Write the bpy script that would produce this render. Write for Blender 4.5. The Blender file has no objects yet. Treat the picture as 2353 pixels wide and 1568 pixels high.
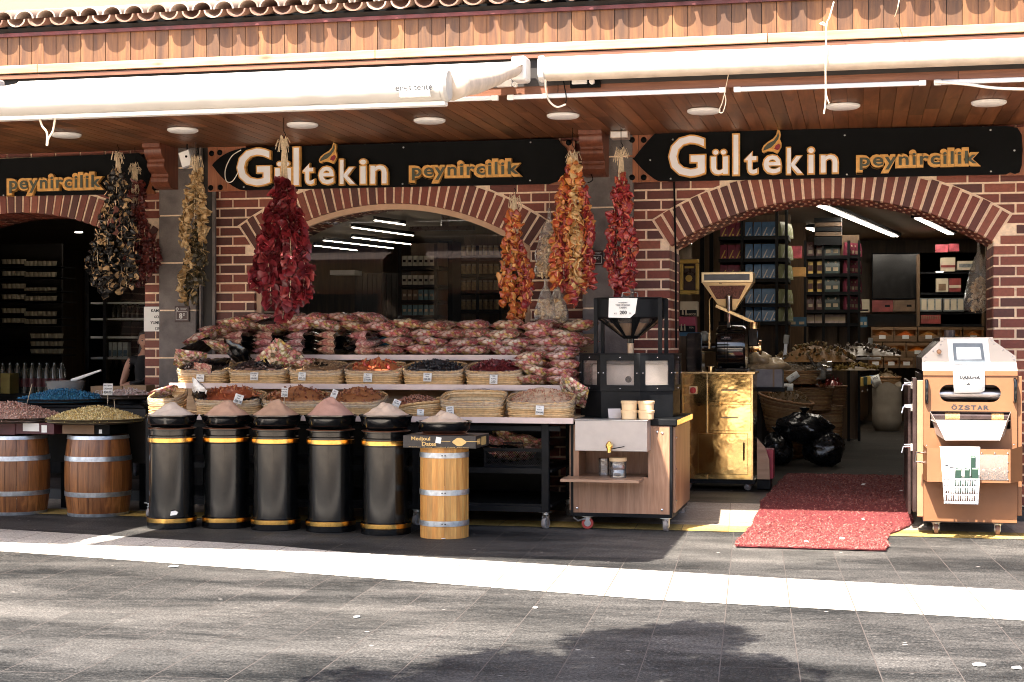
import bpy, math, random
from mathutils import Vector, Matrix, Euler, noise
PI = math.pi
R = math.radians
random.seed(7)
rnd = random.uniform
SC = bpy.context.scene
COL = SC.collection

# ---------------------------------------------------------------- camera
FPX, TH, HC, DC = 3600.0, R(12.54), 1.6, 15.0
CT, ST = math.cos(TH), math.sin(TH)
cam_d = bpy.data.cameras.new('camera')
cam_d.sensor_width = 36.0
cam_d.lens = 36.0 * FPX / 2353.0
cam_d.shift_y = (784 - 790) / 2353.0 * -1
cam_d.clip_end = 300
cam = bpy.data.objects.new('camera', cam_d)
cam.location = (0, -DC, HC)
cam.rotation_euler = (R(90), 0, TH)
COL.objects.link(cam)
SC.camera = cam

# ---------------------------------------------------------------- sky and sun
SUN = Vector((0.30, 0.68, -1.0)).normalized()      # direction the light travels
elev = math.asin(-SUN.z)
azim = math.atan2(-SUN.x, -SUN.y)
W = bpy.data.worlds.new('World')
SC.world = W
W.use_nodes = True
wn = W.node_tree
bg = wn.nodes['Background']
sky = wn.nodes.new('ShaderNodeTexSky')
sky.sky_type = 'NISHITA'
sky.sun_disc = False
sky.air_density = 0.8
sky.dust_density = 3.0
sky.ozone_density = 0.2
sky.sun_elevation = elev
sky.sun_rotation = azim
wn.links.new(sky.outputs[0], bg.inputs[0])
bg.inputs[1].default_value = 0.10
sl = bpy.data.lights.new('sun', 'SUN')
sl.energy = 4.2
sl.angle = R(0.55)
sl.color = (1.0, 0.92, 0.81)
so = bpy.data.objects.new('sun', sl)
so.rotation_euler = SUN.to_track_quat('-Z', 'Y').to_euler()
so.location = (-3, -12, 12)
COL.objects.link(so)
SC.view_settings.view_transform = 'Standard'
SC.view_settings.look = 'None'
SC.view_settings.exposure = 2.4
SC.view_settings.gamma = 1.0
try:
    SC.cycles.max_bounces = 8
    SC.cycles.diffuse_bounces = 4
    SC.cycles.transparent_max_bounces = 12
    SC.cycles.sample_clamp_indirect = 6.0
    SC.cycles.use_denoising = True
    SC.cycles.pixel_filter_type = 'BLACKMAN_HARRIS'
    SC.cycles.filter_width = 1.0
except Exception:
    pass

# ---------------------------------------------------------------- picture -> place
def ray(px, py):
    u = (px - 1176.5) / FPX
    v = (790 - py) / FPX
    return Vector((-ST + u * CT, CT + u * ST, v))
def at(px, py, Y=0.0):
    r = ray(px, py); t = (DC + Y) / r.y
    return Vector((r.x * t, Y, HC + r.z * t))
def atz(px, py, z=0.0):
    r = ray(px, py); t = (z - HC) / r.z
    return Vector((r.x * t, r.y * t - DC, z))
def wx(px, Y=0.0): return at(px, 790, Y).x
def wz(px, py, Y=0.0): return at(px, py, Y).z

# ---------------------------------------------------------------- mesh builder
class MB:
    def __init__(s):
        s.v = []; s.f = []; s.m = []; s.mi = 0
    def add(s, vs, fs, mat=None):
        b = len(s.v)
        s.v.extend([tuple(p) for p in vs])
        k = s.mi if mat is None else mat
        for f in fs:
            s.f.append(tuple(i + b for i in f)); s.m.append(k)
    def box(s, x0, x1, y0, y1, z0, z1, mat=None):
        if x0 > x1: x0, x1 = x1, x0
        if y0 > y1: y0, y1 = y1, y0
        if z0 > z1: z0, z1 = z1, z0
        s.add([(x0,y0,z0),(x1,y0,z0),(x1,y1,z0),(x0,y1,z0),(x0,y0,z1),(x1,y0,z1),(x1,y1,z1),(x0,y1,z1)],
              [(0,3,2,1),(4,5,6,7),(0,1,5,4),(1,2,6,5),(2,3,7,6),(3,0,4,7)], mat)
    def obox(s, c, size, rot=None, mat=None):
        hx, hy, hz = [a / 2 for a in size]
        Mx = (rot.to_matrix() if isinstance(rot, Euler) else rot) if rot is not None else Matrix.Identity(3)
        vs = [Vector(c) + Mx @ Vector(p) for p in [(-hx,-hy,-hz),(hx,-hy,-hz),(hx,hy,-hz),(-hx,hy,-hz),(-hx,-hy,hz),(hx,-hy,hz),(hx,hy,hz),(-hx,hy,hz)]]
        s.add(vs, [(0,3,2,1),(4,5,6,7),(0,1,5,4),(1,2,6,5),(2,3,7,6),(3,0,4,7)], mat)
    def bar(s, p0, p1, w, h=None, mat=None):
        p0 = Vector(p0); p1 = Vector(p1); h = w if h is None else h
        d = (p1 - p0); L = d.length
        q = d.to_track_quat('Z', 'Y').to_matrix()
        s.obox((p0 + p1) / 2, (w, h, L), q, mat)
    def lathe(s, prof, c=(0,0,0), n=24, axis='Z', mat=None, caps=True):
        c = Vector(c); vs = []; fs = []
        for r, h in prof:
            for i in range(n):
                a = 2 * PI * i / n
                x, y = r * math.cos(a), r * math.sin(a)
                p = Vector((x, y, h)) if axis == 'Z' else (Vector((x, h, -y)) if axis == 'Y' else Vector((h, x, y)))
                vs.append(c + p)
        m = len(prof)
        for j in range(m - 1):
            for i in range(n):
                a = j * n + i; b = j * n + (i + 1) % n
                fs.append((a, b, b + n, a + n))
        if caps:
            fs.append(tuple(range(n))[::-1]); fs.append(tuple((m - 1) * n + i for i in range(n)))
        s.add(vs, fs, mat)
    def cyl(s, p0, p1, r0, r1=None, n=12, mat=None):
        s.tube([p0, p1], [r0, r0 if r1 is None else r1], n, mat)
    def tube(s, pts, rad, n=8, mat=None, closed=False):
        pts = [Vector(p) for p in pts]
        if not hasattr(rad, '__len__'): rad = [rad] * len(pts)
        m = len(pts); vs = []; fs = []
        up = None
        for i, p in enumerate(pts):
            if closed: t = pts[(i + 1) % m] - pts[i - 1]
            else: t = pts[min(i + 1, m - 1)] - pts[max(i - 1, 0)]
            t.normalize()
            if up is None:
                up = t.orthogonal().normalized()
            up = (up - t * up.dot(t))
            if up.length < 1e-6: up = t.orthogonal()
            up.normalize()
            sd = t.cross(up)
            for k in range(n):
                a = 2 * PI * k / n
                vs.append(p + (up * math.cos(a) + sd * math.sin(a)) * rad[i])
        seg = m if closed else m - 1
        for j in range(seg):
            for k in range(n):
                a = j * n + k; b = j * n + (k + 1) % n
                c2 = ((j + 1) % m) * n + (k + 1) % n; d = ((j + 1) % m) * n + k
                fs.append((a, b, c2, d))
        if not closed:
            fs.append(tuple(range(n))[::-1]); fs.append(tuple((m - 1) * n + k for k in range(n)))
        s.add(vs, fs, mat)
    def prism(s, poly, d0, d1, axis='Y', mat=None):
        """poly in the plane across the axis; ccw not needed"""
        n = len(poly); vs = []
        for d in (d0, d1):
            for a, b in poly:
                vs.append({'Y': (a, d, b), 'X': (d, a, b), 'Z': (a, b, d)}[axis])
        fs = [tuple(range(n)), tuple(range(2 * n - 1, n - 1, -1))]
        for i in range(n):
            j = (i + 1) % n
            fs.append((i, i + n, j + n, j))
        s.add(vs, fs, mat)
    def blob(s, c, rad, nu=10, nv=7, jit=0.0, rot=None, mat=None, pw=1.0, fn=None):
        c = Vector(c); rx, ry, rz = rad if hasattr(rad, '__len__') else (rad,) * 3
        Mx = rot.to_matrix() if rot is not None else Matrix.Identity(3)
        vs = []; fs = []; sd = Vector((rnd(0, 99), rnd(0, 99), rnd(0, 99)))
        def sg(a): return math.copysign(abs(a) ** pw, a)
        for j in range(nv + 1):
            ph = PI * j / nv - PI / 2
            for i in range(nu):
                th = 2 * PI * i / nu
                d = Vector((sg(math.cos(th)) * sg(math.cos(ph)), sg(math.sin(th)) * sg(math.cos(ph)), sg(math.sin(ph))))
                k = 1 + (jit * noise.noise(d * 1.7 + sd) * 2 if jit else 0)
                p = Vector((d.x * rx, d.y * ry, d.z * rz)) * k
                if fn: p = fn(p)
                vs.append(c + Mx @ p)
        for j in range(nv):
            for i in range(nu):
                a = j * nu + i; b = j * nu + (i + 1) % nu
                fs.append((a, b, b + nu, a + nu))
        s.add(vs, fs, mat)
    def inst(s, tpl, mats, mat=None):
        tv, tf = tpl
        for Mx in mats:
            s.add([Mx @ p for p in tv], tf, mat)
    def build(s, name, mat, parent=None, loc=None, smooth=True, ang=38, bevel=0, local=False, kind=None, label=None):
        """verts are world unless local; parent's location is taken off"""
        me = bpy.data.meshes.new(name)
        o0 = Vector((0, 0, 0))
        root = parent
        while root is not None and root.parent is not None: root = root.parent
        if parent is not None and not local: o0 = Vector(root.get('_o', (0, 0, 0)))
        if parent is None and loc is not None and not local: o0 = Vector(loc)
        Ri = None
        if parent is not None and not local and root.get('_r', 0.0):
            Ri = Matrix.Rotation(-root['_r'], 3, 'Z')
        vs = [Vector(p) - o0 for p in s.v]
        if Ri: vs = [Ri @ p for p in vs]
        me.from_pydata([tuple(p) for p in vs], [], s.f)
        ms = mat if isinstance(mat, (list, tuple)) else [mat]
        for m in ms: me.materials.append(m)
        if len(ms) > 1: me.polygons.foreach_set('material_index', s.m)
        if smooth:
            me.polygons.foreach_set('use_smooth', [True] * len(s.f))
            me.update()
            if ang < 180:
                me.set_sharp_from_angle(angle=R(ang))
        me.update()
        o = bpy.data.objects.new(name, me)
        COL.objects.link(o)
        if parent is not None: o.parent = parent
        elif loc is not None: o.location = loc
        if bevel:
            b = o.modifiers.new('bevel', 'BEVEL'); b.width = bevel; b.segments = 2; b.limit_method = 'ANGLE'; b.angle_limit = R(40)
        if kind: o['kind'] = kind
        if label: o['label'] = label
        return o

def thing(name, label, cat, loc=(0, 0, 0), rz=0.0, group=None):
    o = bpy.data.objects.new(name, None)
    o.empty_display_size = 0.1
    COL.objects.link(o)
    o.location = loc; o.rotation_euler = (0, 0, rz)
    o['_o'] = tuple(loc); o['_r'] = rz
    o['label'] = label; o['category'] = cat
    if group: o['group'] = group
    return o
def tag(o, label, cat, group=None, kind=None):
    o['label'] = label; o['category'] = cat
    if group: o['group'] = group
    if kind: o['kind'] = kind
    return o
def struct(o, label=None, cat=None):
    o['kind'] = 'structure'
    if label: o['label'] = label
    if cat: o['category'] = cat
    return o
def dup(o, loc, rz=None, label=None, parent=None, top=True):
    c = o.copy(); COL.objects.link(c)
    if top:
        c.location = loc
        if rz is not None: c.rotation_euler = (0, 0, rz)
        if label: c['label'] = label
    else: c.parent = parent
    for ch in list(o.children): dup(ch, None, None, None, c, False)
    return c

# ---------------------------------------------------------------- materials
MATS = {}
def nodes(name):
    m = bpy.data.materials.new(name); m.use_nodes = True
    nt = m.node_tree; b = nt.nodes['Principled BSDF']
    return m, nt, b
def mk(nt, t, **kw):
    n = nt.nodes.new(t)
    for k, v in kw.items():
        if k.startswith('i_'): n.inputs[k[2:].replace('_', ' ')].default_value = v
        else: setattr(n, k, v)
    return n
def coords(nt, scale=(1, 1, 1), rot=(0, 0, 0), out='Object'):
    tc = mk(nt, 'ShaderNodeTexCoord'); mp = mk(nt, 'ShaderNodeMapping')
    mp.inputs['Scale'].default_value = scale; mp.inputs['Rotation'].default_value = rot
    nt.links.new(tc.outputs[out], mp.inputs[0])
    return mp.outputs[0]
def ramp(nt, fac, stops, interp='LINEAR'):
    r = mk(nt, 'ShaderNodeValToRGB'); r.color_ramp.interpolation = interp
    e = r.color_ramp.elements
    while len(e) > 1: e.remove(e[-1])
    e[0].position = stops[0][0]; e[0].color = (*stops[0][1][:3], 1)
    for p, c in stops[1:]:
        x = e.new(p); x.color = (*c[:3], 1)
    if fac is not None: nt.links.new(fac, r.inputs[0])
    return r.outputs[0]
def nz(nt, vec, scale, detail=4, rough=0.55, dist=0.0):
    n = mk(nt, 'ShaderNodeTexNoise'); n.inputs['Scale'].default_value = scale
    n.inputs['Detail'].default_value = detail; n.inputs['Roughness'].default_value = rough
    n.inputs['Distortion'].default_value = dist
    nt.links.new(vec, n.inputs['Vector'])
    return n.outputs[0]
def bump(nt, b, h, strength=0.3, dist=0.01):
    n = mk(nt, 'ShaderNodeBump'); n.inputs['Strength'].default_value = strength
    n.inputs['Distance'].default_value = dist
    nt.links.new(h, n.inputs['Height']); nt.links.new(n.outputs[0], b.inputs['Normal'])
    return n
def mulc(nt, a, b, fac=1.0, mode='MULTIPLY'):
    n = mk(nt, 'ShaderNodeMix', data_type='RGBA', blend_type=mode)
    n.inputs[0].default_value = fac
    for i, x in ((6, a), (7, b)):
        if isinstance(x, tuple): n.inputs[i].default_value = (*x[:3], 1)
        else: nt.links.new(x, n.inputs[i])
    return n.outputs[2]
def mixf(nt, fac, a, b):
    n = mk(nt, 'ShaderNodeMix', data_type='RGBA')
    nt.links.new(fac, n.inputs[0])
    for i, x in ((6, a), (7, b)):
        if isinstance(x, tuple): n.inputs[i].default_value = (*x[:3], 1)
        else: nt.links.new(x, n.inputs[i])
    return n.outputs[2]

def plain(name, c, rough=0.5, metal=0.0, var=0.18, vs=9.0, bmp=0.0, bs=60.0, coat=0.0, spec=None):
    if name in MATS: return MATS[name]
    m, nt, b = nodes(name)
    v = coords(nt)
    n = nz(nt, v, vs, 5)
    lo = tuple(max(0, x * (1 - var)) for x in c); hi = tuple(min(1, x * (1 + var)) for x in c)
    nt.links.new(ramp(nt, n, [(0.3, lo), (0.7, hi)]), b.inputs['Base Color'])
    rr = mk(nt, 'ShaderNodeMapRange'); rr.inputs[3].default_value = max(0.02, rough - 0.08); rr.inputs[4].default_value = min(1, rough + 0.1)
    nt.links.new(nz(nt, v, vs * 2.3, 3), rr.inputs[0]); nt.links.new(rr.outputs[0], b.inputs['Roughness'])
    b.inputs['Metallic'].default_value = metal
    if coat: b.inputs['Coat Weight'].default_value = coat; b.inputs['Coat Roughness'].default_value = 0.08
    if spec is not None: b.inputs['Specular IOR Level'].default_value = spec
    if bmp: bump(nt, b, nz(nt, v, bs, 4), bmp, 0.01)
    MATS[name] = m
    return m
def isl(name, cols, rough=0.6, var=0.25, bmp=0.25, bs=90, coat=0.0, ns=40, metal=0, sss=0):
    """colour chosen per loose piece of the mesh"""
    if name in MATS: return MATS[name]
    m, nt, b = nodes(name)
    g = mk(nt, 'ShaderNodeNewGeometry')
    st = [(i / len(cols), c) for i, c in enumerate(cols)]
    c = ramp(nt, g.outputs['Random Per Island'], st, 'CONSTANT')
    v = coords(nt)
    sh = ramp(nt, nz(nt, v, ns, 3), [(0.25, (1 - var,) * 3), (0.75, (1.0,) * 3)])
    nt.links.new(mulc(nt, c, sh), b.inputs['Base Color'])
    b.inputs['Roughness'].default_value = rough; b.inputs['Metallic'].default_value = metal
    if coat: b.inputs['Coat Weight'].default_value = coat; b.inputs['Coat Roughness'].default_value = 0.10
    if bmp: bump(nt, b, nz(nt, v, bs, 3), bmp, 0.004)
    MATS[name] = m
    return m
def wood(name, c1, c2, axis='Z', rough=0.45, gs=14.0, piece=0.25, knots=True, coat=0.0):
    if name in MATS: return MATS[name]
    m, nt, b = nodes(name)
    st = {'X': (0.09, 1, 1), 'Y': (1, 0.09, 1), 'Z': (1, 1, 0.09)}[axis]
    g = mk(nt, 'ShaderNodeNewGeometry')
    tc = mk(nt, 'ShaderNodeTexCoord')
    off = mk(nt, 'ShaderNodeVectorMath', operation='SCALE'); off.inputs[0].default_value = (13, 7, 5)
    nt.links.new(g.outputs['Random Per Island'], off.inputs['Scale'])
    ad = mk(nt, 'ShaderNodeVectorMath', operation='ADD')
    nt.links.new(tc.outputs['Object'], ad.inputs[0]); nt.links.new(off.outputs[0], ad.inputs[1])
    mp = mk(nt, 'ShaderNodeMapping'); mp.inputs['Scale'].default_value = st
    nt.links.new(ad.outputs[0], mp.inputs[0]); v = mp.outputs[0]
    n1 = nz(nt, v, gs, 6, 0.62, 1.6)
    n2 = nz(nt, v, gs * 5, 3, 0.6)
    c = ramp(nt, n1, [(0.28, c1), (0.52, tuple((a + d) / 2 for a, d in zip(c1, c2))), (0.7, c2)])
    c = mulc(nt, c, ramp(nt, n2, [(0.3, (0.72, 0.7, 0.68)), (0.65, (1, 1, 1))]))
    pc = ramp(nt, g.outputs['Random Per Island'], [(0, (1 - piece,) * 3), (1, (1 + piece * 0.35,) * 3)])
    c = mulc(nt, c, pc)
    if knots:
        vo = mk(nt, 'ShaderNodeTexVoronoi'); vo.inputs['Scale'].default_value = 3.2
        mp2 = mk(nt, 'ShaderNodeMapping'); mp2.inputs['Scale'].default_value = tuple(0.45 if s < 1 else 1.6 for s in st)
        nt.links.new(ad.outputs[0], mp2.inputs[0]); nt.links.new(mp2.outputs[0], vo.inputs['Vector'])
        k = ramp(nt, vo.outputs['Distance'], [(0.03, (0.3, 0.22, 0.18)), (0.1, (1, 1, 1))])
        c = mulc(nt, c, k, 0.8)
    nt.links.new(c, b.inputs['Base Color'])
    b.inputs['Roughness'].default_value = rough
    if coat: b.inputs['Coat Weight'].default_value = coat; b.inputs['Coat Roughness'].default_value = 0.2
    bump(nt, b, n2, 0.18, 0.003)
    MATS[name] = m
    return m
def emit(name, c, s):
    if name in MATS: return MATS[name]
    m, nt, b = nodes(name)
    b.inputs['Base Color'].default_value = (*c, 1)
    b.inputs['Emission Color'].default_value = (*c, 1); b.inputs['Emission Strength'].default_value = s
    MATS[name] = m
    return m
def clear(name, tint=(1, 1, 1), gl=0.12, rough=0.03, haze=0.0, hc=(0.8, 0.8, 0.8), crinkle=0.0, cs=30, ior=1.5):
    """thin see-through sheet: transparent + reflection (+ a little milky diffuse)"""
    if name in MATS: return MATS[name]
    m = bpy.data.materials.new(name); m.use_nodes = True
    nt = m.node_tree; nt.nodes.clear()
    out = mk(nt, 'ShaderNodeOutputMaterial')
    tr = mk(nt, 'ShaderNodeBsdfTransparent'); tr.inputs[0].default_value = (*tint, 1)
    g = mk(nt, 'ShaderNodeBsdfGlossy'); g.inputs['Roughness'].default_value = rough
    d = mk(nt, 'ShaderNodeBsdfDiffuse'); d.inputs[0].default_value = (*hc, 1)
    lw = mk(nt, 'ShaderNodeFresnel'); lw.inputs[0].default_value = ior
    ma = mk(nt, 'ShaderNodeMath', operation='ADD', use_clamp=True); ma.inputs[1].default_value = gl
    nt.links.new(lw.outputs[0], ma.inputs[0])
    m1 = mk(nt, 'ShaderNodeMixShader'); m1.inputs[0].default_value = haze
    nt.links.new(tr.outputs[0], m1.inputs[1]); nt.links.new(d.outputs[0], m1.inputs[2])
    m2 = mk(nt, 'ShaderNodeMixShader')
    nt.links.new(ma.outputs[0], m2.inputs[0]); nt.links.new(m1.outputs[0], m2.inputs[1]); nt.links.new(g.outputs[0], m2.inputs[2])
    nt.links.new(m2.outputs[0], out.inputs[0])
    if crinkle:
        bp = mk(nt, 'ShaderNodeBump'); bp.inputs['Strength'].default_value = crinkle; bp.inputs['Distance'].default_value = 0.02
        nt.links.new(nz(nt, coords(nt), cs, 4, 0.6, 0.6), bp.inputs['Height'])
        nt.links.new(bp.outputs[0], g.inputs['Normal']); nt.links.new(bp.outputs[0], lw.inputs['Normal'])
    MATS[name] = m
    return m

BRICK = isl('brick', [(0.175, 0.034, 0.018), (0.215, 0.046, 0.024), (0.125, 0.024, 0.014), (0.26, 0.065, 0.034), (0.19, 0.036, 0.019), (0.09, 0.020, 0.013)], 0.55, 0.35, 0.35, 45)
MORTAR = plain('mortar', (0.86, 0.66, 0.48), 0.9, 0, 0.15, 30, 0.5, 80)
STONE = plain('grey_stone', (0.150, 0.130, 0.122), 0.8, 0, 0.3, 7, 0.5, 70)
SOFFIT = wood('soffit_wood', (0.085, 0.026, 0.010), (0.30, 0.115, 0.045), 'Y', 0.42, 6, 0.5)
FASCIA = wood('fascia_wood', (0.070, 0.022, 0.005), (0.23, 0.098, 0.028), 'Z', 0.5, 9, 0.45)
TRIM = wood('trim_wood', (0.34, 0.19, 0.10), (0.52, 0.33, 0.19), 'X', 0.5, 9, 0.1)
BEAM = wood('beam_wood', (0.13, 0.045, 0.022), (0.27, 0.105, 0.05), 'X', 0.45, 9, 0.3)
SIGNWOOD = wood('sign_backing_wood', (0.25, 0.075, 0.03), (0.42, 0.15, 0.06), 'Z', 0.4, 10, 0.3)
CORBEL = wood('corbel_wood', (0.11, 0.032, 0.018), (0.22, 0.075, 0.04), 'Z', 0.4, 12, 0.1, False)
BLACK = plain('black_board', (0.003, 0.0035, 0.004), 0.5, 0, 0.2, spec=0.08)
BLKGLOSS = plain('black_gloss', (0.003, 0.0032, 0.0035), 0.17, 0, 0.2, 5, spec=0.5, coat=0.12)
BLKMET = plain('black_metal', (0.0075, 0.008, 0.009), 0.4, 0, 0.3, 12, 0.1, spec=0.12)
BLKSHINE = plain('black_enamel', (0.003, 0.003, 0.0035), 0.10, 0, 0.2, 5, coat=0.8)
GOLD = plain('gold_band', (0.85, 0.52, 0.15), 0.2, 1.0, 0.15, 20)
STEEL = plain('steel', (0.55, 0.56, 0.57), 0.35, 1.0, 0.15, 14)
GALV = plain('galvanised_hoop', (0.50, 0.53, 0.56), 0.38, 0.9, 0.25, 25)
CHROME = plain('chrome', (0.75, 0.75, 0.76), 0.12, 1.0, 0.05)
WHITE = plain('white_paint', (0.80, 0.79, 0.77), 0.5, 0, 0.05)
PLASTW = plain('white_plastic', (0.80, 0.80, 0.79), 0.35, 0, 0.04)
PAPER = plain('paper', (0.78, 0.77, 0.74), 0.7, 0, 0.04)
INK = plain('ink', (0.02, 0.02, 0.025), 0.6)
CREAM = plain('cream_wall', (0.27, 0.205, 0.125), 0.85, 0, 0.06, 2, 0.2, 50)
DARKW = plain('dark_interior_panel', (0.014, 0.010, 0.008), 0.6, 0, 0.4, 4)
RAFIA = plain('raffia', (0.62, 0.50, 0.34), 0.7, 0, 0.25, 60)
CARD = plain('cardboard', (0.40, 0.26, 0.15), 0.8, 0, 0.15, 12)
SHOPWOOD = wood('shop_wood', (0.075, 0.040, 0.016), (0.15, 0.085, 0.038), 'Z', 0.5, 10, 0.2, False)
GLASS = clear('window_glass', (0.90, 0.90, 0.88), 0.015, 0.01)
FILM = clear('clear_film', (0.96, 0.96, 0.96), 0.03, 0.12, 0.08, (0.9, 0.85, 0.78), 0.8, 45, 1.2)
BAGFILM = clear('bag_film', (0.94, 0.94, 0.94), 0.04, 0.12, 0.12, (0.9, 0.84, 0.76), 1.0, 40, 1.25)

# ---------------------------------------------------------------- lettering
TCACHE = {}
def text_geo(s, offset=0.0, res=3):
    k = (s, offset)
    if k in TCACHE: return TCACHE[k]
    cu = bpy.data.curves.new('t', 'FONT'); cu.body = s; cu.size = 1; cu.offset = offset; cu.extrude = 0.5; cu.resolution_u = res; cu.space_character = 1.16 if s == 'peynircilik' else 1
    o = bpy.data.objects.new('t', cu); COL.objects.link(o)
    me = o.to_mesh()
    vs = [v.co.copy() for v in me.vertices]; fs = [tuple(p.vertices) for p in me.polygons]
    o.to_mesh_clear(); bpy.data.objects.remove(o); bpy.data.curves.remove(cu)
    if not vs: vs = [Vector((0, 0, 0)), Vector((1, 0, 0)), Vector((0, 1, 0))]; fs = [(0, 1, 2)]
    xs = [v.x for v in vs]; ys = [v.y for v in vs]; zs = [v.z for v in vs]
    x0, x1, y0, y1, z0, z1 = min(xs), max(xs), min(ys), max(ys), min(zs), max(zs)
    vs = [Vector(((v.x - x0) / max(1e-6, x1 - x0), (v.y - y0) / max(1e-6, y1 - y0), (v.z - z0) / max(1e-6, z1 - z0))) for v in vs]
    TCACHE[k] = (vs, fs, (x1 - x0) / max(1e-6, (y1 - y0)))
    return TCACHE[k]
def put_text(mb, s, x0, x1, z0, z1, y, th, offset=0.0, mat=None, frame=None):
    """text in the XZ plane, front face towards -Y, frame: optional 3x3+origin"""
    vs, fs, asp = text_geo(s, offset)
    out = []
    for v in vs:
        p = Vector((x0 + v.x * (x1 - x0), y - v.z * th, z0 + v.y * (z1 - z0)))
        out.append(frame @ p if frame is not None else p)
    mb.add(out, fs, mat)
def text_lines(mb, lines, cx, ztop, y, h, gap, frame=None, th=0.0015, off=0.0, maxw=None):
    z = ztop
    for s in lines:
        if isinstance(s, tuple): s, hh = s
        else: hh = h
        asp = text_geo(s, off)[2]
        w = hh * asp
        if maxw and w > maxw: w = maxw
        put_text(mb, s, cx - w / 2, cx + w / 2, z - hh, z, y, th, off, None, frame)
        z -= hh + gap
# ================================================================ GROUND
def paving_mat(name, c_lo, c_hi, joint, rotz, bw, bh, mort, rough=0.45, cv=0.3, gm=0.25, pale_patches=()):
    m, nt, b = nodes(name)
    v = coords(nt, (1, 1, 1), (0, 0, rotz))
    br = mk(nt, 'ShaderNodeTexBrick'); br.offset = 0.37; br.squash = 1.0
    br.inputs['Scale'].default_value = 1.0; br.inputs['Mortar Size'].default_value = mort
    br.inputs['Mortar Smooth'].default_value = 0.15
    br.inputs['Brick Width'].default_value = bw; br.inputs['Row Height'].default_value = bh
    br.inputs['Color1'].default_value = (1-cv, 1-cv, 1-cv, 1); br.inputs['Color2'].default_value = (1+cv*.3, 1+cv*.22, 1+cv*.18, 1)
    br.inputs['Mortar'].default_value = (1, 1, 1, 1)
    nt.links.new(v, br.inputs['Vector'])
    vs = coords(nt, (0.7, 1.9, 1), (0, 0, rotz + PI / 2))
    fine = nz(nt, coords(nt, (5, 26, 10), (0, 0, rotz + PI / 2)), 1.6, 6, 0.7, 0.8)
    big = nz(nt, vs, 0.9, 5, 0.6, 0.4)
    grit = nz(nt, coords(nt), 60, 5, 0.85)
    f = mk(nt, 'ShaderNodeMath', operation='MULTIPLY_ADD'); f.inputs[1].default_value = 0.75
    nt.links.new(fine, f.inputs[0]); nt.links.new(big, f.inputs[2])
    f2 = mk(nt, 'ShaderNodeMath', operation='MULTIPLY_ADD'); f2.inputs[1].default_value = 1.25
    nt.links.new(grit, f2.inputs[0]); nt.links.new(f.outputs[0], f2.inputs[2])
    f3 = mk(nt, 'ShaderNodeMath', operation='MULTIPLY'); f3.inputs[1].default_value = 1 / 3.0
    nt.links.new(f2.outputs[0], f3.inputs[0])
    c = ramp(nt, f3.outputs[0], [(0.42, c_lo), (0.485, tuple((a * 0.75 + d * 0.25) for a, d in zip(c_lo, c_hi))), (0.525, tuple((a * 0.4 + d * 0.6) for a, d in zip(c_lo, c_hi))), (0.59, c_hi)])
    c = mulc(nt, c, br.outputs['Color'])
    c = mulc(nt, c, ramp(nt, nz(nt, coords(nt, (60, 150, 60), (0, 0, rotz + PI / 2)), 1.0, 4, 0.8), [(0.38, (0.32,) * 3), (0.5, (1.0,) * 3), (0.62, (2.0,) * 3)]), gm)
    # pale flecks and worn marks
    vo = mk(nt, 'ShaderNodeTexVoronoi'); vo.inputs['Scale'].default_value = 1.0
    nt.links.new(coords(nt, (5.2, 9.5, 1), (0, 0, rotz + PI / 2)), vo.inputs['Vector'])
    fl = ramp(nt, vo.outputs['Distance'], [(0.05, (1, 1, 1)), (0.10, (0, 0, 0))])
    fl2 = ramp(nt, nz(nt, coords(nt), 2.1, 3), [(0.56, (0, 0, 0)), (0.60, (1, 1, 1))])
    fm = mulc(nt, fl, fl2)
    c = mixf(nt, fm, c, (0.46, 0.42, 0.39))
    for (px, py, rx, ry, k) in pale_patches:  # soft pale patches lightening the slab colour around given points
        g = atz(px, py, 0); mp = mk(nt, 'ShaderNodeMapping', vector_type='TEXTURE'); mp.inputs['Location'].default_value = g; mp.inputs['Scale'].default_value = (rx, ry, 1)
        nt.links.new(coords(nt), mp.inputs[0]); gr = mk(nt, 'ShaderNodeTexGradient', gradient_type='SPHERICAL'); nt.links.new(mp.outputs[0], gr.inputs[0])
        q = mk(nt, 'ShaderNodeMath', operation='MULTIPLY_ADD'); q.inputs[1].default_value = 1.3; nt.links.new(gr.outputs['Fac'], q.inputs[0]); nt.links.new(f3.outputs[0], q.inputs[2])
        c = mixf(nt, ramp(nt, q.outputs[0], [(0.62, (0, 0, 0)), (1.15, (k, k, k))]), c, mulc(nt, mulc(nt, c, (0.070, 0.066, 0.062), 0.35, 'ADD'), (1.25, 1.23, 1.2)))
    c = mixf(nt, br.outputs['Fac'], c, joint)
    nt.links.new(c, b.inputs['Base Color'])
    rr = mk(nt, 'ShaderNodeMapRange'); rr.inputs[3].default_value = rough - 0.2; rr.inputs[4].default_value = rough + 0.25
    nt.links.new(fine, rr.inputs[0]); nt.links.new(rr.outputs[0], b.inputs['Roughness']); b.inputs['Specular IOR Level'].default_value = 0.22
    hh = mulc(nt, f3.outputs[0], ramp(nt, br.outputs['Fac'], [(0, (1, 1, 1)), (1, (0.4, 0.4, 0.4))]))
    bump(nt, b, hh, 0.55, 0.03)
    return m
GR = R(-3.8)
BASALT = paving_mat('dark_basalt_paving', (0.006, 0.0072, 0.008), (0.114, 0.109, 0.103), (0.085, 0.072, 0.066), GR + PI / 2, 1.02, 0.385, 0.003, 0.62, 0.34, 1.0, ((1650, 1262, 1.5, .9, .9), (620, 1440, 2.6, 1.0, .28), (150, 1390, 1.6, .7, .2), (2250, 1262, 1.2, .5, .4), (1250, 1420, 2.2, .7, .3)))
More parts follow.
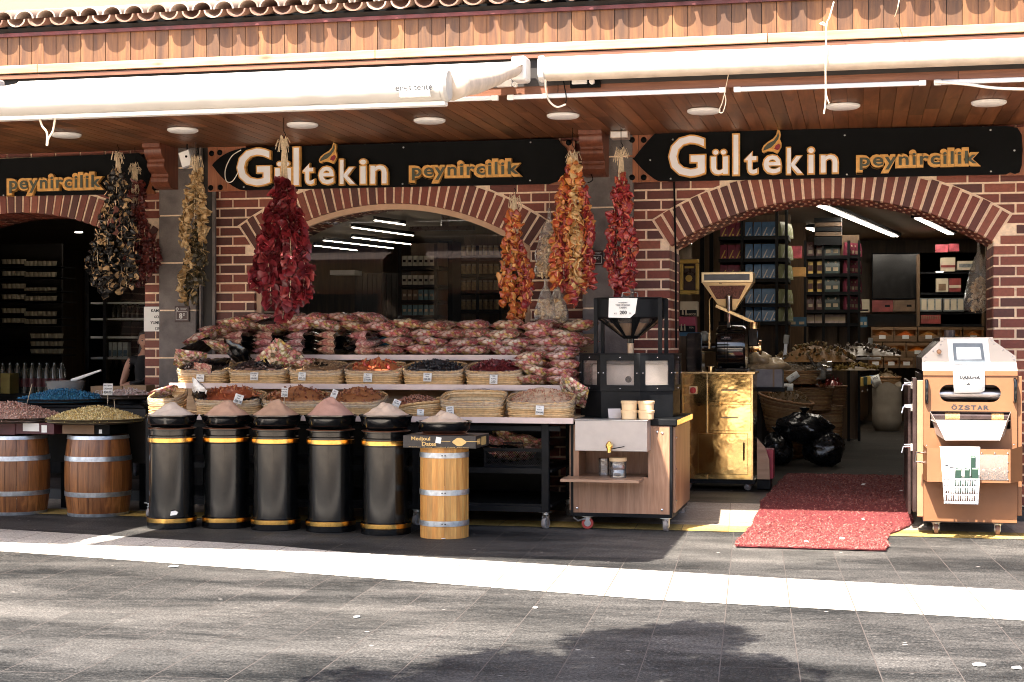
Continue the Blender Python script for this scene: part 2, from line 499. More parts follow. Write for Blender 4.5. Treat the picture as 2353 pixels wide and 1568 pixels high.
MARBLE = paving_mat('white_marble_paving', (0.42, 0.39, 0.35), (0.66, 0.62, 0.57), (0.15, 0.12, 0.095), GR + PI / 2, 2.4, 0.385, 0.0045, 0.5, 0.12, 0.6)
BEIGE = paving_mat('beige_paving', (0.30, 0.24, 0.19), (0.55, 0.48, 0.40), (0.22, 0.17, 0.13), GR + PI / 2, 0.8, 0.6, 0.004, 0.5)
YELLOW = paving_mat('yellow_paving', (0.42, 0.27, 0.06), (0.75, 0.56, 0.22), (0.2, 0.15, 0.08), GR + PI / 2, 0.9, 0.4, 0.004, 0.6)
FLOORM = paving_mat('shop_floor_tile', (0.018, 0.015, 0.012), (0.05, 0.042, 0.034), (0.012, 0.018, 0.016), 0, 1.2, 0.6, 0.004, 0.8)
STEPM = paving_mat('step_stone', (0.045, 0.042, 0.042), (0.15, 0.13, 0.12), (0.05, 0.05, 0.05), 0, 0.9, 0.3, 0.005, 0.55)

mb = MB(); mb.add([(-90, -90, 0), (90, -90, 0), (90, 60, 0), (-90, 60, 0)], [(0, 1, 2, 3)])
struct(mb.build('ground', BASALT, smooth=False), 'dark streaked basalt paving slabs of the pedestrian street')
mb = MB(); mb.add([(-90, -60, 0.004), (90, -60, 0.004), (90, -9.2, 0.004), (-90, -9.2, 0.004)], [(0, 1, 2, 3)])  # pale ground added out of view as a reflector for the shop fronts
struct(mb.build('bounce_ground', plain('pale_bounce_ground', (.70, .58, .45), .8), smooth=False), 'unseen pale ground added behind the camera to bounce sunlight onto the shops')
back = [(-200, 1207), (0, 1216), (330, 1236), (632, 1254), (805, 1270), (1206, 1294), (1781, 1328), (2353, 1357), (2600, 1370)]
front = [(-200, 1261), (0, 1267), (132, 1276), (632, 1312), (1206, 1356), (1512, 1379), (1926, 1401), (2353, 1426), (2600, 1441)]
def interp(tab, x):
    for (a, b), (c, d) in zip(tab, tab[1:]):
        if a <= x <= c: return b + (d - b) * (x - a) / (c - a)
    return tab[-1][1]
mb = MB(); xs = list(range(-200, 2601, 50)); vs = []
for x in xs: vs += [atz(x, interp(back, x), 0.004), atz(x, interp(front, x), 0.004)]
mb.add(vs, [(2*i, 2*i+1, 2*i+3, 2*i+2) for i in range(len(xs) - 1)])
struct(mb.build('paving_strip', MARBLE, smooth=False), 'curving strip of white marble slabs across the street')
YF, YB, YS = -1.62, -1.18, -0.30
mb = MB(); mb.add([(-40, YF, 0.005), (40, YF, 0.005), (40, YB, 0.005), (-40, YB, 0.005)], [(0, 1, 2, 3)])
struct(mb.build('kerb_strip', YELLOW, smooth=False), 'yellow paving strip along the shop front')
mb = MB(); mb.add([(-40, YB, 0.005), (40, YB, 0.005), (40, YS + 0.2, 0.005), (-40, YS + 0.2, 0.005)], [(0, 1, 2, 3)])
struct(mb.build('pavement', BEIGE, smooth=False), 'beige stone pavement between the yellow strip and the step')
mb = MB(); mb.box(-40, wx(1565, YS) , YS, 0.9, -0.02, 0.11); mb.box(wx(1565, YS), 9, YS + 0.003, 0.9, -0.02, 0.109)
struct(mb.build('step', STEPM, smooth=False, bevel=0.008), 'low grey stone step in front of the shops')
# ramp slab under the mat
xl = wx(1556, -0.5); xr = wx(2125, -0.5)
mb = MB(); mb.add([(xl, -0.95, 0.012), (xr, -0.95, 0.012), (xr, YS - 0.003, 0.114), (xl, YS - 0.003, 0.114), (xl, -0.95, 0.0), (xr, -0.95, 0.0), (xr, YS - 0.003, 0.0), (xl, YS - 0.003, 0.0)],
       [(0, 1, 2, 3), (4, 5, 1, 0), (5, 6, 2, 1), (7, 4, 0, 3), (6, 7, 3, 2)])
struct(mb.build('ramp', BEIGE, smooth=False), 'short pale stone ramp up to the open doorway')

# ================================================================ SHOP BUILDING
BLD = thing('shop_building', 'single storey brick shop front with arches, timber eave and clay tile roof', 'shop building', (0, 0, 0))
ZC = 3.6; YE = -2.8; TW = 0.8; XA, XB = -17.0, 6.0
def arch(pl, pr, pa):
    L = at(*pl, 0); Rr = at(*pr, 0); zs = (L.z + Rr.z) / 2; hw = (Rr.x - L.x) / 2; cx = (L.x + Rr.x) / 2
    rise = at(*pa, 0).z - zs; rad = (hw * hw + rise * rise) / (2 * rise)
    return dict(cx=cx, hw=hw, zs=zs, R=rad, cz=zs + rise - rad)
AR = arch((1538, 565), (2283, 555), (1925, 454))
AM = arch((585, 582), (1219, 556), (915, 466))
xjl = wx(334, 0); AL = dict(AM); AL['hw'] = AM['hw']; AL['cx'] = xjl - AL['hw']
AL['cz'] = AM['cz'] - 0.02; AL['zs'] = AM['zs'] - 0.02
ARCHES = [AL, AM, AR]
RING = 0.285
def arcz(a, x): return a['cz'] + math.sqrt(max(0, a['R'] ** 2 - (x - a['cx']) ** 2))
def clip(poly, n, d):
    out = []
    for i in range(len(poly)):
        p, q = poly[i], poly[(i + 1) % len(poly)]
        a = p[0] * n[0] + p[1] * n[1] - d; b2 = q[0] * n[0] + q[1] * n[1] - d
        if a >= 0: out.append(p)
        if (a >= 0) != (b2 >= 0):
            t = a / (a - b2); out.append((p[0] + (q[0] - p[0]) * t, p[1] + (q[1] - p[1]) * t))
    return out
PX = [wx(376, 0), wx(460, 0), wx(1343, 0), wx(1457, 0)]     # stone piers
SIGNZ = 2.98
# mortar body
mb = MB()
def wallbox(x0, x1, z0, z1): mb.box(x0, x1, 0.0, TW, z0, z1)
prev = XA
for a in ARCHES:
    l, r = a['cx'] - a['hw'], a['cx'] + a['hw']
    wallbox(prev, l, 0.0, ZC + 0.6)
    n = 28
    for i in range(n):
        x0 = l + (r - l) * i / n; x1 = l + (r - l) * (i + 1) / n
        z0, z1 = arcz(a, x0), arcz(a, x1)
        vs = [(x0, 0, z0), (x1, 0, z1), (x1, 0, ZC + 0.6), (x0, 0, ZC + 0.6), (x0, TW, z0), (x1, TW, z1), (x1, TW, ZC + 0.6), (x0, TW, ZC + 0.6)]
        mb.add(vs, [(0, 1, 2, 3), (5, 4, 7, 6), (0, 4, 5, 1), (3, 2, 6, 7)])
    prev = r
wallbox(prev, XB, 0.0, ZC + 0.6)
WALL = mb.build('brick_wall', MORTAR, BLD, smooth=False)
# bricks
mb = MB()
BHT, BL, JT = 0.0955, 0.283, 0.019
row = 0; z = 0.125
while z < ZC - 0.02:
    x = XA + (0.5 * BL if row % 2 else 0)
    z1 = z + BHT - JT
    while x < XB:
        x1 = x + BL - JT + rnd(-0.004, 0.004)
        poly = [(x, z), (x1, z), (x1, z1), (x, z1)]
        cxm, czm = (x + x1) / 2, (z + z1) / 2
        for a in ARCHES:
            if not poly: break
            l, r = a['cx'] - a['hw'], a['cx'] + a['hw']
            sgn = 1 if cxm > a['cx'] else -1
            edge = a['cx'] + sgn * a['hw']
            # radial line through the springing point
            dx, dz = edge - a['cx'], a['zs'] - a['cz']; ln = math.hypot(dx, dz); ux, uz = dx / ln, dz / ln
            # beside/below the radial line?
            side = (cxm - a['cx']) * (-uz * sgn) + (czm - a['cz']) * (ux * sgn)   # >0 above line
            rr_ = math.hypot(cxm - a['cx'], czm - a['cz'])
            if rr_ < a['R'] + RING + 0.35 and (czm > a['zs'] - 0.5):
                if side > 0:
                    # several tangents for a smooth edge
                    nx, nz_ = (cxm - a['cx']) / rr_, (czm - a['cz']) / rr_
                    poly = clip(poly, (nx, nz_), nx * a['cx'] + nz_ * a['cz'] + a['R'] + RING + JT)
                elif rr_ < a['R'] + RING + 0.12:
                    nn = (uz * sgn, -ux * sgn)
                    poly = clip(poly, nn, nn[0] * a['cx'] + nn[1] * a['cz'] + JT * 0.6)
            if poly and l - 0.3 < cxm < r + 0.3 and czm < a['zs'] + 0.02:
                poly = clip(poly, (sgn, 0), sgn * edge + 0.0)
            elif poly and l < cxm < r and rr_ < a['R'] + RING: poly = []
        if len(poly) >= 3:
            ar = abs(sum(poly[i][0] * poly[(i+1) % len(poly)][1] - poly[(i+1) % len(poly)][0] * poly[i][1] for i in range(len(poly)))) / 2
            if ar > 0.0012: mb.prism(poly, rnd(-0.013, -0.008), 0.01)
        x += BL
    z += BHT; row += 1
mb.build('brick_courses', BRICK, BLD, smooth=False, kind='stuff')
# voussoirs and reveals
mb = MB()
for a in ARCHES:
    ang0 = math.atan2(a['hw'], a['zs'] - a['cz']); nv = 35
    for i in range(nv):
        t0 = -ang0 + 2 * ang0 * (i + 0.14) / nv; t1 = -ang0 + 2 * ang0 * (i + 0.86) / nv
        dR = rnd(-0.012, 0.012)
        def P(t, r): return (a['cx'] + math.sin(t) * r, a['cz'] + math.cos(t) * r)
        mb.prism([P(t0, a['R'] - 0.007), P(t1, a['R'] - 0.007), P(t1, a['R'] + RING + dR), P(t0, a['R'] + RING + dR)], rnd(-0.018, -0.012), 0.145)
        for k, (y0, y1) in enumerate(((0.158, 0.36), (0.372, 0.575), (0.588, 0.795))):
            o = (0.5 if k % 2 == 0 else 0) * 2 * ang0 / nv
            mb.prism([P(t0 + o, a['R'] - 0.007), P(t1 + o, a['R'] - 0.007), P(t1 + o, a['R'] + 0.05), P(t0 + o, a['R'] + 0.05)], y0, y1)
    for sgn in (-1, 1):
        e = a['cx'] + sgn * a['hw']; z = 0.125; row = 0
        while z < a['zs'] - 0.1:
            ys = [0.004, 0.14, 0.42, 0.70, 0.797] if row % 2 == 0 else [0.004, 0.28, 0.56, 0.797]
            for y0, y1 in zip(ys, ys[1:]):
                mb.box(e - sgn * 0.008, e + sgn * 0.01, y0, y1 - JT, z, z + BHT - JT)
            z += BHT; row += 1
mb.build('arch_bricks', BRICK, BLD, smooth=False, kind='stuff')
# stone piers
for k, (a0, a1) in enumerate(((PX[0], PX[1]), (PX[2], PX[3]), (wx(2480), wx(2590)))):
    mb = MB(); z = 0.0; n = 0
    while z < ZC:
        h = 0.485; mb.box(a0, a1, -0.11, 0.01, z + 0.008, min(ZC, z + h - 0.008)); z += h
    mb.build('stone_pier', STONE, BLD, smooth=False, bevel=0.006)
    mb = MB(); mb.box(a0 + 0.006, a1 - 0.006, -0.100, 0.0, 0, ZC); mb.build('pier_mortar', MORTAR, BLD, smooth=False)
# dark channel beside the left pier
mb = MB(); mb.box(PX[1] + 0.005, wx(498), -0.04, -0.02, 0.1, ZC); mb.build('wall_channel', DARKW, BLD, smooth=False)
mb = MB(); mb.box(wx(466), wx(470), -0.09, -0.041, 0.1, ZC); mb.box(wx(493), wx(499), -0.06, -0.021, 0.1, ZC); mb.build('channel_edge', STONE, BLD, smooth=False)
# soffit planks
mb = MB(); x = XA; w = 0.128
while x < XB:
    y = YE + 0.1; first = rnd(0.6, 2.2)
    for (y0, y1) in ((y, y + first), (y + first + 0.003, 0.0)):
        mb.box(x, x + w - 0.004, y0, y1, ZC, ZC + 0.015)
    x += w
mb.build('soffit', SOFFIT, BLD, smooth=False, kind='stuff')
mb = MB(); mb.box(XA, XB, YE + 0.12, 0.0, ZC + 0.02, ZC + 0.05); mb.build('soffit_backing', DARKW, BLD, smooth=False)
# fascia
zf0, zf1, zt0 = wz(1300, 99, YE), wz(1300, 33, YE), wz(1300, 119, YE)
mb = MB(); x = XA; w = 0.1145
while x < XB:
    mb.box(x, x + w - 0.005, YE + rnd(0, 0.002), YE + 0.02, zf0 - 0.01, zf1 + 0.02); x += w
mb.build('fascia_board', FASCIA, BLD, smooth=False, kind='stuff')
mb = MB(); mb.box(XA, XB, YE + 0.021, YE + 0.06, ZC + 0.051, zf1 + 0.1); mb.build('fascia_backing', DARKW, BLD, smooth=False)
mb = MB(); xs = [XA, wx(92, YE), wx(866, YE), wx(1765, YE), XB]
for x0, x1 in zip(xs, xs[1:]): mb.box(x0, x1 - 0.004, YE - 0.045, YE - 0.002, zt0, zf0)
mb.build('fascia_trim', TRIM, BLD, smooth=False, bevel=0.004)
mb = MB(); mb.box(XA, XB, YE - 0.028, YE - 0.002, zt0 - 0.045, zt0 - 0.012); mb.build('fascia_trim', BEAM, BLD, smooth=False)
MAROON = plain('maroon_flashing', (0.10, 0.022, 0.022), 0.4, 0.2, 0.4, 10)
mb = MB(); mb.box(XA, XB, YE - 0.03, YE + 0.10, zf1 + 0.021, zf1 + 0.050); mb.build('eave_flashing', MAROON, BLD, smooth=False)
mb = MB(); xs = [XA, wx(1281, YE), wx(2203, YE), XB]
for x0, x1 in zip(xs, xs[1:]): mb.box(x0, x1 - 0.004, YE + 0.03, YE + 0.095, ZC - 0.012, ZC + 0.10)
mb.build('eave_beam', BEAM, BLD, smooth=False, bevel=0.003)
# clay tiles
CLAY = isl('clay_tile', [(0.22, 0.12, 0.085), (0.28, 0.17, 0.125), (0.18, 0.09, 0.065), (0.34, 0.23, 0.18)], 0.8, 0.3, 0.4, 40)
CLAYP = isl('pale_clay_tile', [(0.28, 0.21, 0.17), (0.34, 0.27, 0.22), (0.22, 0.15, 0.12), (0.40, 0.33, 0.28)], 0.8, 0.35, 0.4, 30)
def half_tile(mb, cx, y0, y1, zc, r0, r1, slope, up, th=0.014, n=9):
    vs = []
    for (y, r) in ((y0, r0), (y1, r1)):
        zz = zc + (y - y0) * slope
        for rr2 in (r, r - th):
            for i in range(n + 1):
                t = PI * i / n
                vs.append((cx + math.cos(t) * rr2, y, zz + (math.sin(t) * rr2 * 0.82 if up else -math.sin(t) * rr2 * 0.8)))
    m = n + 1; fs = []
    for i in range(n):
        fs += [(i, i+1, 2*m+i+1, 2*m+i), (m+i, 3*m+i, 3*m+i+1, m+i+1), (i, m+i, m+i+1, i+1), (2*m+i, 2*m+i+1, 3*m+i+1, 3*m+i)]
    fs += [(0, 2*m, 3*m, m), (n, m+n, 3*m+n, 2*m+n)]
    mb.add(vs, fs)
mc = MB(); mp_ = MB(); pitch = 0.2; zt = zf1 + 0.135; sl_ = 0.24
for k in range(int((XB - XA) / pitch)):
    x = XA + k * pitch
    for j in range(5):
        y = YE - 0.14 + j * 0.36 + rnd(-0.012, 0.012)
        half_tile(mp_, x + rnd(-0.004, 0.004), y, y + 0.42, zt + 0.005 + (y - YE + 0.15) * sl_ , 0.084, 0.078, sl_, False)
        y = YE - 0.155 + j * 0.36 + rnd(-0.02, 0.012)
        half_tile(mc, x + pitch / 2 + rnd(-0.006, 0.006), y, y + 0.42, zt + 0.008 + (y - YE + 0.15) * sl_ + 0.012 * 0, 0.090, 0.074, sl_, True)
mp_.build('roof_tile_pans', CLAY, BLD, ang=50, kind='stuff')
mc.build('roof_tile_covers', CLAYP, BLD, ang=50, kind='stuff')
mb = MB(); mb.add([(XA, YE - 0.02, zf1 + 0.051), (XB, YE - 0.02, zf1 + 0.051), (XB, -0.9, zf1 + 0.5), (XA, -0.9, zf1 + 0.5), (XA, YE - 0.02, zf1 + 0.02), (XB, YE - 0.02, zf1 + 0.02), (XB, -0.9, zf1 + 0.3), (XA, -0.9, zf1 + 0.3)],
    [(0,1,2,3),(4,7,6,5),(0,4,5,1),(2,6,7,3),(1,5,6,2),(3,7,4,0)])
mb.build('roof', DARKW, BLD, smooth=False)
mb = MB(); mb.box(XA, XB, -0.95, -0.75, zf1 + 0.28, 8.5); mb.build('upper_wall', CREAM, BLD, smooth=False)
mb = MB(); mb.box(XA, XB, -1.02, -0.951, zf1 + 0.35, zf1 + 0.545); mb.build('roof_flashing', BLACK, BLD, smooth=False)
# corbels
def corbel(px0, px1, ytop, ybot, pr):
    x0, x1 = wx(px0, -pr), wx(px1, -pr); zb = wz(px1, ybot, -pr * 0.6); H = ZC - zb
    pts = []
    def q(y, z): pts.append((-y, ZC - z * H))
    q(0.0, 0); q(pr, 0); q(pr, .10); q(pr * .93, .13); q(pr * .93, .20); q(pr * .88, .30); q(pr * .78, .36); q(pr * .78, .42)
    q(pr * .80, .45); q(pr * .80, .52); q(pr * .72, .62); q(pr * .62, .68); q(pr * .62, .74); q(pr * .64, .77); q(pr * .64, .86); q(pr * .55, .94); q(pr * .48, 1.0); q(0.0, 1.0)
    m = MB(); m.prism([(y, z) for y, z in pts], x0, x1, 'X'); return m.build('corbel', CORBEL, BLD, ang=50, bevel=0.004)
corbel(1328, 1382, 290, 402, 0.55)
corbel(326, 366, 330, 432, 0.55)
# window trim, glass
a = AM; mb = MB(); n = 30; yo, th_ = 0.07, 0.06
def archpath(a, inset, y):
    l, r = a['cx'] - a['hw'] + inset, a['cx'] + a['hw'] - inset; pts = [(l, y, 0.9)]
    for i in range(n + 1):
        x = l + (r - l) * i / n
        pts.append((x, y, a['cz'] + math.sqrt(max(0, (a['R'] - inset) ** 2 - (x - a['cx']) ** 2))))
    pts.append((r, y, 0.9)); return pts
def ribbon(mb, pa, pb, dy):
    vs = [Vector(p) for p in pa] + [Vector(p) for p in pb] + [Vector(p) + Vector((0, dy, 0)) for p in pa] + [Vector(p) + Vector((0, dy, 0)) for p in pb]
    m = len(pa); fs = []
    for i in range(m - 1):
        fs += [(i, i+1, m+i+1, m+i), (2*m+i, 3*m+i, 3*m+i+1, 2*m+i+1), (i, 2*m+i, 2*m+i+1, i+1), (m+i, m+i+1, 3*m+i+1, 3*m+i)]
    mb.add(vs, fs)
TANFR = plain('tan_window_frame', (0.48, 0.30, 0.19), 0.45, 0, 0.1)
ribbon(mb, archpath(a, 0.002, 0.03), archpath(a, 0.062, 0.03), 0.07)
WIN = mb.build('window', TANFR, BLD, ang=30)
mb = MB(); pa = archpath(a, 0.055, 0.075); c0 = (a['cx'], 0.075, 0.9)
mb.add([c0] + pa, [(0, i + 1, i + 2) for i in range(len(pa) - 1)])
mb.build('pane', GLASS, WIN, local=True, smooth=False)
mb = MB(); mb.box(a['cx'] - a['hw'], a['cx'] + a['hw'], 0.02, TW, 0.1, 0.9); mb.build('window_plinth', BRICK, BLD, smooth=False)
# interior shell
CEIL = plain('interior_ceiling', (0.28, 0.21, 0.14), 0.9, 0, 0.08, 2)
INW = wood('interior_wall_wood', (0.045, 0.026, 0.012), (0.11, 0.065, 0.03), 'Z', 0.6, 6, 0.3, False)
IX0, IX1, IY1 = -16.5, 3.9, 16.2
mb = MB(); mb.box(IX0, IX1, TW, IY1, ZC, ZC + 0.1); mb.build('shop_ceiling', CEIL, BLD, smooth=False)
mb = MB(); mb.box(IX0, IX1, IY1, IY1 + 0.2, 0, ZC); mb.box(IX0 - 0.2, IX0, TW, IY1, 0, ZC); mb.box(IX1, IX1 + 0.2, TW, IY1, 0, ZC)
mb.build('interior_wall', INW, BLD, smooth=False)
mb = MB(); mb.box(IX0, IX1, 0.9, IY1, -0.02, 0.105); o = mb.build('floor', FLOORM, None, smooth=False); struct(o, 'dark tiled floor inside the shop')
mb = MB(); mb.box(-5.4, -5.15, 9, 15, ZC - 0.3, ZC); mb.build('ceiling_beam', DARKW, BLD, smooth=False)

# ================================================================ SIGNS
LW = plain('white_letter', (0.75, 0.75, 0.78), 0.4, 0, 0.03)
LG = plain('gold_letter_edge', (0.62, 0.33, 0.09), 0.35, 0.25, 0.2, 20)
LGR = plain('grey_green_letter', (0.05, 0.06, 0.038), 0.5, 0, 0.08)
LRED = plain('red_drop', (0.22, 0.01, 0.02), 0.4)
SY = -0.14
def board_poly(pts, Y): return [(at(x, y, Y).x, at(x, y, Y).z) for x, y in pts]
def curve_pts(p0, p1, p2, n=7):
    return [((1-t)**2*p0[0]+2*t*(1-t)*p1[0]+t*t*p2[0], (1-t)**2*p0[1]+2*t*(1-t)*p1[1]+t*t*p2[1]) for t in [i/n for i in range(n+1)]]
def letter(mbw, mbg, ch, x0, x1, y0, y1, Y, th=0.05, offw=0.014, offg=0.04, inset=0.20):
    p = at(x0, y1, Y); q = at(x1, y0, Y)
    put_text(mbg, ch, p.x, q.x, p.z, q.z, Y, th, offg)
    b = (q.z - p.z) * 0.0 + 0.014
    put_text(mbw, ch, p.x + b, q.x - b, p.z + b, q.z - b, Y - th, 0.006, offw)
def leaf(par, x0, x1, y0, y1, Y):
    p = at(x0, y1, Y); q = at(x1, y0, Y); W_, H_ = q.x - p.x, q.z - p.z
    def C(pts): return [(p.x + a * W_, p.z + b * H_) for a, b in pts]
    outer = [(0.02,.10),(0.0,.2),(.10,.36),(.3,.5),(.55,.62),(.72,.78),(.78,1.0),(.9,.95),(.95,.8),(.9,.62),(.98,.45),(.98,.28),(.86,.1),(.78,0),(.55,.1),(.3,.12),(.1,.04)]
    m = MB(); m.prism(C(outer), Y - 0.045, Y, 'Y'); m.build('leaf_emblem', LG, par, smooth=False)
    inner = [(0.08,.14),(.12,.26),(.3,.42),(.6,.54),(.76,.72),(.82,.88),(.87,.75),(.82,.6),(.66,.42),(.46,.26),(.28,.2)]
    m = MB(); m.prism(C(inner), Y - 0.052, Y - 0.044, 'Y'); m.build('leaf_face', LGR, par, smooth=False)
    m = MB(); m.prism(C([(.62,.2),(.7,.34),(.86,.42),(.93,.34),(.9,.22),(.8,.14)]), Y - 0.053, Y - 0.0445, 'Y'); m.build('red_drop', LRED, par, smooth=False)
def bolts(par, pts, Y, mat, r=0.008, name='bolt'):
    for x, y in pts:
        m = MB(); c = at(x, y, Y); m.blob(c, (r, r * 0.6, r), 8, 5)
        m.build(name, mat, par)
def sign(label, left, body, right, letters, word, wordbox, lf, boltp, woodspans, blackholes, name_first=True):
    c = at(body[0], (body[1] + body[3]) / 2, SY)
    T = thing('shop_sign', label, 'sign', (c.x, SY, c.z))
    x0, y0, x1, y1, y0r, y1r = body[0], body[1], body[2], body[3], body[4], body[5]
    poly = [(x1, y0r), (x0, y0)] + left + [(x0, y1), (x1, y1r)] + right
    m = MB(); m.prism(board_poly(poly, SY), SY, SY + 0.03, 'Y'); m.build('board', BLACK, T, smooth=False)
    for (a0, a1, b0, b1) in woodspans:
        m = MB()
        p = at(a0, b1, SY + 0.04); q = at(a1, b0, SY + 0.04); nx = max(1, round((q.x - p.x) / 0.11)); w = (q.x - p.x) / nx
        for i in range(nx): m.box(p.x + i * w, p.x + (i + 1) * w - 0.003, SY + 0.035, SY + 0.06, p.z, min(q.z, ZC - 0.003))
        m.build('backing_board', SIGNWOOD, T, smooth=False)
    bolts(T, boltp, SY, STEEL, 0.010)
    bolts(T, blackholes, SY + 0.035, BLACK, 0.030, 'backing_bolt')
    if letters:
        mw, mg = MB(), MB()
        for L in letters: letter(mw, mg, L[0], *L[1:], SY - 0.012)
        g = mg.build('lettering_edge', LG, T, ang=30); mw.build('white_lettering', LW, T, smooth=False)
    mw, mg = MB(), MB()
    xx0, xx1, yy0, yy1 = wordbox
    p = at(xx0, yy1, SY - 0.012); q = at(xx1, yy0, SY - 0.012)
    put_text(mg, word, p.x, q.x, p.z, q.z, SY - 0.004, 0.05, 0.10)
    put_text(mg, word, p.x + 0.012, q.x - 0.012, p.z + 0.012, q.z - 0.012, SY - 0.006, 0.047, 0.07)
    put_text(mw, word, p.x + 0.033, q.x - 0.033, p.z + 0.033, q.z - 0.033, SY - 0.053, 0.006, 0.018)
    # slab feet and heads that give the letters their serifs
    mg.build('word_edge', LG, T, ang=30); mw.build('grey_lettering', LGR, T, smooth=False)
    if lf: leaf(T, *lf, SY - 0.012)
    return T
sign('long black shop sign with big white letters over the open doorway on the right',
     curve_pts((1510, 303), (1485, 325), (1458, 362)) + [(1453, 365)] + curve_pts((1458, 369), (1488, 405), (1512, 416)),
     (1540, 302, 2312, 417, 290, 401), [(2322, 396), (2333, 400), (2343, 396), (2348, 380), (2350, 345), (2348, 310), (2338, 294)],
     [('G', 1536, 1624, 310, 411), ('ü', 1632, 1677, 343, 406), ('l', 1683, 1701, 308, 406), ('t', 1710, 1744, 348, 405), ('e', 1752, 1798, 355, 404), ('k', 1806, 1848, 338, 404), ('i', 1854, 1874, 338, 403), ('n', 1883, 1928, 354, 402)],
     'peynircilik', (1967, 2253, 339, 401), (1751, 1797, 299, 356),
     [(1546, 321), (1541, 411), (1494, 368), (1941, 311), (1946, 401), (2276, 299), (2331, 346), (2277, 394)],
     [(1441, 1548, 306, 420), (2300, 2360, 292, 404)], [(1452, 322), (1479, 322), (1452, 408), (1479, 408)])
sign('black shop sign with white letters above the arched display window',
     curve_pts((548, 343), (515, 350), (492, 374)) + [(487, 380)] + curve_pts((492, 386), (515, 420), (550, 436)),
     (560, 340, 1262, 437, 319, 423), [(1280, 417), (1296, 405), (1305, 385), (1306, 360), (1300, 340), (1280, 322)],
     [('G', 547, 628, 339, 432), ('ü', 634, 676, 370, 430), ('l', 676, 694, 338, 430), ('t', 698, 728, 375, 429), ('e', 734, 774, 381, 428), ('k', 782, 823, 365, 428), ('i', 828, 848, 365, 427), ('n', 852, 895, 378, 427)],
     'peynircilik', (942, 1202, 364, 424), (736, 778, 329, 379),
     [(927, 339), (925, 423), (1219, 327), (1218, 415), (560, 430)],
     [(478, 566, 336, 441), (1262, 1322, 324, 425)], [(486, 353), (505, 351), (484, 432), (506, 431), (1281, 329), (1307, 328)])
sign('shadowed black shop sign at the left edge showing only its gold edged word',
     [(-700, 380), (-690, 450)], (-690, 395, 318, 462, 352, 446), [(335, 432), (346, 400), (337, 372), (322, 355)],
     [], 'peynircilik', (20, 243, 395, 453), None, [(8, 449)], [(308, 356, 350, 447)], [(331, 360), (355, 432)])

# ================================================================ AWNINGS
FABW = plain('awning_fabric', (0.42, 0.40, 0.37), 0.6, 0, 0.04, 3, 0.35, 6)
FABT = plain('awning_fabric_under', (0.52, 0.43, 0.34), 0.75, 0, 0.15, 8, 0.4, 9)
AWC = plain('awning_case', (0.72, 0.70, 0.67), 0.35, 0.1, 0.1, 10)
def fold_roll(xa, xb, Y, zc, r, seg=90, n=22):
    vs = []; fs = []
    for i in range(seg + 1):
        x = xa + (xb - xa) * i / seg
        for k in range(n):
            t = 2 * PI * k / n
            w = 0.0
            low = max(0.0, -math.sin(t) + 0.15)
            w += low * 0.006 * noise.noise(Vector((x * 7, t * 1.5, 1))) + low * 0.004 * noise.noise(Vector((x * 22 + t * 5, t, 4)))
            vs.append((x, Y + math.cos(t) * (r + w), zc + math.sin(t) * (r + w) * 1.04))
    for i in range(seg):
        for k in range(n):
            a = i * n + k; b = i * n + (k + 1) % n
            fs.append((a, a + n, b + n, b))
    m = MB(); m.add(vs, fs + [tuple(range(n)), tuple(range(seg * n, seg * n + n))[::-1]]); return m
YA = -5.65
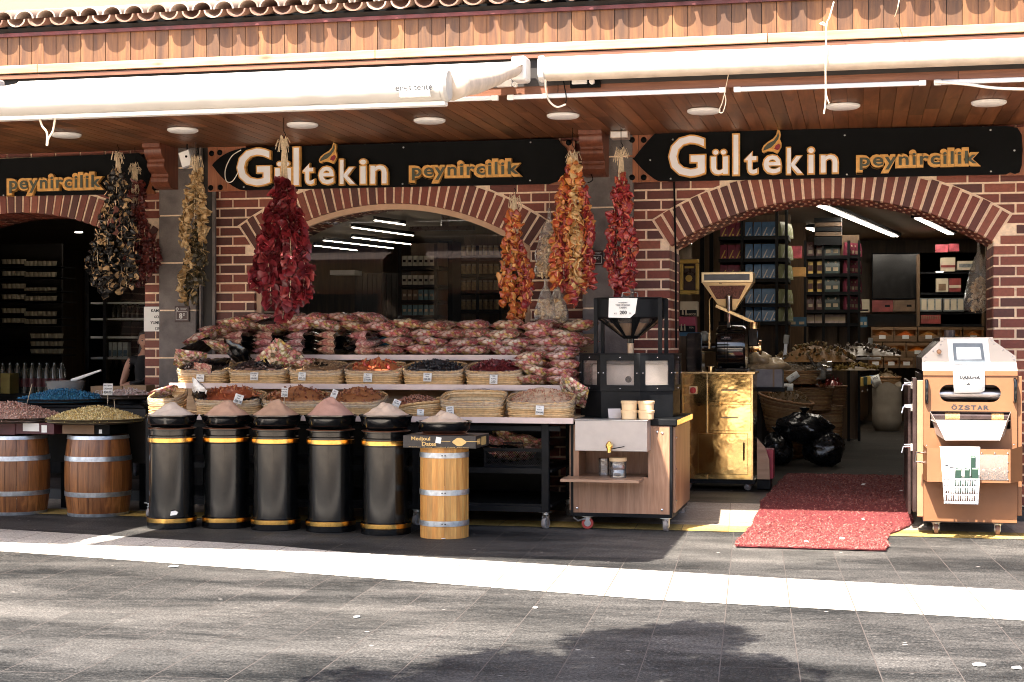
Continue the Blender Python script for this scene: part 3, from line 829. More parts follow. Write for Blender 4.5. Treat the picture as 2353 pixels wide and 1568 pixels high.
def front_awning(label, xa, xb, zc, zcase, with_end):
    T = thing('awning', label, 'awning', (xb, YE, zcase))
    fold_roll(xa, xb, YA, zc, 0.098).build('fabric_roll', FABW, T, ang=60)
    m = MB(); m.box(xa, xb + 0.02, YA - 0.03, YA + 0.04, zc - 0.125, zc - 0.098); m.build('front_bar', AWC, T, smooth=False, bevel=0.006)
    m = MB(); nX = 30; nY = 8; vs = []
    x2 = wx(1212, YE - 0.1)if with_end else xb
    for i in range(nX + 1):
        for j in range(nY + 1):
            s = j / nY
            x = xa + (xb + (x2 - xb) * s - xa) * i / nX
            y = YA + 0.05 + (YE - 0.16 - YA - 0.05) * s
            z = zc + 0.095 + (zcase + 0.05 - zc - 0.095) * s - 0.05 * math.sin(s * PI) + 0.008 * noise.noise(Vector((x * 3, y * 2, 0)))
            vs.append((x, y, z))
    fs = [(i*(nY+1)+j, (i+1)*(nY+1)+j, (i+1)*(nY+1)+j+1, i*(nY+1)+j+1) for i in range(nX) for j in range(nY)]
    m.add(vs, fs); o = m.build('fabric', FABT, T, ang=180)
    sd = o.modifiers.new('s', 'SOLIDIFY'); sd.thickness = 0.004
    if with_end:
        m = MB(); P0 = Vector((xb + .04, YA + .06, zc + .0)); P1 = Vector((x2 - .06, YE - .18, zcase + .01)); m.tube([P0 + (P1 - P0) * (i / 10) + Vector((0, 0, -.02 * math.sin(i / 10 * PI) + rnd(-.004, .004))) for i in range(11)], [.085 - .035 * (i / 10) + rnd(-.004, .004) for i in range(11)], 14); m.build('fabric_fold', FABT, T, ang=180)
    m = MB(); m.lathe([(0.03, 0), (0.098, 0.0), (0.104, 0.01), (0.104, 0.03), (0.09, 0.045), (0.0, 0.05)], (xb - 0.003, YA, zc), 20, 'X'); 
    m.build('end_cap', FABW, T)
    for xx in (xa + 0.7, xb - 0.55):
        m = MB(); el = Vector((xx - 0.5, (YA + YE) / 2, (zc + zcase) / 2 + 0.03))
        m.bar((xx, YA + 0.05, zc - 0.02), el, 0.04, 0.025); m.bar(el, (xx, YE - 0.15, zcase - 0.02), 0.045, 0.03); m.blob(el, 0.035)
        m.build('folding_arm', AWC, T)
    m = MB(); m.lathe([(0.075, 0), (0.075, xb2 - xa)] if False else [(0.06, 0), (0.06, (x2 if with_end else xb) - xa)], (xa, YE - 0.17, zcase), 16, 'X'); m.build('case_tube', AWC, T)
    m = MB(); m.box((x2 - 0.1), x2 + 0.02, YE - 0.26, YE - 0.06, zcase - 0.10, zcase + 0.09); m.build('case_end', AWC, T, bevel=0.02)
    return T
zcL = (wz(1025, 232, YA) + wz(1025, 165, YA)) / 2 + 0.005
zcs = wz(1300, 157, YE - 0.13)
TL = front_awning('white fabric awning rolled out low over the left shops with wrinkled roll', wx(1018, YA) - 4.42, wx(1018, YA), zcL, zcs, True)
pl = MB(); pl.box(wx(918, YA-.1), wx(987, YA-.1), YA - 0.108, YA - 0.06, zcL - 0.078, zcL + 0.002); pl.build('maker_plate', PAPER, TL, smooth=False)
mm = MB(); text_lines(mm, [('enes tente', 0.034)], wx(952, YA - .1), zcL - 0.008, YA - 0.108, 0.036, 0.006, off=0.016)
text_lines(mm, [('PVC BRANDA', 0.010), ('OTOMATIK SISTEM', 0.008)], wx(952, YA - .1), zcL - 0.052, YA - 0.108, 0.010, 0.003)
mm.build('maker_print', INK, TL, smooth=False)
front_awning('white rolled awning whose end lies beyond the left edge over the street', wx(1018, YA) - 9.4, wx(1018, YA) - 4.64, zcL, zcs, False)
# retracted awning on the right
T = thing('awning', 'closed white awning tube under the eave over the right shop', 'awning', (wx(1240, YE - .13), YE, zcs))
xa, xb = wx(1240, YE - 0.13), 5.6
m = MB(); r = 0.087
prof = [(-0.075, .055), (-0.086, .02), (-0.086, -.03), (-0.07, -.068), (-0.03, -.088), (0.05, -.088), (0.08, -.06), (0.085, .07), (-0.03, .088), (-0.06, .075)]
m.prism([(YE - 0.13 + a_, zcs + b_) for a_, b_ in prof], xa + 0.03, xb, 'X'); m.build('case', FABW, T, ang=50)
m = MB(); m.prism([(YE - 0.13 + a_ * 1.1, zcs + b_ * 1.12) for a_, b_ in prof], xa, xa + 0.045, 'X'); m.build('end_cap', AWC, T, ang=50, bevel=0.006)
m = MB(); m.prism([(YE - 0.13 + a_, zcs + b_) for a_, b_ in [(-0.0875, -0.01), (-0.0905, -0.02), (-0.074, -0.073), (-0.032, -0.093), (0.03, -0.093), (0.03, -0.089), (-0.03, -0.089), (-0.0705, -0.069)]], xa + 0.06, xb, 'X'); m.build('front_bar', FABT, T, ang=50)
for px in (1345,):
    m = MB(); x = wx(px, YE)
    m.box(x - 0.12, x + 0.12, YE - 0.02, YE + 0.02, ZC + 0.02, ZC + 0.1); m.build('bracket_plate', BLACK, T, bevel=0.003)
    m = MB(); m.box(x - 0.10, x + 0.02, YE - 0.05, YE - 0.02, ZC + 0.045, ZC + 0.095); m.lathe([(0.022, 0), (0.022, .04)], (x + 0.06, YE - 0.06, ZC + 0.06), 10, 'Y'); m.build('bracket', AWC, T, bevel=0.004)
# bracket of the left awning
m = MB(); x = wx(1172, YE); m.box(x - 0.10, x + 0.02, YE - 0.06, YE - 0.01, ZC + 0.045, ZC + 0.1); m.lathe([(0.022, 0), (0.022, .04)], (x + 0.05, YE - 0.06, ZC + 0.06), 10, 'Y'); m.build('bracket', AWC, TL, bevel=0.004)

# ================================================================ LED TUBES, LIGHTS, CABLES
TUBE = plain('tube_lamp_cover', (0.78, 0.80, 0.84), 0.3, 0, 0.03)
spans = [(-400, 20), (700, 1145), (1166, 1668), (1686, 2128), (2146, 2600)]
for k, (p0, p1) in enumerate(spans):
    Yt = YE + 0.02
    x0, x1 = wx(p0, Yt), wx(p1, Yt)
    names = ['half hidden under the awning at far left', 'just right of the rolled out awning end', 'hanging between the two awning cables', 'nearest the hanging long string on the right', 'running out of frame at the right edge']
    T = thing('tube_light', 'unlit white tube lamp under the eave, ' + names[k], 'tube light', (x0, Yt, ZC - 0.03), 0, 'tube lamps along the eave')
    m = MB(); m.box(x0 + 0.05, x1 - 0.05, Yt - 0.018, Yt + 0.018, ZC - 0.05, ZC - 0.014); m.build('diffuser', TUBE, T, bevel=0.012)
    m = MB(); m.box(x0, x0 + 0.055, Yt - 0.02, Yt + 0.02, ZC - 0.053, ZC - 0.013); m.build('end_cap', PLASTW, T, bevel=0.004)
    m = MB(); m.box(x1 - 0.055, x1, Yt - 0.02, Yt + 0.02, ZC - 0.053, ZC - 0.013); m.build('end_cap', PLASTW, T, bevel=0.004)
LD = plain('ceiling_light_diffuser', (0.80, 0.80, 0.80), 0.35, 0, 0.02)
LD.node_tree.nodes['Principled BSDF'].inputs['Emission Color'].default_value = (1, 0.97, 0.93, 1)
first = None
pos = [(152, 312), (420, 301), (695, 289), (987, 279), (1294, 268), (1617, 257), (1937, 246), (2272, 238)]
lbl = ['above the dark left arch behind the cream cord', 'left of the hanging white speaker box', 'above the start of the middle sign next to a hook', 'above the middle sign between the two awnings', 'left of the wooden corbel', 'with a thin looped string touching it', 'with two long string ends beside it', 'rightmost of the row near the right edge']
for (px, py), l in zip(pos, lbl):
    c = atz(px, py, ZC - 0.02)
    T = thing('ceiling_light', 'round white flush ceiling light, ' + l, 'ceiling light', (c.x, c.y, ZC), 0, 'round lights in a row on the timber soffit')
    m = MB(); m.lathe([(0.125, 0), (0.142, -0.006), (0.142, -0.02), (0.135, -0.027)], (0, 0, 0), 32); m.build('rim', PLASTW, T, local=True)
    m = MB(); m.lathe([(0.134, -0.0272), (0.12, -0.034), (0.0, -0.037)], (0, 0, 0), 32, caps=False); m.build('diffuser', LD, T, local=True)
def cord(label, pts, r, mat, cat='cord', name='cord'):
    m = MB(); P_ = [Vector(p) for p in pts]; S_ = []
    for i in range(len(P_) - 1):
        p0 = P_[max(0, i - 1)]; p1 = P_[i]; p2 = P_[i + 1]; p3 = P_[min(len(P_) - 1, i + 2)]
        for k in range(6):
            t = k / 6
            S_.append(0.5 * ((2 * p1) + (-p0 + p2) * t + (2*p0 - 5*p1 + 4*p2 - p3) * t*t + (-p0 + 3*p1 - 3*p2 + p3) * t**3))
    S_.append(P_[-1]); m.tube(S_, r, 6)
    return tag(m.build(name, mat, None, loc=P_[0]), label, cat)
STRING = plain('string', (0.70, 0.60, 0.45), 0.7, 0, 0.2, 40)
CABW = plain('white_cable', (0.75, 0.70, 0.62), 0.5)
YC = YE - 0.25
cord('long knotted cream string hanging from the roof tiles past the right awning', [at(1916, 5, YE-.22), at(1906, 40, YC), at(1899, 62, YC), at(1897, 150, YC), at(1897, 230, YC), at(1893, 262, YC)], 0.006, STRING, 'string', 'string')
cord('second loose end of the long string beside the round light', [at(1898, 60, YC), at(1884, 55, YC), at(1898, 66, YC), at(1897, 200, YC), at(1905, 238, YC)], 0.005, STRING, 'string', 'string')
cord('short thin string hanging over the roof edge near the right', [at(2066, 0, YE-.2), at(2063, 18, YC), at(2056, 38, YE-.03)], 0.004, STRING, 'string', 'string')
cord('looped thin string tied to the tube lamp and hanging to a round light', [at(1674, 170, YE), at(1668, 200, YE), at(1660, 235, YE), at(1652, 256, YE), at(1661, 258, YE), at(1668, 232, YE), at(1664, 212, YE)], 0.0035, STRING, 'string', 'string')
cord('thick white cable looping down from the right awning end', [at(1253, 170, YE-.18), at(1254, 205, YE-.1), at(1262, 232, YE), at(1280, 246, YE), at(1300, 240, YE)], 0.008, CABW)
cord('thin black wire hanging beside the looping white cable', [at(1294, 183, YE), at(1298, 205, YE), at(1301, 222, YE), at(1300, 238, YE)], 0.005, BLACK)
cord('cream cord hanging in a V from the left awning', [at(90, 268, YA), at(97, 290, YA), at(108, 306, YA), at(108, 335, YA), at(112, 318, YA), at(122, 300, YA), at(127, 268, YA)], 0.007, STRING)
cord('white cable loop hanging on the left end of the middle sign', [at(554, 345, SY-.03), at(532, 360, SY-.06), at(518, 390, SY-.06), at(520, 416, SY-.06), at(534, 417, SY-.06), at(548, 395, SY-.06)], 0.005, CABW)
cord('thin black cable running down the brick beside the doorway', [at(1549, 418, -.03), at(1551, 520, -.03), at(1553, 600, -.03), at(1553, 700, -.03), at(1554, 800, -.03)], 0.010, BLACK)
cord('white band of cable slung under the eave at the far right', [at(2146, 188, YE-.03), at(2220, 194, YE-.05), at(2290, 203, YE-.05), at(2400, 206, YE-.05)], 0.011, CABW)
cord('small black S hook under the wooden corbel', [at(1358, 400, -.3), at(1362, 412, -.3), at(1357, 418, -.3), at(1350, 420, -.3)], 0.005, BLACK, 'hook', 'hook')
# small white speaker box by the stone pier
c = at(430, 366, -0.4)
T = thing('speaker', 'small white box speaker hanging tilted by the left stone pier', 'speaker', c)
m = MB(); m.obox(c, (0.125, 0.08, 0.165), Euler((0, R(-17), 0)).to_matrix()); m.build('case', plain('speaker_grey', (0.42, 0.42, 0.44), 0.5), T, bevel=0.008)
m = MB(); m.obox(c + Vector((0, -0.042, 0)), (0.108, 0.006, 0.148), Euler((0, R(-17), 0)).to_matrix()); m.build('front', PLASTW, T, bevel=0.003)
m = MB(); m.lathe([(0.012, 0), (0.012, -.008)], c + Vector((0.012, -0.046, 0.02)), 12, 'Y'); m.build('button', BLACK, T)
m = MB(); m.bar(c + Vector((0, 0, .08)), (c.x, c.y, ZC), 0.01); m.build('hanger', BLACK, T)
# small junction box by the right sign
c = at(1425, 312, -0.35)
T = thing('junction_box', 'small pale metal box under the soffit beside the right sign', 'metal box', c)
m = MB(); m.box(c.x - .085, c.x + .085, c.y - .08, c.y + .08, ZC - .07, ZC - .002); m.build('case', plain('beige_metal', (.5,.42,.36), .4, .3), T, bevel=.006)
m = MB(); m.box(c.x - .075, c.x + .075, c.y - .084, c.y - .078, ZC - .062, ZC - .012); m.build('lid', AWC, T, bevel=.002)
# ================================================================ STALL: shapes used many times
def tpl_bean(a=1.0, b=0.55, c=0.5, nu=6, nv=4, bend=0.0):
    m = MB(); m.blob((0, 0, 0), (a, b, c), nu, nv, fn=lambda p: Vector((p.x, p.y + bend * (p.x * p.x - 0.3), p.z)))
    return [Vector(v) for v in m.v], m.f
def tpl_chunk(seed, a=1, b=0.7, c=0.5, j=0.45):
    random.seed(seed); m = MB(); m.blob((0, 0, 0), (a, b, c), 6, 4, jit=j); return [Vector(v) for v in m.v], m.f
def tpl_cup(seed, rad=1.0, dep=0.8, n=8, rough=0.3, rings=3, asp=1.0):
    random.seed(seed); vs = []; fs = []
    ph = [rnd(-rough, rough) for _ in range(n)]; ph2 = [rnd(-rough, rough) for _ in range(n)]
    for j in range(rings + 1):
        s = j / rings
        for i in range(n):
            a = 2 * PI * i / n
            r = rad * (0.25 + 0.75 * math.sin(s * PI * 0.62)) * (1 + ph[i] * s + 0.18 * math.sin(a * 3 + seed))
            vs.append(Vector((math.cos(a) * r * asp, math.sin(a) * r, -dep * 0.5 + dep * s + ph2[i] * s * dep)))
    for j in range(rings):
        for i in range(n):
            a = j * n + i; b = j * n + (i + 1) % n; fs.append((a, b, b + n, a + n))
    fs.append(tuple(range(n))[::-1])
    return vs, fs
def tpl_petal(seed, L=1.0, Wd=0.42):
    random.seed(seed); vs = []; fs = []; nj = 5; ni = 5; f = rnd(0.4, 1.1); tw = rnd(-0.8, 0.8); bn = rnd(-0.5, 0.5)
    for j in range(nj + 1):
        s = j / nj; w = Wd * (0.35 + math.sin(PI * min(1, s * 0.9 + 0.12))) * (1 + rnd(-.15, .15))
        for i in range(ni):
            u = i / (ni - 1) * 2 - 1
            x = u * w; z = abs(u) ** 1.3 * w * f + rnd(-.05, .05); y = s * L
            a = tw * s; x, z = x * math.cos(a) - z * math.sin(a), x * math.sin(a) + z * math.cos(a)
            vs.append(Vector((x, y - L * .1, z + bn * s * s)))
    for j in range(nj):
        for i in range(ni - 1):
            a = j * ni + i; fs.append((a, a + 1, a + ni + 1, a + ni))
    return vs, fs
TB = [tpl_bean(1, .55, .5, 6, 4, b) for b in (0, .25, -.2)]
TC = [tpl_chunk(s) for s in range(20, 26)]
TCF = [tpl_chunk(s, 1.1, .65, .3, .55) for s in range(30, 36)]
TR = [tpl_bean(.9, .85, .8, 6, 4)]
TCUP = [tpl_cup(s) for s in range(40, 47)]
TPET = [tpl_petal(s) for s in range(50, 58)]
random.seed(11)
def rmat(p, s, full=True, tilt=1.0):
    if full: q = Euler((rnd(0, 6.28), rnd(0, 6.28), rnd(0, 6.28))).to_matrix()
    else: q = Euler((rnd(-tilt, tilt), rnd(-tilt, tilt), rnd(0, 6.28))).to_matrix()
    return Matrix.Translation(p) @ (q * s).to_4x4()
def sup(t, e):
    c, s = math.cos(t), math.sin(t)
    return math.copysign(abs(c) ** (2 / e), c), math.copysign(abs(s) ** (2 / e), s)
def heap(name, label, cat, c, rx, ry, h, mat, base, tpls, size, dens=1.5, e=2.0, slope=0.0, loc=None, peak=1.6, group=None):
    c = Vector(c); mb = MB()
    def zz(r): return h * (1 - min(1, r) ** peak)
    # underlying dome
    nr, na = 7, 28; vs = []; fs = []
    for j in range(nr + 1):
        r = j / nr
        for i in range(na):
            x, y = sup(2 * PI * i / na, e); vs.append(c + Vector((x * rx * r, y * ry * r, zz(r) - size * 0.55 + y * ry * slope)))
    for j in range(nr):
        for i in range(na):
            a = j * na + i; b = j * na + (i + 1) % na; fs.append((a, a + na, b + na, b))
    mb.add(vs, fs, 1)
    n = int(dens * 1.7 * rx * ry / (size * size))
    for k in range(n):
        while True:
            x, y = rnd(-1, 1), rnd(-1, 1)
            if abs(x) ** e + abs(y) ** e < 1: break
        r = (abs(x) ** e + abs(y) ** e) ** (1 / e)
        p = c + Vector((x * rx, y * ry, zz(r) + rnd(-.2, .55) * size + y * ry * slope))
        mb.inst(random.choice(tpls), [rmat(p, size * rnd(.42, .62), True)], 0)
    o = mb.build(name, mat, None, loc=c, ang=50)
    return tag(o, label, cat, group, 'stuff')

# wicker
WICK = isl('wicker', [(0.80, 0.54, 0.27), (0.86, 0.64, 0.36), (0.72, 0.45, 0.20), (0.88, 0.70, 0.44)], 0.6, 0.45, 0.3, 120, ns=30)
WICKD = isl('dark_wicker', [(0.46, 0.25, 0.10), (0.55, 0.32, 0.14), (0.38, 0.19, 0.08), (0.60, 0.37, 0.18)], 0.55, 0.45, 0.3, 120, ns=30)
def basket(label, c, rx, ry, h, e=3.2, flare=0.06, mat=WICK, liner=True, rim_tilt=None, rows=None, rowh=0.0155, rz=0.0, group=None, rimr=0.009):
    T = thing('wicker_basket', label, 'basket', c, rz, group)
    nrow = rows or max(4, int(h / rowh)); na = 96; m = MB(); per = 2 * (rx + ry); stakes = int(per / 0.05)
    def rad(s, t):
        x, y = sup(t, e); k = 1 - flare * (1 - s); return Vector((x * rx * k, y * ry * k, 0))
    def top(t):
        return rim_tilt(t) if rim_tilt else 0.0
    for j in range(nrow):
        vs = []; fs = []
        for i in range(na):
            t = 2 * PI * i / na
            w = 0.0045 * math.sin(stakes * t / 2 + (PI if j % 2 else 0)) + rnd(-.0008, .0008)
            d = rad(0.5, t).normalized()
            for q, (s0, bul) in enumerate(((0.06, 0.0), (0.5, 0.006), (0.94, 0.0))):
                s = (j + s0) / nrow
                p = rad(s, t) + d * (w + bul); p.z = s * (h + top(t)); vs.append(p)
        for i in range(na):
            i2 = (i + 1) % na
            for q in range(2): fs.append((i * 3 + q, i2 * 3 + q, i2 * 3 + q + 1, i * 3 + q + 1))
        m.add(vs, fs)
    m.build('woven_side', mat, T, local=True, ang=180)
    m = MB(); pts = []
    for i in range(na):
        t = 2 * PI * i / na; p = rad(1, t); p.z = h + top(t) + 0.003 * math.sin(i * 1.9); pts.append(p)
    m.tube(pts, [rimr + 0.002 * math.sin(i * 2.3) for i in range(na)], 6, closed=True); m.build('rim', mat, T, local=True, ang=180)
    m = MB(); m.add([rad(0.3, 2 * PI * i / 24) * 0.97 + Vector((0, 0, 0.01)) for i in range(24)], [tuple(range(24))]); m.build('base', mat, T, local=True, smooth=False)
    if liner:
        vs = []; fs = []; nl = 72; sd = rnd(0, 50); ks = [(1.0, -0.40 * h, .012), (1.012, -0.12 * h, .013), (1.01, .010, .006), (.985, .012, -.008)]
        for i in range(nl):
            t = 2 * PI * i / nl
            for q, (k, dz, o_) in enumerate(ks):
                p = rad(1, t); d = p.normalized(); n_ = noise.noise(Vector((math.cos(t) * 3 + sd, math.sin(t) * 3, q * 0.7)))
                p = p * k + d * (o_ + 0.006 * n_); p.z = h + top(t) + dz * (1 + 0.5 * n_) + 0.012 * n_
                vs.append(p)
        Q = len(ks)
        for i in range(nl):
            i2 = (i + 1) % nl
            for q in range(Q - 1): fs.append((i * Q + q, i2 * Q + q, i2 * Q + q + 1, i * Q + q + 1))
        m = MB(); m.add(vs, fs); m.build('plastic_liner', FILM, T, local=True, ang=60)
    return T

# ---------------------------------------------------------------- the stand
STW = plain('stand_trim', (0.62, 0.50, 0.46), 0.4, 0.1, 0.08, 8)
PLY = wood('stand_board', (0.42, 0.28, 0.16), (0.56, 0.40, 0.25), 'X', 0.6, 8, 0.1, False)
Z1, Z2, Z3 = 0.962, 1.228, 1.492
Y1a, Y2a, Y3a = -1.86, -1.36, -0.92
sx0, sx1 = wx(395, Y2a), wx(1318, Y1a)
T = thing('display_stand', 'three tier display stand on a black frame, covered in baskets and candy bags', 'display stand', ((sx0 + sx1) / 2, -1.1, 0))
def tier(z, y0, y1, x0, x1, joints):
    xs = [x0] + [wx(j, y0) for j in joints] + [x1]
    for a_, b_ in zip(xs, xs[1:]):
        m = MB(); m.box(a_ + 0.002, b_ - 0.002, y0, y0 + 0.02, z - 0.047, z + 0.004); m.build('shelf_edge', STW, T, smooth=False, bevel=0.003)
    m = MB(); m.box(x0, x1, y0 + 0.021, y1, z - 0.03, z); m.build('shelf', PLY, T, smooth=False)
tier(Z1, Y1a, -0.9, wx(340, Y1a), sx1, [])
tier(Z2, Y2a, -0.5, wx(388, Y2a), wx(1328, Y2a), [832])
tier(Z3, Y3a, -0.15, wx(410, Y3a), wx(1352, Y3a), [870])
m = MB(); m.box(wx(392, Y2a + .3), wx(1318, Y2a + .3), Y2a + 0.40, Y2a + 0.42, Z1, Z2 - 0.03); m.build('riser', PLY, T, smooth=False)
m = MB(); m.box(wx(410, Y3a + .3), wx(1345, Y3a + .3), Y3a + 0.40, Y3a + 0.42, Z2, Z3 - 0.03); m.build('riser', PLY, T, smooth=False)
m = MB(); m.box(wx(1322, -.3), wx(1366, -.3), -0.35, -0.13, Z3 + 0.0, Z3 + 0.20); m.build('end_board', PLY, T, smooth=False)
lx = [wx(350, -1.7), wx(620, -1.7), wx(960, -1.7), wx(1256, -1.7)]
for x in lx:
    for y in (-1.74, -0.6):
        m = MB(); m.box(x - 0.032, x + 0.032, y - 0.032, y + 0.032, 0.15, Z1 - 0.05); m.build('leg', BLKMET, T, smooth=False, bevel=0.003)
for z_, n_ in ((Z1 - 0.095, 0.045), (0.50, 0.05), (0.17, 0.05)):
    m = MB(); m.box(wx(345, -1.7), wx(1290 if z_ > .6 else 1262, -1.7), -1.77, -1.735, z_ - n_ / 2, z_ + n_ / 2); m.build('rail', BLKMET, T, smooth=False, bevel=0.003)
for z_ in (0.50, 0.20):
    m = MB(); m.box(wx(345, -1.7), wx(1262, -1.7) + 0.03, -1.73, -0.55, z_ - 0.012, z_ + 0.012); m.build('lower_shelf', BLKMET, T, smooth=False)
m = MB(); m.box(wx(345, -0.5), wx(1262, -.5), -0.56, -0.54, 0.2, 0.9); m.build('back_panel', BLKMET, T, smooth=False)
RUB = plain('caster_wheel', (0.22, 0.20, 0.19), 0.5); REDW = plain('red_caster', (0.35, 0.04, 0.03), 0.45)
def caster(par, x, y, ztop, r=0.052, rot=0.0, wheel=RUB, brake=False, z0=0.0, rimm=STEEL):
    c_, s_ = math.cos(rot), math.sin(rot)
    def Q(a, b, z): return (x + a * c_ - b * s_, y + a * s_ + b * c_, z)
    m = MB(); q = Matrix.Rotation(rot, 3, 'Z')
    m.obox(Q(0, 0, ztop - 0.004), (0.09, 0.08, 0.008), q); m.obox(Q(0.0, -0.024, z0 + r + 0.025), (0.035, 0.004, r + 0.03), q); m.obox(Q(0.0, 0.024, z0 + r + 0.025), (0.035, 0.004, r + 0.03), q)
    m.lathe([(0.03, 0), (0.03, -0.02)], Q(0, 0, ztop - 0.008), 14); m.obox(Q(0, 0, z0 + 2 * r + 0.012), (0.05, 0.052, 0.006), q)
    F = m.build('caster_fork', rimm, par, bevel=0.001)
    m = MB(); p0 = Vector(Q(0, -0.017, z0 + r)); p1 = Vector(Q(0, 0.017, z0 + r)); d = (p1 - p0)
    m.tube([p0, p0 + d * .15, p1 - d * .15, p1], [r * .93, r, r, r * .93], 24); m.build('caster_wheel', wheel, par)
    m = MB(); m.tube([p0 - d * .1, p1 + d * .1], [r * .55, r * .55], 18); m.tube([p0 - d * .35, p1 + d * .35], [r * .14, r * .14], 8); m.build('caster_hub', rimm, par)
    if brake:
        m = MB(); m.tube([Q(-.02, -.03, z0 + r + .04), Q(-.08, -.035, z0 + r + .025), Q(-.12, -.03, z0 + r + .05)], [.009, .008, .006], 6); m.build('caster_brake', rimm, par)
for x in lx:
    caster(T, x - .005, -1.72, 0.148, 0.05, R(70), RUB)
    caster(T, x, -0.62, 0.148, 0.05, R(60), RUB)

# ---------------------------------------------------------------- baskets with dried fruit
def dmat(nm, cols, rough=0.5, coat=0.2, **k): return isl(nm, cols, rough, 0.35, 0.4, 110, coat, **k)
H_DARK = dmat('dark_raisins', [(0.022, 0.010, 0.009), (0.035, 0.016, 0.013), (0.05, 0.02, 0.015)])
H_TAN = dmat('tan_mulberries', [(0.36, 0.22, 0.11), (0.42, 0.28, 0.15), (0.28, 0.16, 0.08)])
H_RED = dmat('red_dried_tomato', [(0.52, 0.05, 0.02), (0.58, 0.11, 0.03), (0.34, 0.025, 0.015), (0.62, 0.20, 0.07)])
H_BLK = dmat('black_olives', [(0.008, 0.009, 0.012), (0.016, 0.016, 0.02)])
H_CRAN = dmat('dark_red_cranberries', [(0.15, 0.012, 0.018), (0.21, 0.022, 0.026), (0.10, 0.008, 0.012)])
H_ORG = dmat('orange_dried_apricot', [(0.50, 0.16, 0.05), (0.42, 0.12, 0.04), (0.58, 0.23, 0.08), (0.34, 0.08, 0.03)])
H_BRN = dmat('brown_dried_fruit', [(0.25, 0.07, 0.025), (0.33, 0.11, 0.04), (0.17, 0.045, 0.02), (0.40, 0.16, 0.06)])
H_HAZ = dmat('hazelnuts', [(0.36, 0.16, 0.10), (0.44, 0.22, 0.14), (0.30, 0.12, 0.07)])
H_ALM = dmat('almonds', [(0.42, 0.19, 0.11), (0.50, 0.26, 0.16), (0.36, 0.14, 0.08), (0.60, 0.42, 0.28)])
bd = plain('heap_base', (0.03, 0.015, 0.01), 0.8); bt = plain('heap_base_tan', (0.25, 0.14, 0.08), 0.8)
cards = []
CARDN = [0]
def price_card(label, c, w, h, lines, rx=0.0, rz=0.0, ry=0.0, stick=False, lh=None):
    """paper card, centre c, facing the street"""
    c = Vector(c); T = thing('price_card', label, 'price card', c, 0, 'handwritten price cards')
    q = Euler((rx, ry, rz)).to_matrix()
    m = MB(); vs = []; fs = []; nxx = 5
    for i in range(nxx + 1):
        u = i / nxx
        for zz_ in (-h / 2, h / 2):
            vs.append(c + q @ Vector(((u - .5) * w, 0.006 * math.sin(u * PI) * (1 if zz_ > 0 else .3), zz_)))
    for i in range(nxx): fs.append((2 * i, 2 * i + 2, 2 * i + 3, 2 * i + 1))
    m.add(vs, fs); o = m.build('paper', PAPER, T); s = o.modifiers.new('s', 'SOLIDIFY'); s.thickness = 0.0012
    fr = Matrix.Translation(c) @ q.to_4x4() @ Matrix.Rotation(0, 4, 'Z')
    m = MB(); lh = lh or h * 0.16; z = h * 0.38
    for k, s_ in enumerate(lines):
        last = k == len(lines) - 1
        hh = lh * (1.35 if last else 0.85); asp = text_geo(s_, 0.004)[2]; ww = min(hh * asp, w * .84); xo = rnd(-.06, .06) * w
        put_text(m, s_, xo - ww / 2, xo + ww / 2, z - hh, z, -0.0015, 0.001, 0.004, None, fr)
        z -= hh + lh * .75
    m.build('handwriting', INK, T, smooth=False)
    if stick:
        m = MB(); m.cyl(c + q @ Vector((0, .004, -h / 2 + .01)), c + q @ Vector((0, .004, -h / 2 - .09)), .0035, n=6); m.build('stick', RAFIA, T)
    return T
def lb(px0, px1, ybot, yrim, Y, content, mat, base, tpls, size, label, hl, cat, hh=0.045, dens=1.4, ry=0.165, liner=True, fill=1.0, zb=None, hgt=None, peak=2.6):
    x0, x1 = wx(px0, Y), wx(px1, Y); rx = (x1 - x0) / 2 - 0.006; z = zb if zb is not None else wz((px0 + px1) / 2, ybot, Y)
    h = hgt or (wz((px0 + px1) / 2, yrim, Y) - z)
    c = Vector(((x0 + x1) / 2, Y + ry + 0.01, z))
    basket(label, c, rx, ry, h, 3.6, 0.05, WICK, liner, lambda t: (.5 + .5 * math.copysign(abs(math.sin(t)) ** .55, math.sin(t))) * .085, group='shallow wicker baskets on the stand')
    if content: heap(content, hl, cat, c + Vector((0, 0, h * fill - 0.02 + .042 * fill)), rx - .02, ry - .02, hh, mat, base, tpls, size, dens, 3.0, peak=peak, slope=.085 / (2 * ry) * fill ** 3)
    return c, rx, ry, h
Yb = Y2a + 0.01
rowB = [
 (397, 513, 'dried_plums', H_DARK, bd, TR, .026, 'leftmost basket of the middle tier, half hidden under candy bags', 'dark dried plums in the leftmost basket of the middle tier', 'dried plums'),
 (515, 652, 'raisins', H_DARK, bd, TR, .022, 'middle tier basket of dark raisins with a candy bag lying over it', 'dark brown raisins under the tilted candy bag', 'raisins'),
 (655, 781, 'dried_mulberries', H_TAN, bt, TC, .018, 'middle tier basket of tan mulberries with a bag and black foil on top', 'tan dried mulberries in the third basket of the middle tier', 'dried mulberries'),
 (783, 916, 'dried_tomatoes', H_RED, bd, TCF, .034, 'middle tier basket heaped with bright red dried tomatoes', 'bright red curled dried tomato pieces', 'dried tomatoes'),
 (918, 1060, 'dried_apricots', H_BLK, bd, TR, .026, 'middle tier basket filled with black fruit', 'black dried apricots in the middle tier', 'dried fruit'),
 (1062, 1196, 'dried_cherries', H_CRAN, bd, TCF, .024, 'middle tier basket of dark crimson dried cherries at its right end', 'dark crimson dried cherries', 'dried cherries')]
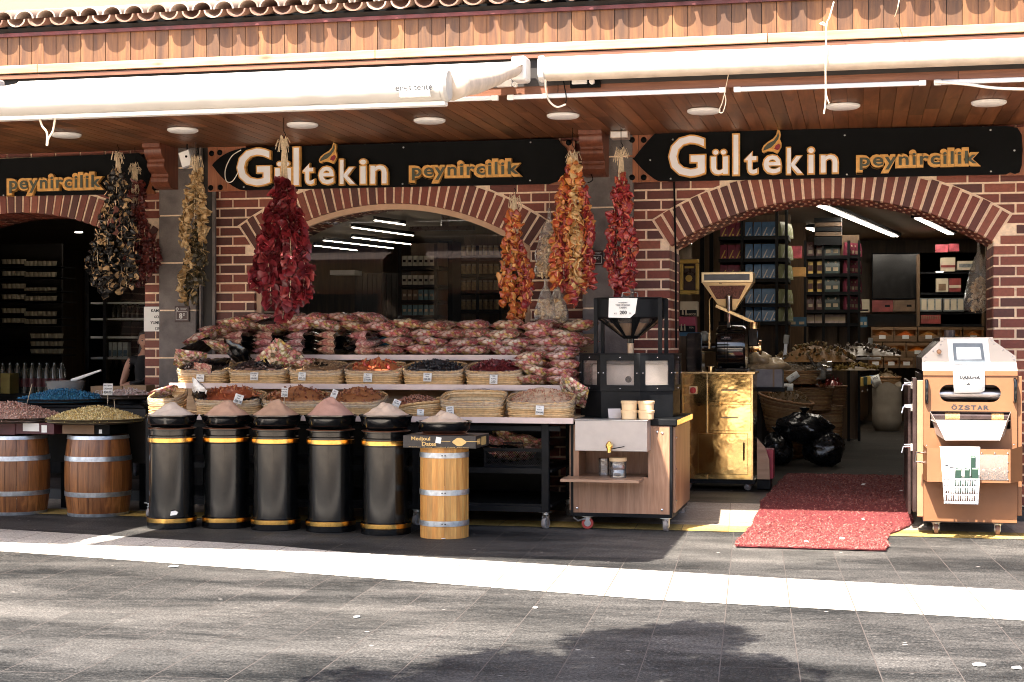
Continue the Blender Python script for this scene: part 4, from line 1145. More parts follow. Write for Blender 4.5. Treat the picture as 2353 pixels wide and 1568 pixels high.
for (a_, b_, nm, mt, bs_, tp, sz, l1, l2, cat) in rowB:
    lb(a_, b_, 884, 852, Yb, nm, mt, bs_, tp, sz, l1, l2, cat, hh=0.07, zb=Z2, hgt=0.115)
Yc1 = Y1a + 0.02
lb(330, 402, 962, 935, Yc1, None, 0, 0, 0, 0, 'short pale basket at the far left of the bottom tier behind the white powder', '', '', zb=Z1, hgt=.13)
lb(437, 590, 962, 925, Yc1, 'dried_apricot_pieces', H_ORG, bd, TCF, .03, 'bottom tier basket of orange apricots with a wide white liner', 'orange dried apricot pieces behind the second powder cone', 'dried apricots', zb=Z1, hgt=.12, hh=.09)
lb(592, 742, 962, 925, Yc1, 'dried_peppers', H_BRN, bd, TCF, .03, 'bottom tier basket of reddish brown fruit behind the third bowl', 'reddish brown dried fruit behind the third powder cone', 'dried fruit', zb=Z1, hgt=.115, hh=.10)
lb(744, 872, 962, 925, Yc1, 'dried_figs', H_BRN, bd, TC, .026, 'bottom tier basket of brown fruit behind the fourth bowl', 'dark reddish brown pieces behind the fourth powder cone', 'dried fruit', zb=Z1, hgt=.115, hh=.095)
lb(1004, 1152, 963, 932, Yc1, 'mixed_nuts', H_BRN, bt, TCF, .02, 'nearly empty bottom tier basket behind the pine barrel bowl', 'thin layer of brown fruit at the bottom of a nearly empty basket', 'dried fruit', zb=Z1, hgt=.135, hh=.01, fill=.62)
lb(1157, 1312, 963, 930, Yc1, 'almonds', H_ALM, bt, TB, .019, 'rightmost basket of the bottom tier wrapped in clear film', 'reddish almonds in the film wrapped basket at the right end', 'almonds', zb=Z1, hgt=.125, hh=.085, dens=1.8)
# deep round basket of hazelnuts, tilted rim
cx_ = (wx(885, Yc1) + wx(1008, Yc1)) / 2; c = Vector((cx_, Yc1 + .24, Z1))
basket('deep round basket of hazelnuts with a slanting braided rim and no straight sides', c, .265, .20, .115, 2.2, .22, WICK, False, lambda t: 0.05 * math.cos(t - .3) + .01 * math.sin(3 * t), rimr=.012)
heap('hazelnuts', 'pale brown hazelnuts in the round slant rimmed basket', 'hazelnuts', c + Vector((-.01, 0, .10)), .235, .175, .075, H_HAZ, bt, TR, .021, 1.8, 2.2)

# cards on baskets: px,py centre, plane Y, width m, lines
cl = [((460, 869), Yb - .012, .078, .07, ['Dag', 'Hurma'], 'price card on the leftmost middle tier basket', .05, 0),
 ((584, 865), Yb - .012, .078, .075, ['Cekirdeksiz', 'UZUM', '185.00'], 'price card reading 185.00 on the raisin basket', .0, 0),
 ((694, 865), Yb - .012, .072, .075, ['Kuru', 'DUT', '375.00'], 'price card reading 375.00 on the mulberry basket', 0, .06),
 ((845, 868), Yb - .012, .082, .078, ['Kuru', 'Domates', '270.00'], 'price card reading 270.00 on the red tomato basket', 0, .03),
 ((982, 867), Yb - .012, .078, .078, ['SIYAH', 'ERIK', '220.00'], 'price card reading 220.00 on the basket of black fruit', 0, .03),
 ((1134, 872), Yb - .012, .072, .085, ['YER', 'KIRAZ', '250'], 'price card reading 250 on the crimson cherry basket', 0, 0),
 ((548, 917), Yc1 - .02, .082, .085, ['Kuru', 'Kayisi', '420.00'], 'tilted price card sticking out behind the second powder cone', 0, .28),
 ((654, 902), Yc1 - .01, .062, .085, ['KIZILCIK', 'KURUSU', '370.00'], 'price card on a stick above the third powder cone', 0, .03),
 ((768, 906), Yc1 - .02, .055, .080, ['Incir', '280'], 'narrow tilted price card above the fourth powder cone', 0, .35),
 ((911, 927), Yc1 - .03, .066, .062, ['Findik', '420.00'], 'tilted price card by the hazelnut basket behind the fifth powder cone', 0, .38),
 ((966, 948), Yc1 - .02, .062, .055, ['Findik', 'ici'], 'low price card just left of the one reading PESTIL', 0, .05),
 ((1034, 945), Yc1 - .025, .068, .085, ['PESTIL', 'BIBER', '250'], 'price card leaning behind the pine barrel bowl', 0, -.12),
 ((1240, 943), Yc1 - .02, .070, .080, ['Cig', 'Badem', '300.00'], 'price card on the film wrapped almond basket', 0, .04),
 ((967, 943), Yc1 + .0, .01, .01, [], None, 0, 0)]
for (pp, Yk, w_, h_, ln, lab, _, tl) in cl:
    if lab: price_card(lab, at(pp[0], pp[1], Yk), w_, h_, ln, R(-8), 0, tl, stick=pp[1] < 930 and Yk < Y1a + .02)

# ---------------------------------------------------------------- candy bags
def candy_mat(name, cols, sc=30):
    m, nt, b = nodes(name)
    v = coords(nt)
    n_ = mk(nt, 'ShaderNodeTexNoise'); n_.inputs['Scale'].default_value = 14
    nt.links.new(v, n_.inputs['Vector'])
    va = mk(nt, 'ShaderNodeVectorMath', operation='MULTIPLY_ADD'); va.inputs[1].default_value = (.03, .03, .03)
    nt.links.new(n_.outputs['Color'], va.inputs[0]); nt.links.new(v, va.inputs[2])
    vo = mk(nt, 'ShaderNodeTexVoronoi'); vo.inputs['Scale'].default_value = sc; nt.links.new(va.outputs[0], vo.inputs['Vector'])
    sp = mk(nt, 'ShaderNodeSeparateColor'); nt.links.new(vo.outputs['Color'], sp.inputs[0])
    oi = mk(nt, 'ShaderNodeObjectInfo')
    c = ramp(nt, sp.outputs[0], [(i / len(cols), q) for i, q in enumerate(cols)], 'CONSTANT')
    ed = ramp(nt, vo.outputs['Distance'], [(0.35, (1, 1, 1)), (0.75, (0.5, 0.33, 0.28))])
    c = mulc(nt, c, ed)
    t = ramp(nt, oi.outputs['Random'], [(0, (1, .72, .72)), (.3, (.95, .88, .86)), (.6, (.75, .58, .50)), (.8, (1.0, .98, .70)), (1, (1.0, 1.0, 1.0))])
    c = mulc(nt, c, t)
    wv = nz(nt, coords(nt, (1, 1.8, 1.4)), 16, 5, 0.65, 1.6)
    hl = ramp(nt, wv, [(0.56, (0, 0, 0)), (0.64, (1, 1, 1))])  # highlights of the crinkled plastic painted into the candy colour
    c = mixf(nt, mulc(nt, hl, (0.6, 0.6, 0.6)), c, (0.86, 0.80, 0.77))
    nt.links.new(c, b.inputs['Base Color'])
    b.inputs['Roughness'].default_value = 0.35; b.inputs['Coat Weight'].default_value = 1; b.inputs['Coat Roughness'].default_value = 0.12
    bp = mk(nt, 'ShaderNodeBump'); bp.inputs['Strength'].default_value = 0.9; bp.inputs['Distance'].default_value = 0.02
    nt.links.new(wv, bp.inputs['Height']); nt.links.new(bp.outputs[0], b.inputs['Normal']); nt.links.new(bp.outputs[0], b.inputs['Coat Normal'])
    return m
CANDY = candy_mat('candy_mix', [(.72, .26, .28), (.86, .60, .54), (.86, .76, .68), (.88, .82, .76), (.42, .09, .12), (.42, .38, .14), (.72, .52, .16), (.68, .32, .33), (.16, .13, .06), (.88, .80, .74), (.82, .62, .56)])
PINK = candy_mat('pink_candy', [(.75, .40, .40), (.84, .60, .57), (.88, .76, .72), (.60, .22, .25), (.80, .50, .48)], 36)
FOIL = plain('black_foil', (0.003, 0.003, 0.0035), 0.2, 0, 0.3, 8, 0.9, 26, coat=0.6)
def pillow_mesh(seed, w, d, h, twomat=False, fringe=True):
    random.seed(seed); nu, nv_ = 18, 12; vs = []; fs = []; ms = []
    sd = Vector((seed * 3.1, seed * 1.7, 0))
    def pt(u, v, sgn):
        e = (1 - abs(u) ** 2.6) * (1 - abs(v) ** 2.6); e = max(0, e) ** 0.55
        x = u * w / 2 * (1 - 0.07 * (1 - abs(v)) * abs(u)); y = v * d / 2 * (1 - 0.05 * (1 - abs(u)))
        nn = noise.noise(Vector((u * 2.2, v * 2.2, sgn)) + sd) * 0.35 + noise.noise(Vector((u * 6, v * 6, sgn)) + sd) * 0.22
        return Vector((x, y, sgn * h / 2 * e * (1 + nn) + 0.012 * noise.noise(Vector((u * 2, v * 2, 5)) + sd)))
    for sgn in (1, -1):
        b = len(vs)
        for j in range(nv_ + 1):
            for i in range(nu + 1): vs.append(pt(i / nu * 2 - 1, j / nv_ * 2 - 1, sgn))
        for j in range(nv_):
            for i in range(nu):
                a = b + j * (nu + 1) + i; f = (a, a + 1, a + nu + 2, a + nu + 1)
                fs.append(f if sgn > 0 else f[::-1]); ms.append(1 if (twomat and i > nu * 0.62) else 0)
    m = MB(); m.add(vs, fs); m.m = ms
    if fringe:
        for sx in (-1, 1):
            vv = []; k = 9
            for j in range(k + 1):
                v = j / k * 2 - 1
                vv += [Vector((sx * w / 2 * .97, v * d / 2 * .9, .003 * math.sin(j * 2))), Vector((sx * (w / 2 + .022), v * d / 2 * .93, .009 * math.sin(j * 2.6 + seed)))]
            b = len(m.v); m.add(vv, [(2*j, 2*j+1, 2*j+3, 2*j+2) for j in range(k)], 1 if twomat and sx > 0 else 0)
    return m
PT = {}
def bag_proto(kind, i):
    k = (kind, i)
    if k not in PT:
        w_, d_, h_ = {'mix': (.32, .36, .098), 'two': (.27, .36, .085), 'foil': (.24, .2, .07)}[kind]
        mm = pillow_mesh(100 + i * 7 + len(kind), w_, d_, h_, kind == 'two')
        ms = {'mix': [CANDY], 'two': [PINK, FOIL], 'foil': [FOIL]}[kind]
        o = mm.build('candy_bag', ms, None, ang=180, loc=(0, 0, 0)); PT[k] = [o, False]
    random.seed(len(USED) * 13 + i)
    return PT[k]
USED = []
def bag(kind, i, c, rot, label, group='bags of candy piled on the stand', scale=1.0):
    pr = bag_proto(kind, i)
    if pr[1]: o = pr[0].copy(); COL.objects.link(o)
    else: o = pr[0]; pr[1] = True
    o.location = c; o.rotation_euler = rot; o.scale = (scale,) * 3
    tag(o, label, 'candy bag', group); USED.append(o); return o
ORD = ['first', 'second', 'third', 'fourth', 'fifth', 'sixth', 'seventh', 'eighth', 'ninth', 'tenth', 'eleventh', 'twelfth', 'thirteenth', 'fourteenth', 'fifteenth', 'sixteenth', 'seventeenth', 'eighteenth']
# right half of the top tier: 4 layers of clear mixed bags
LAY = ['lowest', 'second', 'third', 'top']
xs0, xs1 = wx(880, -.72), wx(1356, -.72)
for L in range(4):
    n = 7 if L < 3 else 6
    for k in range(n):
        x = rnd(-.03, .03) + xs0 + .13 + (xs1 - xs0 - .24) * (k + (.0 if L % 2 == 0 else .35)) / (n - .55)
        if x > xs1 - .06: continue
        z = Z3 + 0.043 + L * 0.078 + rnd(-.006, .006)
        bag('mix', k % 5, (x, -.72 + L * .035 + rnd(-.02, .02), z), (R(rnd(-9, 4)), R(rnd(-8, 8)), R(rnd(-22, 22))), 'clear candy bag, %s from left, %s layer of the right upper pile' % (ORD[k], LAY[L]))
# left half: pink and black ended bags, clear bags on top
xs0, xs1 = wx(530, -.72), wx(872, -.72)
for L in range(3):
    for k in range(5):
        if L == 2 and k in (): continue
        x = xs0 + .12 + (xs1 - xs0 - .25) * k / 4
        bag('two', k % 4, (x, -.74 + L * .02, Z3 + .04 + L * .072), (R(rnd(-5, 2)), R(rnd(-3, 3)), R(rnd(-5, 5)) + (PI if k == 4 and L < 2 else 0)), 'pink candy bag with black end, %s from left, %s layer, left pile' % (ORD[k], LAY[L]))
for L in range(2):
    for k in range(7 - L):
        x = xs0 - .12 + L * .16 + (xs1 - xs0 + .2) * k / 6.2
        bag('mix', (k + 2) % 5, (x, -.64 + rnd(-.03, .03) + L * .05, Z3 + .27 + L * .072 + rnd(-.008, .01) - (.05 if k == 0 else 0)), (R(rnd(-18, 6)), R(rnd(-14, 14)), R(rnd(-32, 32))), 'clear candy bag, %s from left, %s layer atop the left pile' % (ORD[k], ['upper', 'topmost'][L]))
# left end of the top tier and loose bags spilling down
loose = [('mix', 1, (468, 778), -.80, (-10, -22, 12), 'clear candy bag sliding off the left end of the top tier', 1),
 ('foil', 0, (455, 800), -.86, (-30, -24, 10), 'black foil bag at the left end of the top tier under a clear bag', 1.1),
 ('mix', 2, (512, 800), -.9, (-20, 10, -10), 'yellow toned candy bag left of the black foil bags', .9),
 ('foil', 1, (548, 812), -1.0, (-55, 20, -20), 'tall black foil bag leaning between the left candy bags', 1.25),
 ('mix', 0, (437, 826), -1.12, (-35, 8, 25), 'clear candy bag lying on the leftmost middle tier basket', .82),
 ('foil', 2, (498, 836), -1.2, (-30, -8, 40), 'black foil bag lying beside the pink bag on the dried plums', .9),
 ('two', 1, (478, 858), -1.27, (-35, 12, 15), 'pink candy bag with black end lying on the leftmost middle basket', .85),
 ('foil', 3, (612, 838), -1.2, (-40, -38, -30), 'narrow black foil bag standing behind the tilted red candy bag', .9),
 ('mix', 3, (642, 824), -1.2, (-45, -38, -15), 'red and white candy bag tilted over the raisin basket', .95),
 ('mix', 4, (703, 836), -1.16, (-15, -10, 5), 'green and pink candy bag lying on the mulberries', .72),
 ('foil', 0, (741, 838), -1.18, (-15, 6, 0), 'round black foil packet beside the candy bag on the mulberries', .55),
 ('foil', 1, (625, 741), -.70, (-6, -4, 8), 'flat black foil bag on top of the left pile under the red peppers', 1.1),
 ('mix', 2, (378, 905), -1.5, (-22, -16, 20), 'small candy bag lying left of the bottom tier baskets', .78),
 ('foil', 2, (366, 925), -1.6, (-20, -18, 10), 'black foil bag at the far left end of the bottom tier', 1.05),
 ('foil', 3, (578, 925), -1.72, (-30, -12, -10), 'dark grey plastic bag lying over the orange apricots', .8)]
for (kd, i, pp, Yk, rt, lab, sc) in loose:
    bag(kd, i, at(pp[0], pp[1], Yk), tuple(R(a) for a in rt), lab, 'loose bags lying on the left of the stand', sc)
# black and white chocolate bag catching the sun
T = thing('snack_bag', 'white and black snack bag standing in sunlight behind the first powder cone', 'snack bag', at(458, 905, -1.75), 0)
mm = pillow_mesh(7, .17, .26, .09); q = Euler((R(-60), R(35), R(-20))).to_matrix(); o0 = at(458, 903, -1.75)
mm.v = [tuple(o0 + q @ Vector(v)) for v in mm.v]; mm.m = [1 if Vector(v).z > o0.z + .005 else 0 for v in [mm.v[f[0]] for f in mm.f]]
mm.build('bag', [FOIL, plain('white_foil', (.75, .72, .68), .25, 0, .1, 20, .8, 26, coat=1)], T, ang=180)
# pile at the right end of the middle tier
for L in range(4):
    for k in range(2):
        px = (1228, 1292)[k] + (rnd(-6, 8)); py = 884 - 8 - L * 19
        bag('mix', (k * 2 + L) % 5, at(px, py, -1.18 + L * .02), (R(rnd(-14, 0)), R(rnd(-10, 10)), R(rnd(-20, 20))), 'clear candy bag, %s, %s layer of the pile right of the crimson basket' % (('left one', 'right one')[k], LAY[L]), 'candy bags piled at the right end of the middle tier', .93)
bag('mix', 3, at(1318, 898, -1.42), (R(-50), R(30), R(-10)), 'clear candy bag drooping over the right end of the middle shelf', 'candy bags piled at the right end of the middle tier', .8)

# ---------------------------------------------------------------- crate under the counter
def mesh_crate(px0, px1, y0, y1, Y, label):
    x0, x1 = wx(px0, Y), wx(px1, Y); zb = wz(px0, y1, Y); zt = wz(px0, y0, Y); yb = Y + .45
    T = thing('crate', label, 'crate', ((x0 + x1) / 2, Y, zb))
    m = MB()
    for z_ in (zb + .012, zt - .012):
        m.box(x0, x1, Y, Y + .018, z_ - .014, z_ + .014); m.box(x0, x0 + .018, Y + .019, yb, z_ - .014, z_ + .014); m.box(x1 - .018, x1, Y + .019, yb, z_ - .014, z_ + .014)
    for xx in (x0, x1 - .018): m.box(xx, xx + .018, Y + .0, Y + .02, zb + .03, zt - .03)
    m.build('rim', BLKMET, T, smooth=False)
    m = MB(); n = int((x1 - x0) / .022)
    for i in range(n):
        a_ = x0 + .018 + (x1 - x0 - .036) * i / n; w = (x1 - x0 - .036) / n; hz = (zt - zb - .05) / 5
        for j in range(5):
            z_ = zb + .025 + hz * j
            m.bar((a_, Y + .009, z_), (a_ + w / 2, Y + .009, z_ + hz / 2), .004); m.bar((a_ + w / 2, Y + .009, z_ + hz / 2), (a_ + w, Y + .009, z_), .004)
            m.bar((a_, Y + .009, z_ + hz), (a_ + w / 2, Y + .009, z_ + hz / 2), .004); m.bar((a_ + w / 2, Y + .009, z_ + hz / 2), (a_ + w, Y + .009, z_ + hz), .004)
    m.build('mesh_front', BLKMET, T, smooth=False, kind='stuff')
    m = MB(); m.box(x0 + .01, x1 - .01, Y + .02, yb, zb - .003, zb + .003); m.build('bottom', BLKMET, T, smooth=False)
    xm = (x0 + x1) / 2
    m = MB(); m.tube([(xm - .09, Y - .01, zt), (xm - .085, Y - .03, zt + .05), (xm + .085, Y - .03, zt + .05), (xm + .09, Y - .01, zt)], .007, 6); m.build('handle', BLKMET, T)
    return T
mesh_crate(1112, 1250, 1030, 1073, -1.66, 'black wire mesh crate of candy bags under the counter beside the pine barrel')
for k, (px, py) in enumerate(((1130, 1012), (1165, 1006), (1205, 1010), (1225, 1024), (1150, 1040), (1195, 1045))):
    bag('mix', k % 5, at(px, py, -1.5 + (k % 2) * .1), (R(rnd(-30, 10)), R(rnd(-20, 20)), R(rnd(-40, 40))), 'clear candy bag in the wire crate under the counter', 'candy bags in the wire crate', .75)

# ---------------------------------------------------------------- black drums, bowls and powder
drums = [(395, 1218, 922, 'white flour'), (521, 1217, 915, 'pale tan'), (634, 1222, 914, 'beige brown'), (760, 1226, 907, 'pinkish brown'), (887, 1232, 923, 'cream')]
PCOL = [(0.80, 0.68, 0.58), (0.66, 0.42, 0.30), (0.60, 0.38, 0.26), (0.62, 0.36, 0.28), (0.84, 0.64, 0.48), (0.78, 0.60, 0.45)]
DR = 0.208
COPPER = plain('copper_rim', (0.35, 0.12, 0.06), 0.3, 0.6)
def drum(c, label):
    T = thing('drum', label, 'drum', c, 0, 'glossy black drums with gold bands')
    m = MB(); m.lathe([(DR, 0), (DR + .004, .003), (DR + .004, .095), (DR - .012, .10), (DR - .014, .735), (DR - .004, .74), (DR - .004, .80), (DR - .016, .808), (DR - .016, .845), (DR - .004, .85), (DR - .004, .862), (0, .864)], (0, 0, 0), 56)
    m.build('body', BLKGLOSS, T, local=True, ang=30)
    for z0, z1 in ((.052, .092), (.745, .785)):
        m = MB(); r = DR + (.005 if z0 < .1 else -.003)
        m.lathe([(r, z0), (r + .003, z0 + .003), (r + .003, z1 - .003), (r, z1)], (0, 0, 0), 56, caps=False); m.build('gold_band', GOLD, T, local=True, ang=30)
    m = MB(); m.lathe([(DR - .003, .862), (DR + .002, .866), (DR - .006, .870)], (0, 0, 0), 56, caps=False); m.build('copper_rim', COPPER, T, local=True)
    return T
BOWLM = plain('black_bowl', (0.003, 0.0032, 0.0035), 0.14, 0, 0.2, 6, coat=0.6)
def bowl(c, r, h, label):
    T = thing('bowl', label, 'bowl', c, 0, 'glossy black bowls of powder')
    m = MB(); m.lathe([(r * .72, 0), (r * .80, .004), (r * .93, h * .35), (r * .97, h * .7), (r, h * .86), (r * 1.035, h * .9), (r * 1.035, h), (r * .99, h), (r * .96, h * .8), (r * .7, .02), (0, .02)], (0, 0, 0), 56)
    m.build('body', BOWLM, T, local=True, ang=40); return T
def powder(c, r, h, col, label, sd):
    m, nt, b = nodes('powder_%d' % sd)
    v = coords(nt); c1 = tuple(x * .82 for x in col); nt.links.new(ramp(nt, nz(nt, v, 11, 6, .6), [(.3, c1), (.7, col)]), b.inputs['Base Color'])
    b.inputs['Roughness'].default_value = 1; b.inputs['Specular IOR Level'].default_value = .1
    bump(nt, b, nz(nt, v, 70, 5, .7), .5, .006)
    mb = MB(); nr, na = 22, 48; vs = []; fs = []
    for j in range(nr + 1):
        s = j / nr
        for i in range(na):
            a = 2 * PI * i / na; d = Vector((math.cos(a), math.sin(a), 0))
            z = h * (1 - s) ** 1.05 if s > .18 else h * ((1 - .18) ** 1.05 + .13 * (1 - (s / .18) ** 2) * .6)
            z += .030 * noise.noise(d * s * 3.2 + Vector((sd * 7, 0, 0))) * math.sin(PI * min(1, s * 1.1 + .1)) + .004 * noise.noise(d * s * 14 + Vector((sd, 5, 0)))
            vs.append(Vector((d.x * r * s, d.y * r * s, z)))
    for j in range(nr):
        for i in range(na):
            a = j * na + i; b_ = j * na + (i + 1) % na; fs.append((a, a + na, b_ + na, b_))
    mb.add(vs, fs); o = mb.build('powder_heap', m, None, loc=(0, 0, 0), ang=180); o.location = c
    return tag(o, label, 'powder', 'cones of spice powder in black bowls')
whr = ['leftmost of the row, half in sunlight', 'second from the left', 'third from the left', 'fourth from the left', 'fifth, beside the pine barrel']
for k, (px, yb, yp, nm) in enumerate(drums):
    g = atz(px, yb, 0); c = Vector((g.x, g.y + DR, 0)); c.x = wx(px, c.y)
    drum(c, 'glossy black drum with two gold bands, ' + whr[k])
    zt = .874; zr = wz(px, 958 if k < 5 else 968, c.y - .2)
    bh = zr - zt + .01; br = .222
    bowl((c.x, c.y, zt), br, bh, 'black bowl on the %s drum holding %s powder' % (['leftmost', 'second', 'third', 'fourth', 'fifth'][k], nm))
    zp = wz(px, yp, c.y); powder((c.x, c.y, zt + bh - .012), br - .01, zp - (zt + bh) + .012, PCOL[k], 'cone of %s powder in the %s black bowl from the left' % (nm, ['first', 'second', 'third', 'fourth', 'fifth'][k]), k + 1)
# white torn sticker on the first drum is part of its wear
g = atz(395, 1218, 0); m = MB(); cc = at(401, 1180, g.y - .003)
m.prism([(cc.x - .035, cc.z - .02), (cc.x + .02, cc.z - .012), (cc.x + .036, cc.z + .01), (cc.x + .01, cc.z + .024), (cc.x - .03, cc.z + .016)], g.y - .012, g.y - .006, 'Y')
tag(m.build('sticker', PAPER, None, loc=cc, smooth=False), 'torn white sticker low on the leftmost black drum', 'sticker')

def barrel(c, prof, label, mat, hoops, hoopm, ns=18, name='barrel'):
    T = thing(name, label, 'barrel', c)
    m = MB()
    for k in range(ns):
        a0 = 2 * PI * (k + .012) / ns; a1 = 2 * PI * (k + .988) / ns; vs = []; q = 4; dr = rnd(-.0015, .0015)
        for (r, z) in prof:
            for i in range(q + 1):
                a = a0 + (a1 - a0) * i / q; vs.append((math.cos(a) * (r + dr), math.sin(a) * (r + dr), z))
            for i in range(q + 1):
                a = a0 + (a1 - a0) * i / q; vs.append((math.cos(a) * (r - .018), math.sin(a) * (r - .018), z))
        P_ = 2 * (q + 1); fs = []
        for j in range(len(prof) - 1):
            b = j * P_
            for i in range(q): fs += [(b+i, b+i+1, b+P_+i+1, b+P_+i), (b+q+1+i+1, b+q+1+i, b+P_+q+1+i, b+P_+q+1+i+1)]
            fs += [(b, b+P_, b+P_+q+1, b+q+1), (b+q, b+2*q+1, b+P_+2*q+1, b+P_+q)]
        for b in (0, (len(prof) - 1) * P_):
            fs.append(tuple([b+i for i in range(q+1)] + [b+q+1+i for i in range(q, -1, -1)]))
        m.add(vs, fs)
    m.build('staves', mat, T, local=True, ang=30, kind='stuff')
    def rz_(z):
        for (r0, z0), (r1, z1) in zip(prof, prof[1:]):
            if z0 <= z <= z1: return r0 + (r1 - r0) * (z - z0) / (z1 - z0)
        return prof[-1][0]
    for z0, z1 in hoops:
        m = MB(); m.lathe([(rz_(z0) + .002, z0), (rz_(z0) + .006, z0 + .001), (rz_((z0+z1)/2) + .0065, (z0 + z1) / 2), (rz_(z1) + .006, z1 - .001), (rz_(z1) + .002, z1)], (0, 0, 0), 60, caps=False)
        H_ = m.build('hoop', hoopm, T, local=True, ang=40)
        if ns > 20:
            m = MB()
            for aa in (-1.40, -1.28): 
                rr2 = rz_(z0) + .007; m.blob((math.cos(aa) * rr2, math.sin(aa) * rr2, (z0 + z1) / 2), .006, 8, 5)
            m.build('rivet', BLACK, H_, local=True)
    m = MB(); zt = prof[-1][1] - .02; m.lathe([(prof[-1][0] - .018, zt), (0, zt + .001)], (0, 0, 0), 40, caps=False); m.build('lid', mat, T, local=True, smooth=False)
    return T
OAK = wood('barrel_wood', (0.13, 0.038, 0.009), (0.46, 0.18, 0.05), 'Z', 0.42, 13, 0.3, coat=0.3)
PINE = wood('pine_wood', (0.62, 0.24, 0.04), (0.90, 0.52, 0.15), 'Z', 0.5, 10, 0.35, coat=0.15)
for k, (px, yb, lab) in enumerate(((38, 1186, 'brown oak barrel with galvanised hoops cut by the left edge of the frame'), (226, 1190, 'brown bulging oak barrel with galvanised hoops left of the black drums'))):
    rb = .27; g = atz(px, yb, 0); c = Vector((g.x, g.y + rb, 0)); c.x = wx(px, c.y); Hb = wz(px, 1003, c.y - rb)
    prof = [(rb + .035 * math.sin(PI * t) ** .9 * 1.0 + .004, Hb * t) for t in [i / 14 for i in range(15)]]
    barrel(c, prof, lab, OAK, [(.0, .03), (Hb * .245, Hb * .245 + .045), (Hb * .685, Hb * .685 + .045), (Hb - .035, Hb)], GALV)
g = atz(1021, 1240, 0); rp = .2; cp = Vector((g.x, g.y + rp, 0)); cp.x = wx(1021, cp.y); Hp = wz(1021, 1030, cp.y - rp) + .0
barrel(cp, [(rp, Hp * i / 10) for i in range(11)], 'straight sided yellow pine barrel with riveted hoops at the right end of the drums', PINE, [(Hp * .135, Hp * .135 + .045), (Hp * .475, Hp * .475 + .045), (Hp * .885, Hp * .885 + .045)], GALV, 24, 'barrel')
# date box on it
bx0, bx1 = wx(927, cp.y - .24), wx(1083, cp.y - .24); zb = Hp + .002; Yx = cp.y - .25
T = thing('date_box', 'black and gold cardboard box of Medjoul dates on the pine barrel', 'box', (cp.x, cp.y, zb), R(0))
DBX = plain('date_box_black', (.025, .020, .018), .4, 0, .4, 30)
hbx = .102
m = MB(); m.box(bx0, bx1 + .04, Yx, Yx + .46, zb, zb + hbx); m.build('box', DBX, T, smooth=False, bevel=.003)
m = MB(); put_text(m, 'Medjoul', bx0 + .07, bx0 + .23, zb + .052, zb + .092, Yx, .0015, .02); put_text(m, 'Dates', bx0 + .16, bx0 + .28, zb + .018, zb + .05, Yx, .0015, .02)
put_text(m, 'Premium Quality  Medjoul Dates  Product', bx0 + .05, bx1 - .02, zb + .003, zb + .011, Yx, .001)
gp = plain('gold_print', (.62, .42, .16), .4, .3, .15, 20); m.build('gold_lettering', gp, T, smooth=False)
m = MB()
for s0, s1 in ((.30, .40), (.53, .64)):
    m.box(bx0 + s0, bx0 + s1, Yx - .0012, Yx, zb + .055, zb + .059)
pc_ = [(bx0 + .475 + (.052 + .008 * math.cos(4 * t)) * math.cos(t), zb + .052 + .034 * math.sin(t)) for t in [2 * PI * i / 20 for i in range(20)]]
m.prism(pc_, Yx - .0015, Yx); m.build('gold_emblem', gp, T, smooth=False)
m = MB(); m.box(bx1 + .0401, bx1 + .0412, Yx + .05, Yx + .15, zb + .03, zb + .075); m.obox((bx1 + .041, Yx + .27, zb + .05), (.0015, .16, .07), None); m.build('end_panel', gp, T, smooth=False)
m = MB(); m.obox((bx0 + .30, Yx - .002, zb + .065), (.045, .001, .05), Euler((0, R(10), 0))); m.build('price_sticker', PAPER, T, smooth=False)
bowl((cp.x, cp.y, zb + hbx + .006), .225, wz(1021, 972, cp.y - .2) - zb - hbx, 'black bowl on the date box holding pale powder')
zr = zb + hbx + .006 + wz(1021, 972, cp.y - .2) - zb - hbx
powder((cp.x, cp.y, zr - .012), .212, wz(1021, 942, cp.y) - zr + .012, PCOL[5], 'cone of pale cream powder above the black date box', 6)
m = MB(); m.lathe([(.2, 0), (.205, .003), (.2, .006)], (0, 0, 0), 40); o = m.build('coaster', COPPER, None, loc=(0, 0, 0)); o.location = (cp.x, cp.y, zb + hbx); tag(o, 'thin reddish tray between the date box and its bowl', 'tray')

# ---------------------------------------------------------------- nut trays at the left
TRAYM = plain('tray_metal', (.05, .035, .022), .35, .3)
def tray(px0, px1, yrim, Y, h, mat, base, tpls, size, label, hl, cat, dens=1.5, trim=TRAYM, peak=1.4):
    Yc = Y; x0, x1 = wx(px0, Yc), wx(px1, Yc); r = (x1 - x0) / 2; c = Vector(((x0 + x1) / 2, Yc, wz((px0 + px1) / 2, yrim, Yc)))
    T = thing('tray', label, 'tray', (c.x, c.y, c.z - .045))
    m = MB(); m.lathe([(r * .8, 0), (r * .93, .012), (r, .045), (r * 1.012, .047), (r * 1.0, .05), (r * .97, .035), (0, .02)], (0, 0, 0), 60); m.build('body', trim, T, local=True)
    heap(cat.replace(' ', '_'), hl, cat, c + Vector((0, 0, -.01)), r * .97, r * .97, h, mat, base, tpls, size, dens, 2.0, peak=peak)
    return c, r
N_PINK = isl('pink_pistachios', [(.62, .34, .26), (.70, .44, .35), (.50, .25, .19), (.76, .52, .42)], .6, .35, .3, 90)
N_YEL = isl('yellow_pistachios', [(.74, .56, .22), (.82, .66, .31), (.62, .44, .15), (.86, .72, .38)], .6, .35, .3, 90)
N_BLUE = isl('blue_almonds', [(.020, .15, .30), (.03, .20, .38), (.015, .11, .24), (.05, .26, .44)], .5, .3, .3, 90)
N_WHT = isl('pale_pink_almonds', [(.68, .52, .50), (.78, .66, .63), (.58, .42, .40), (.82, .74, .72)], .5, .3, .3, 90)
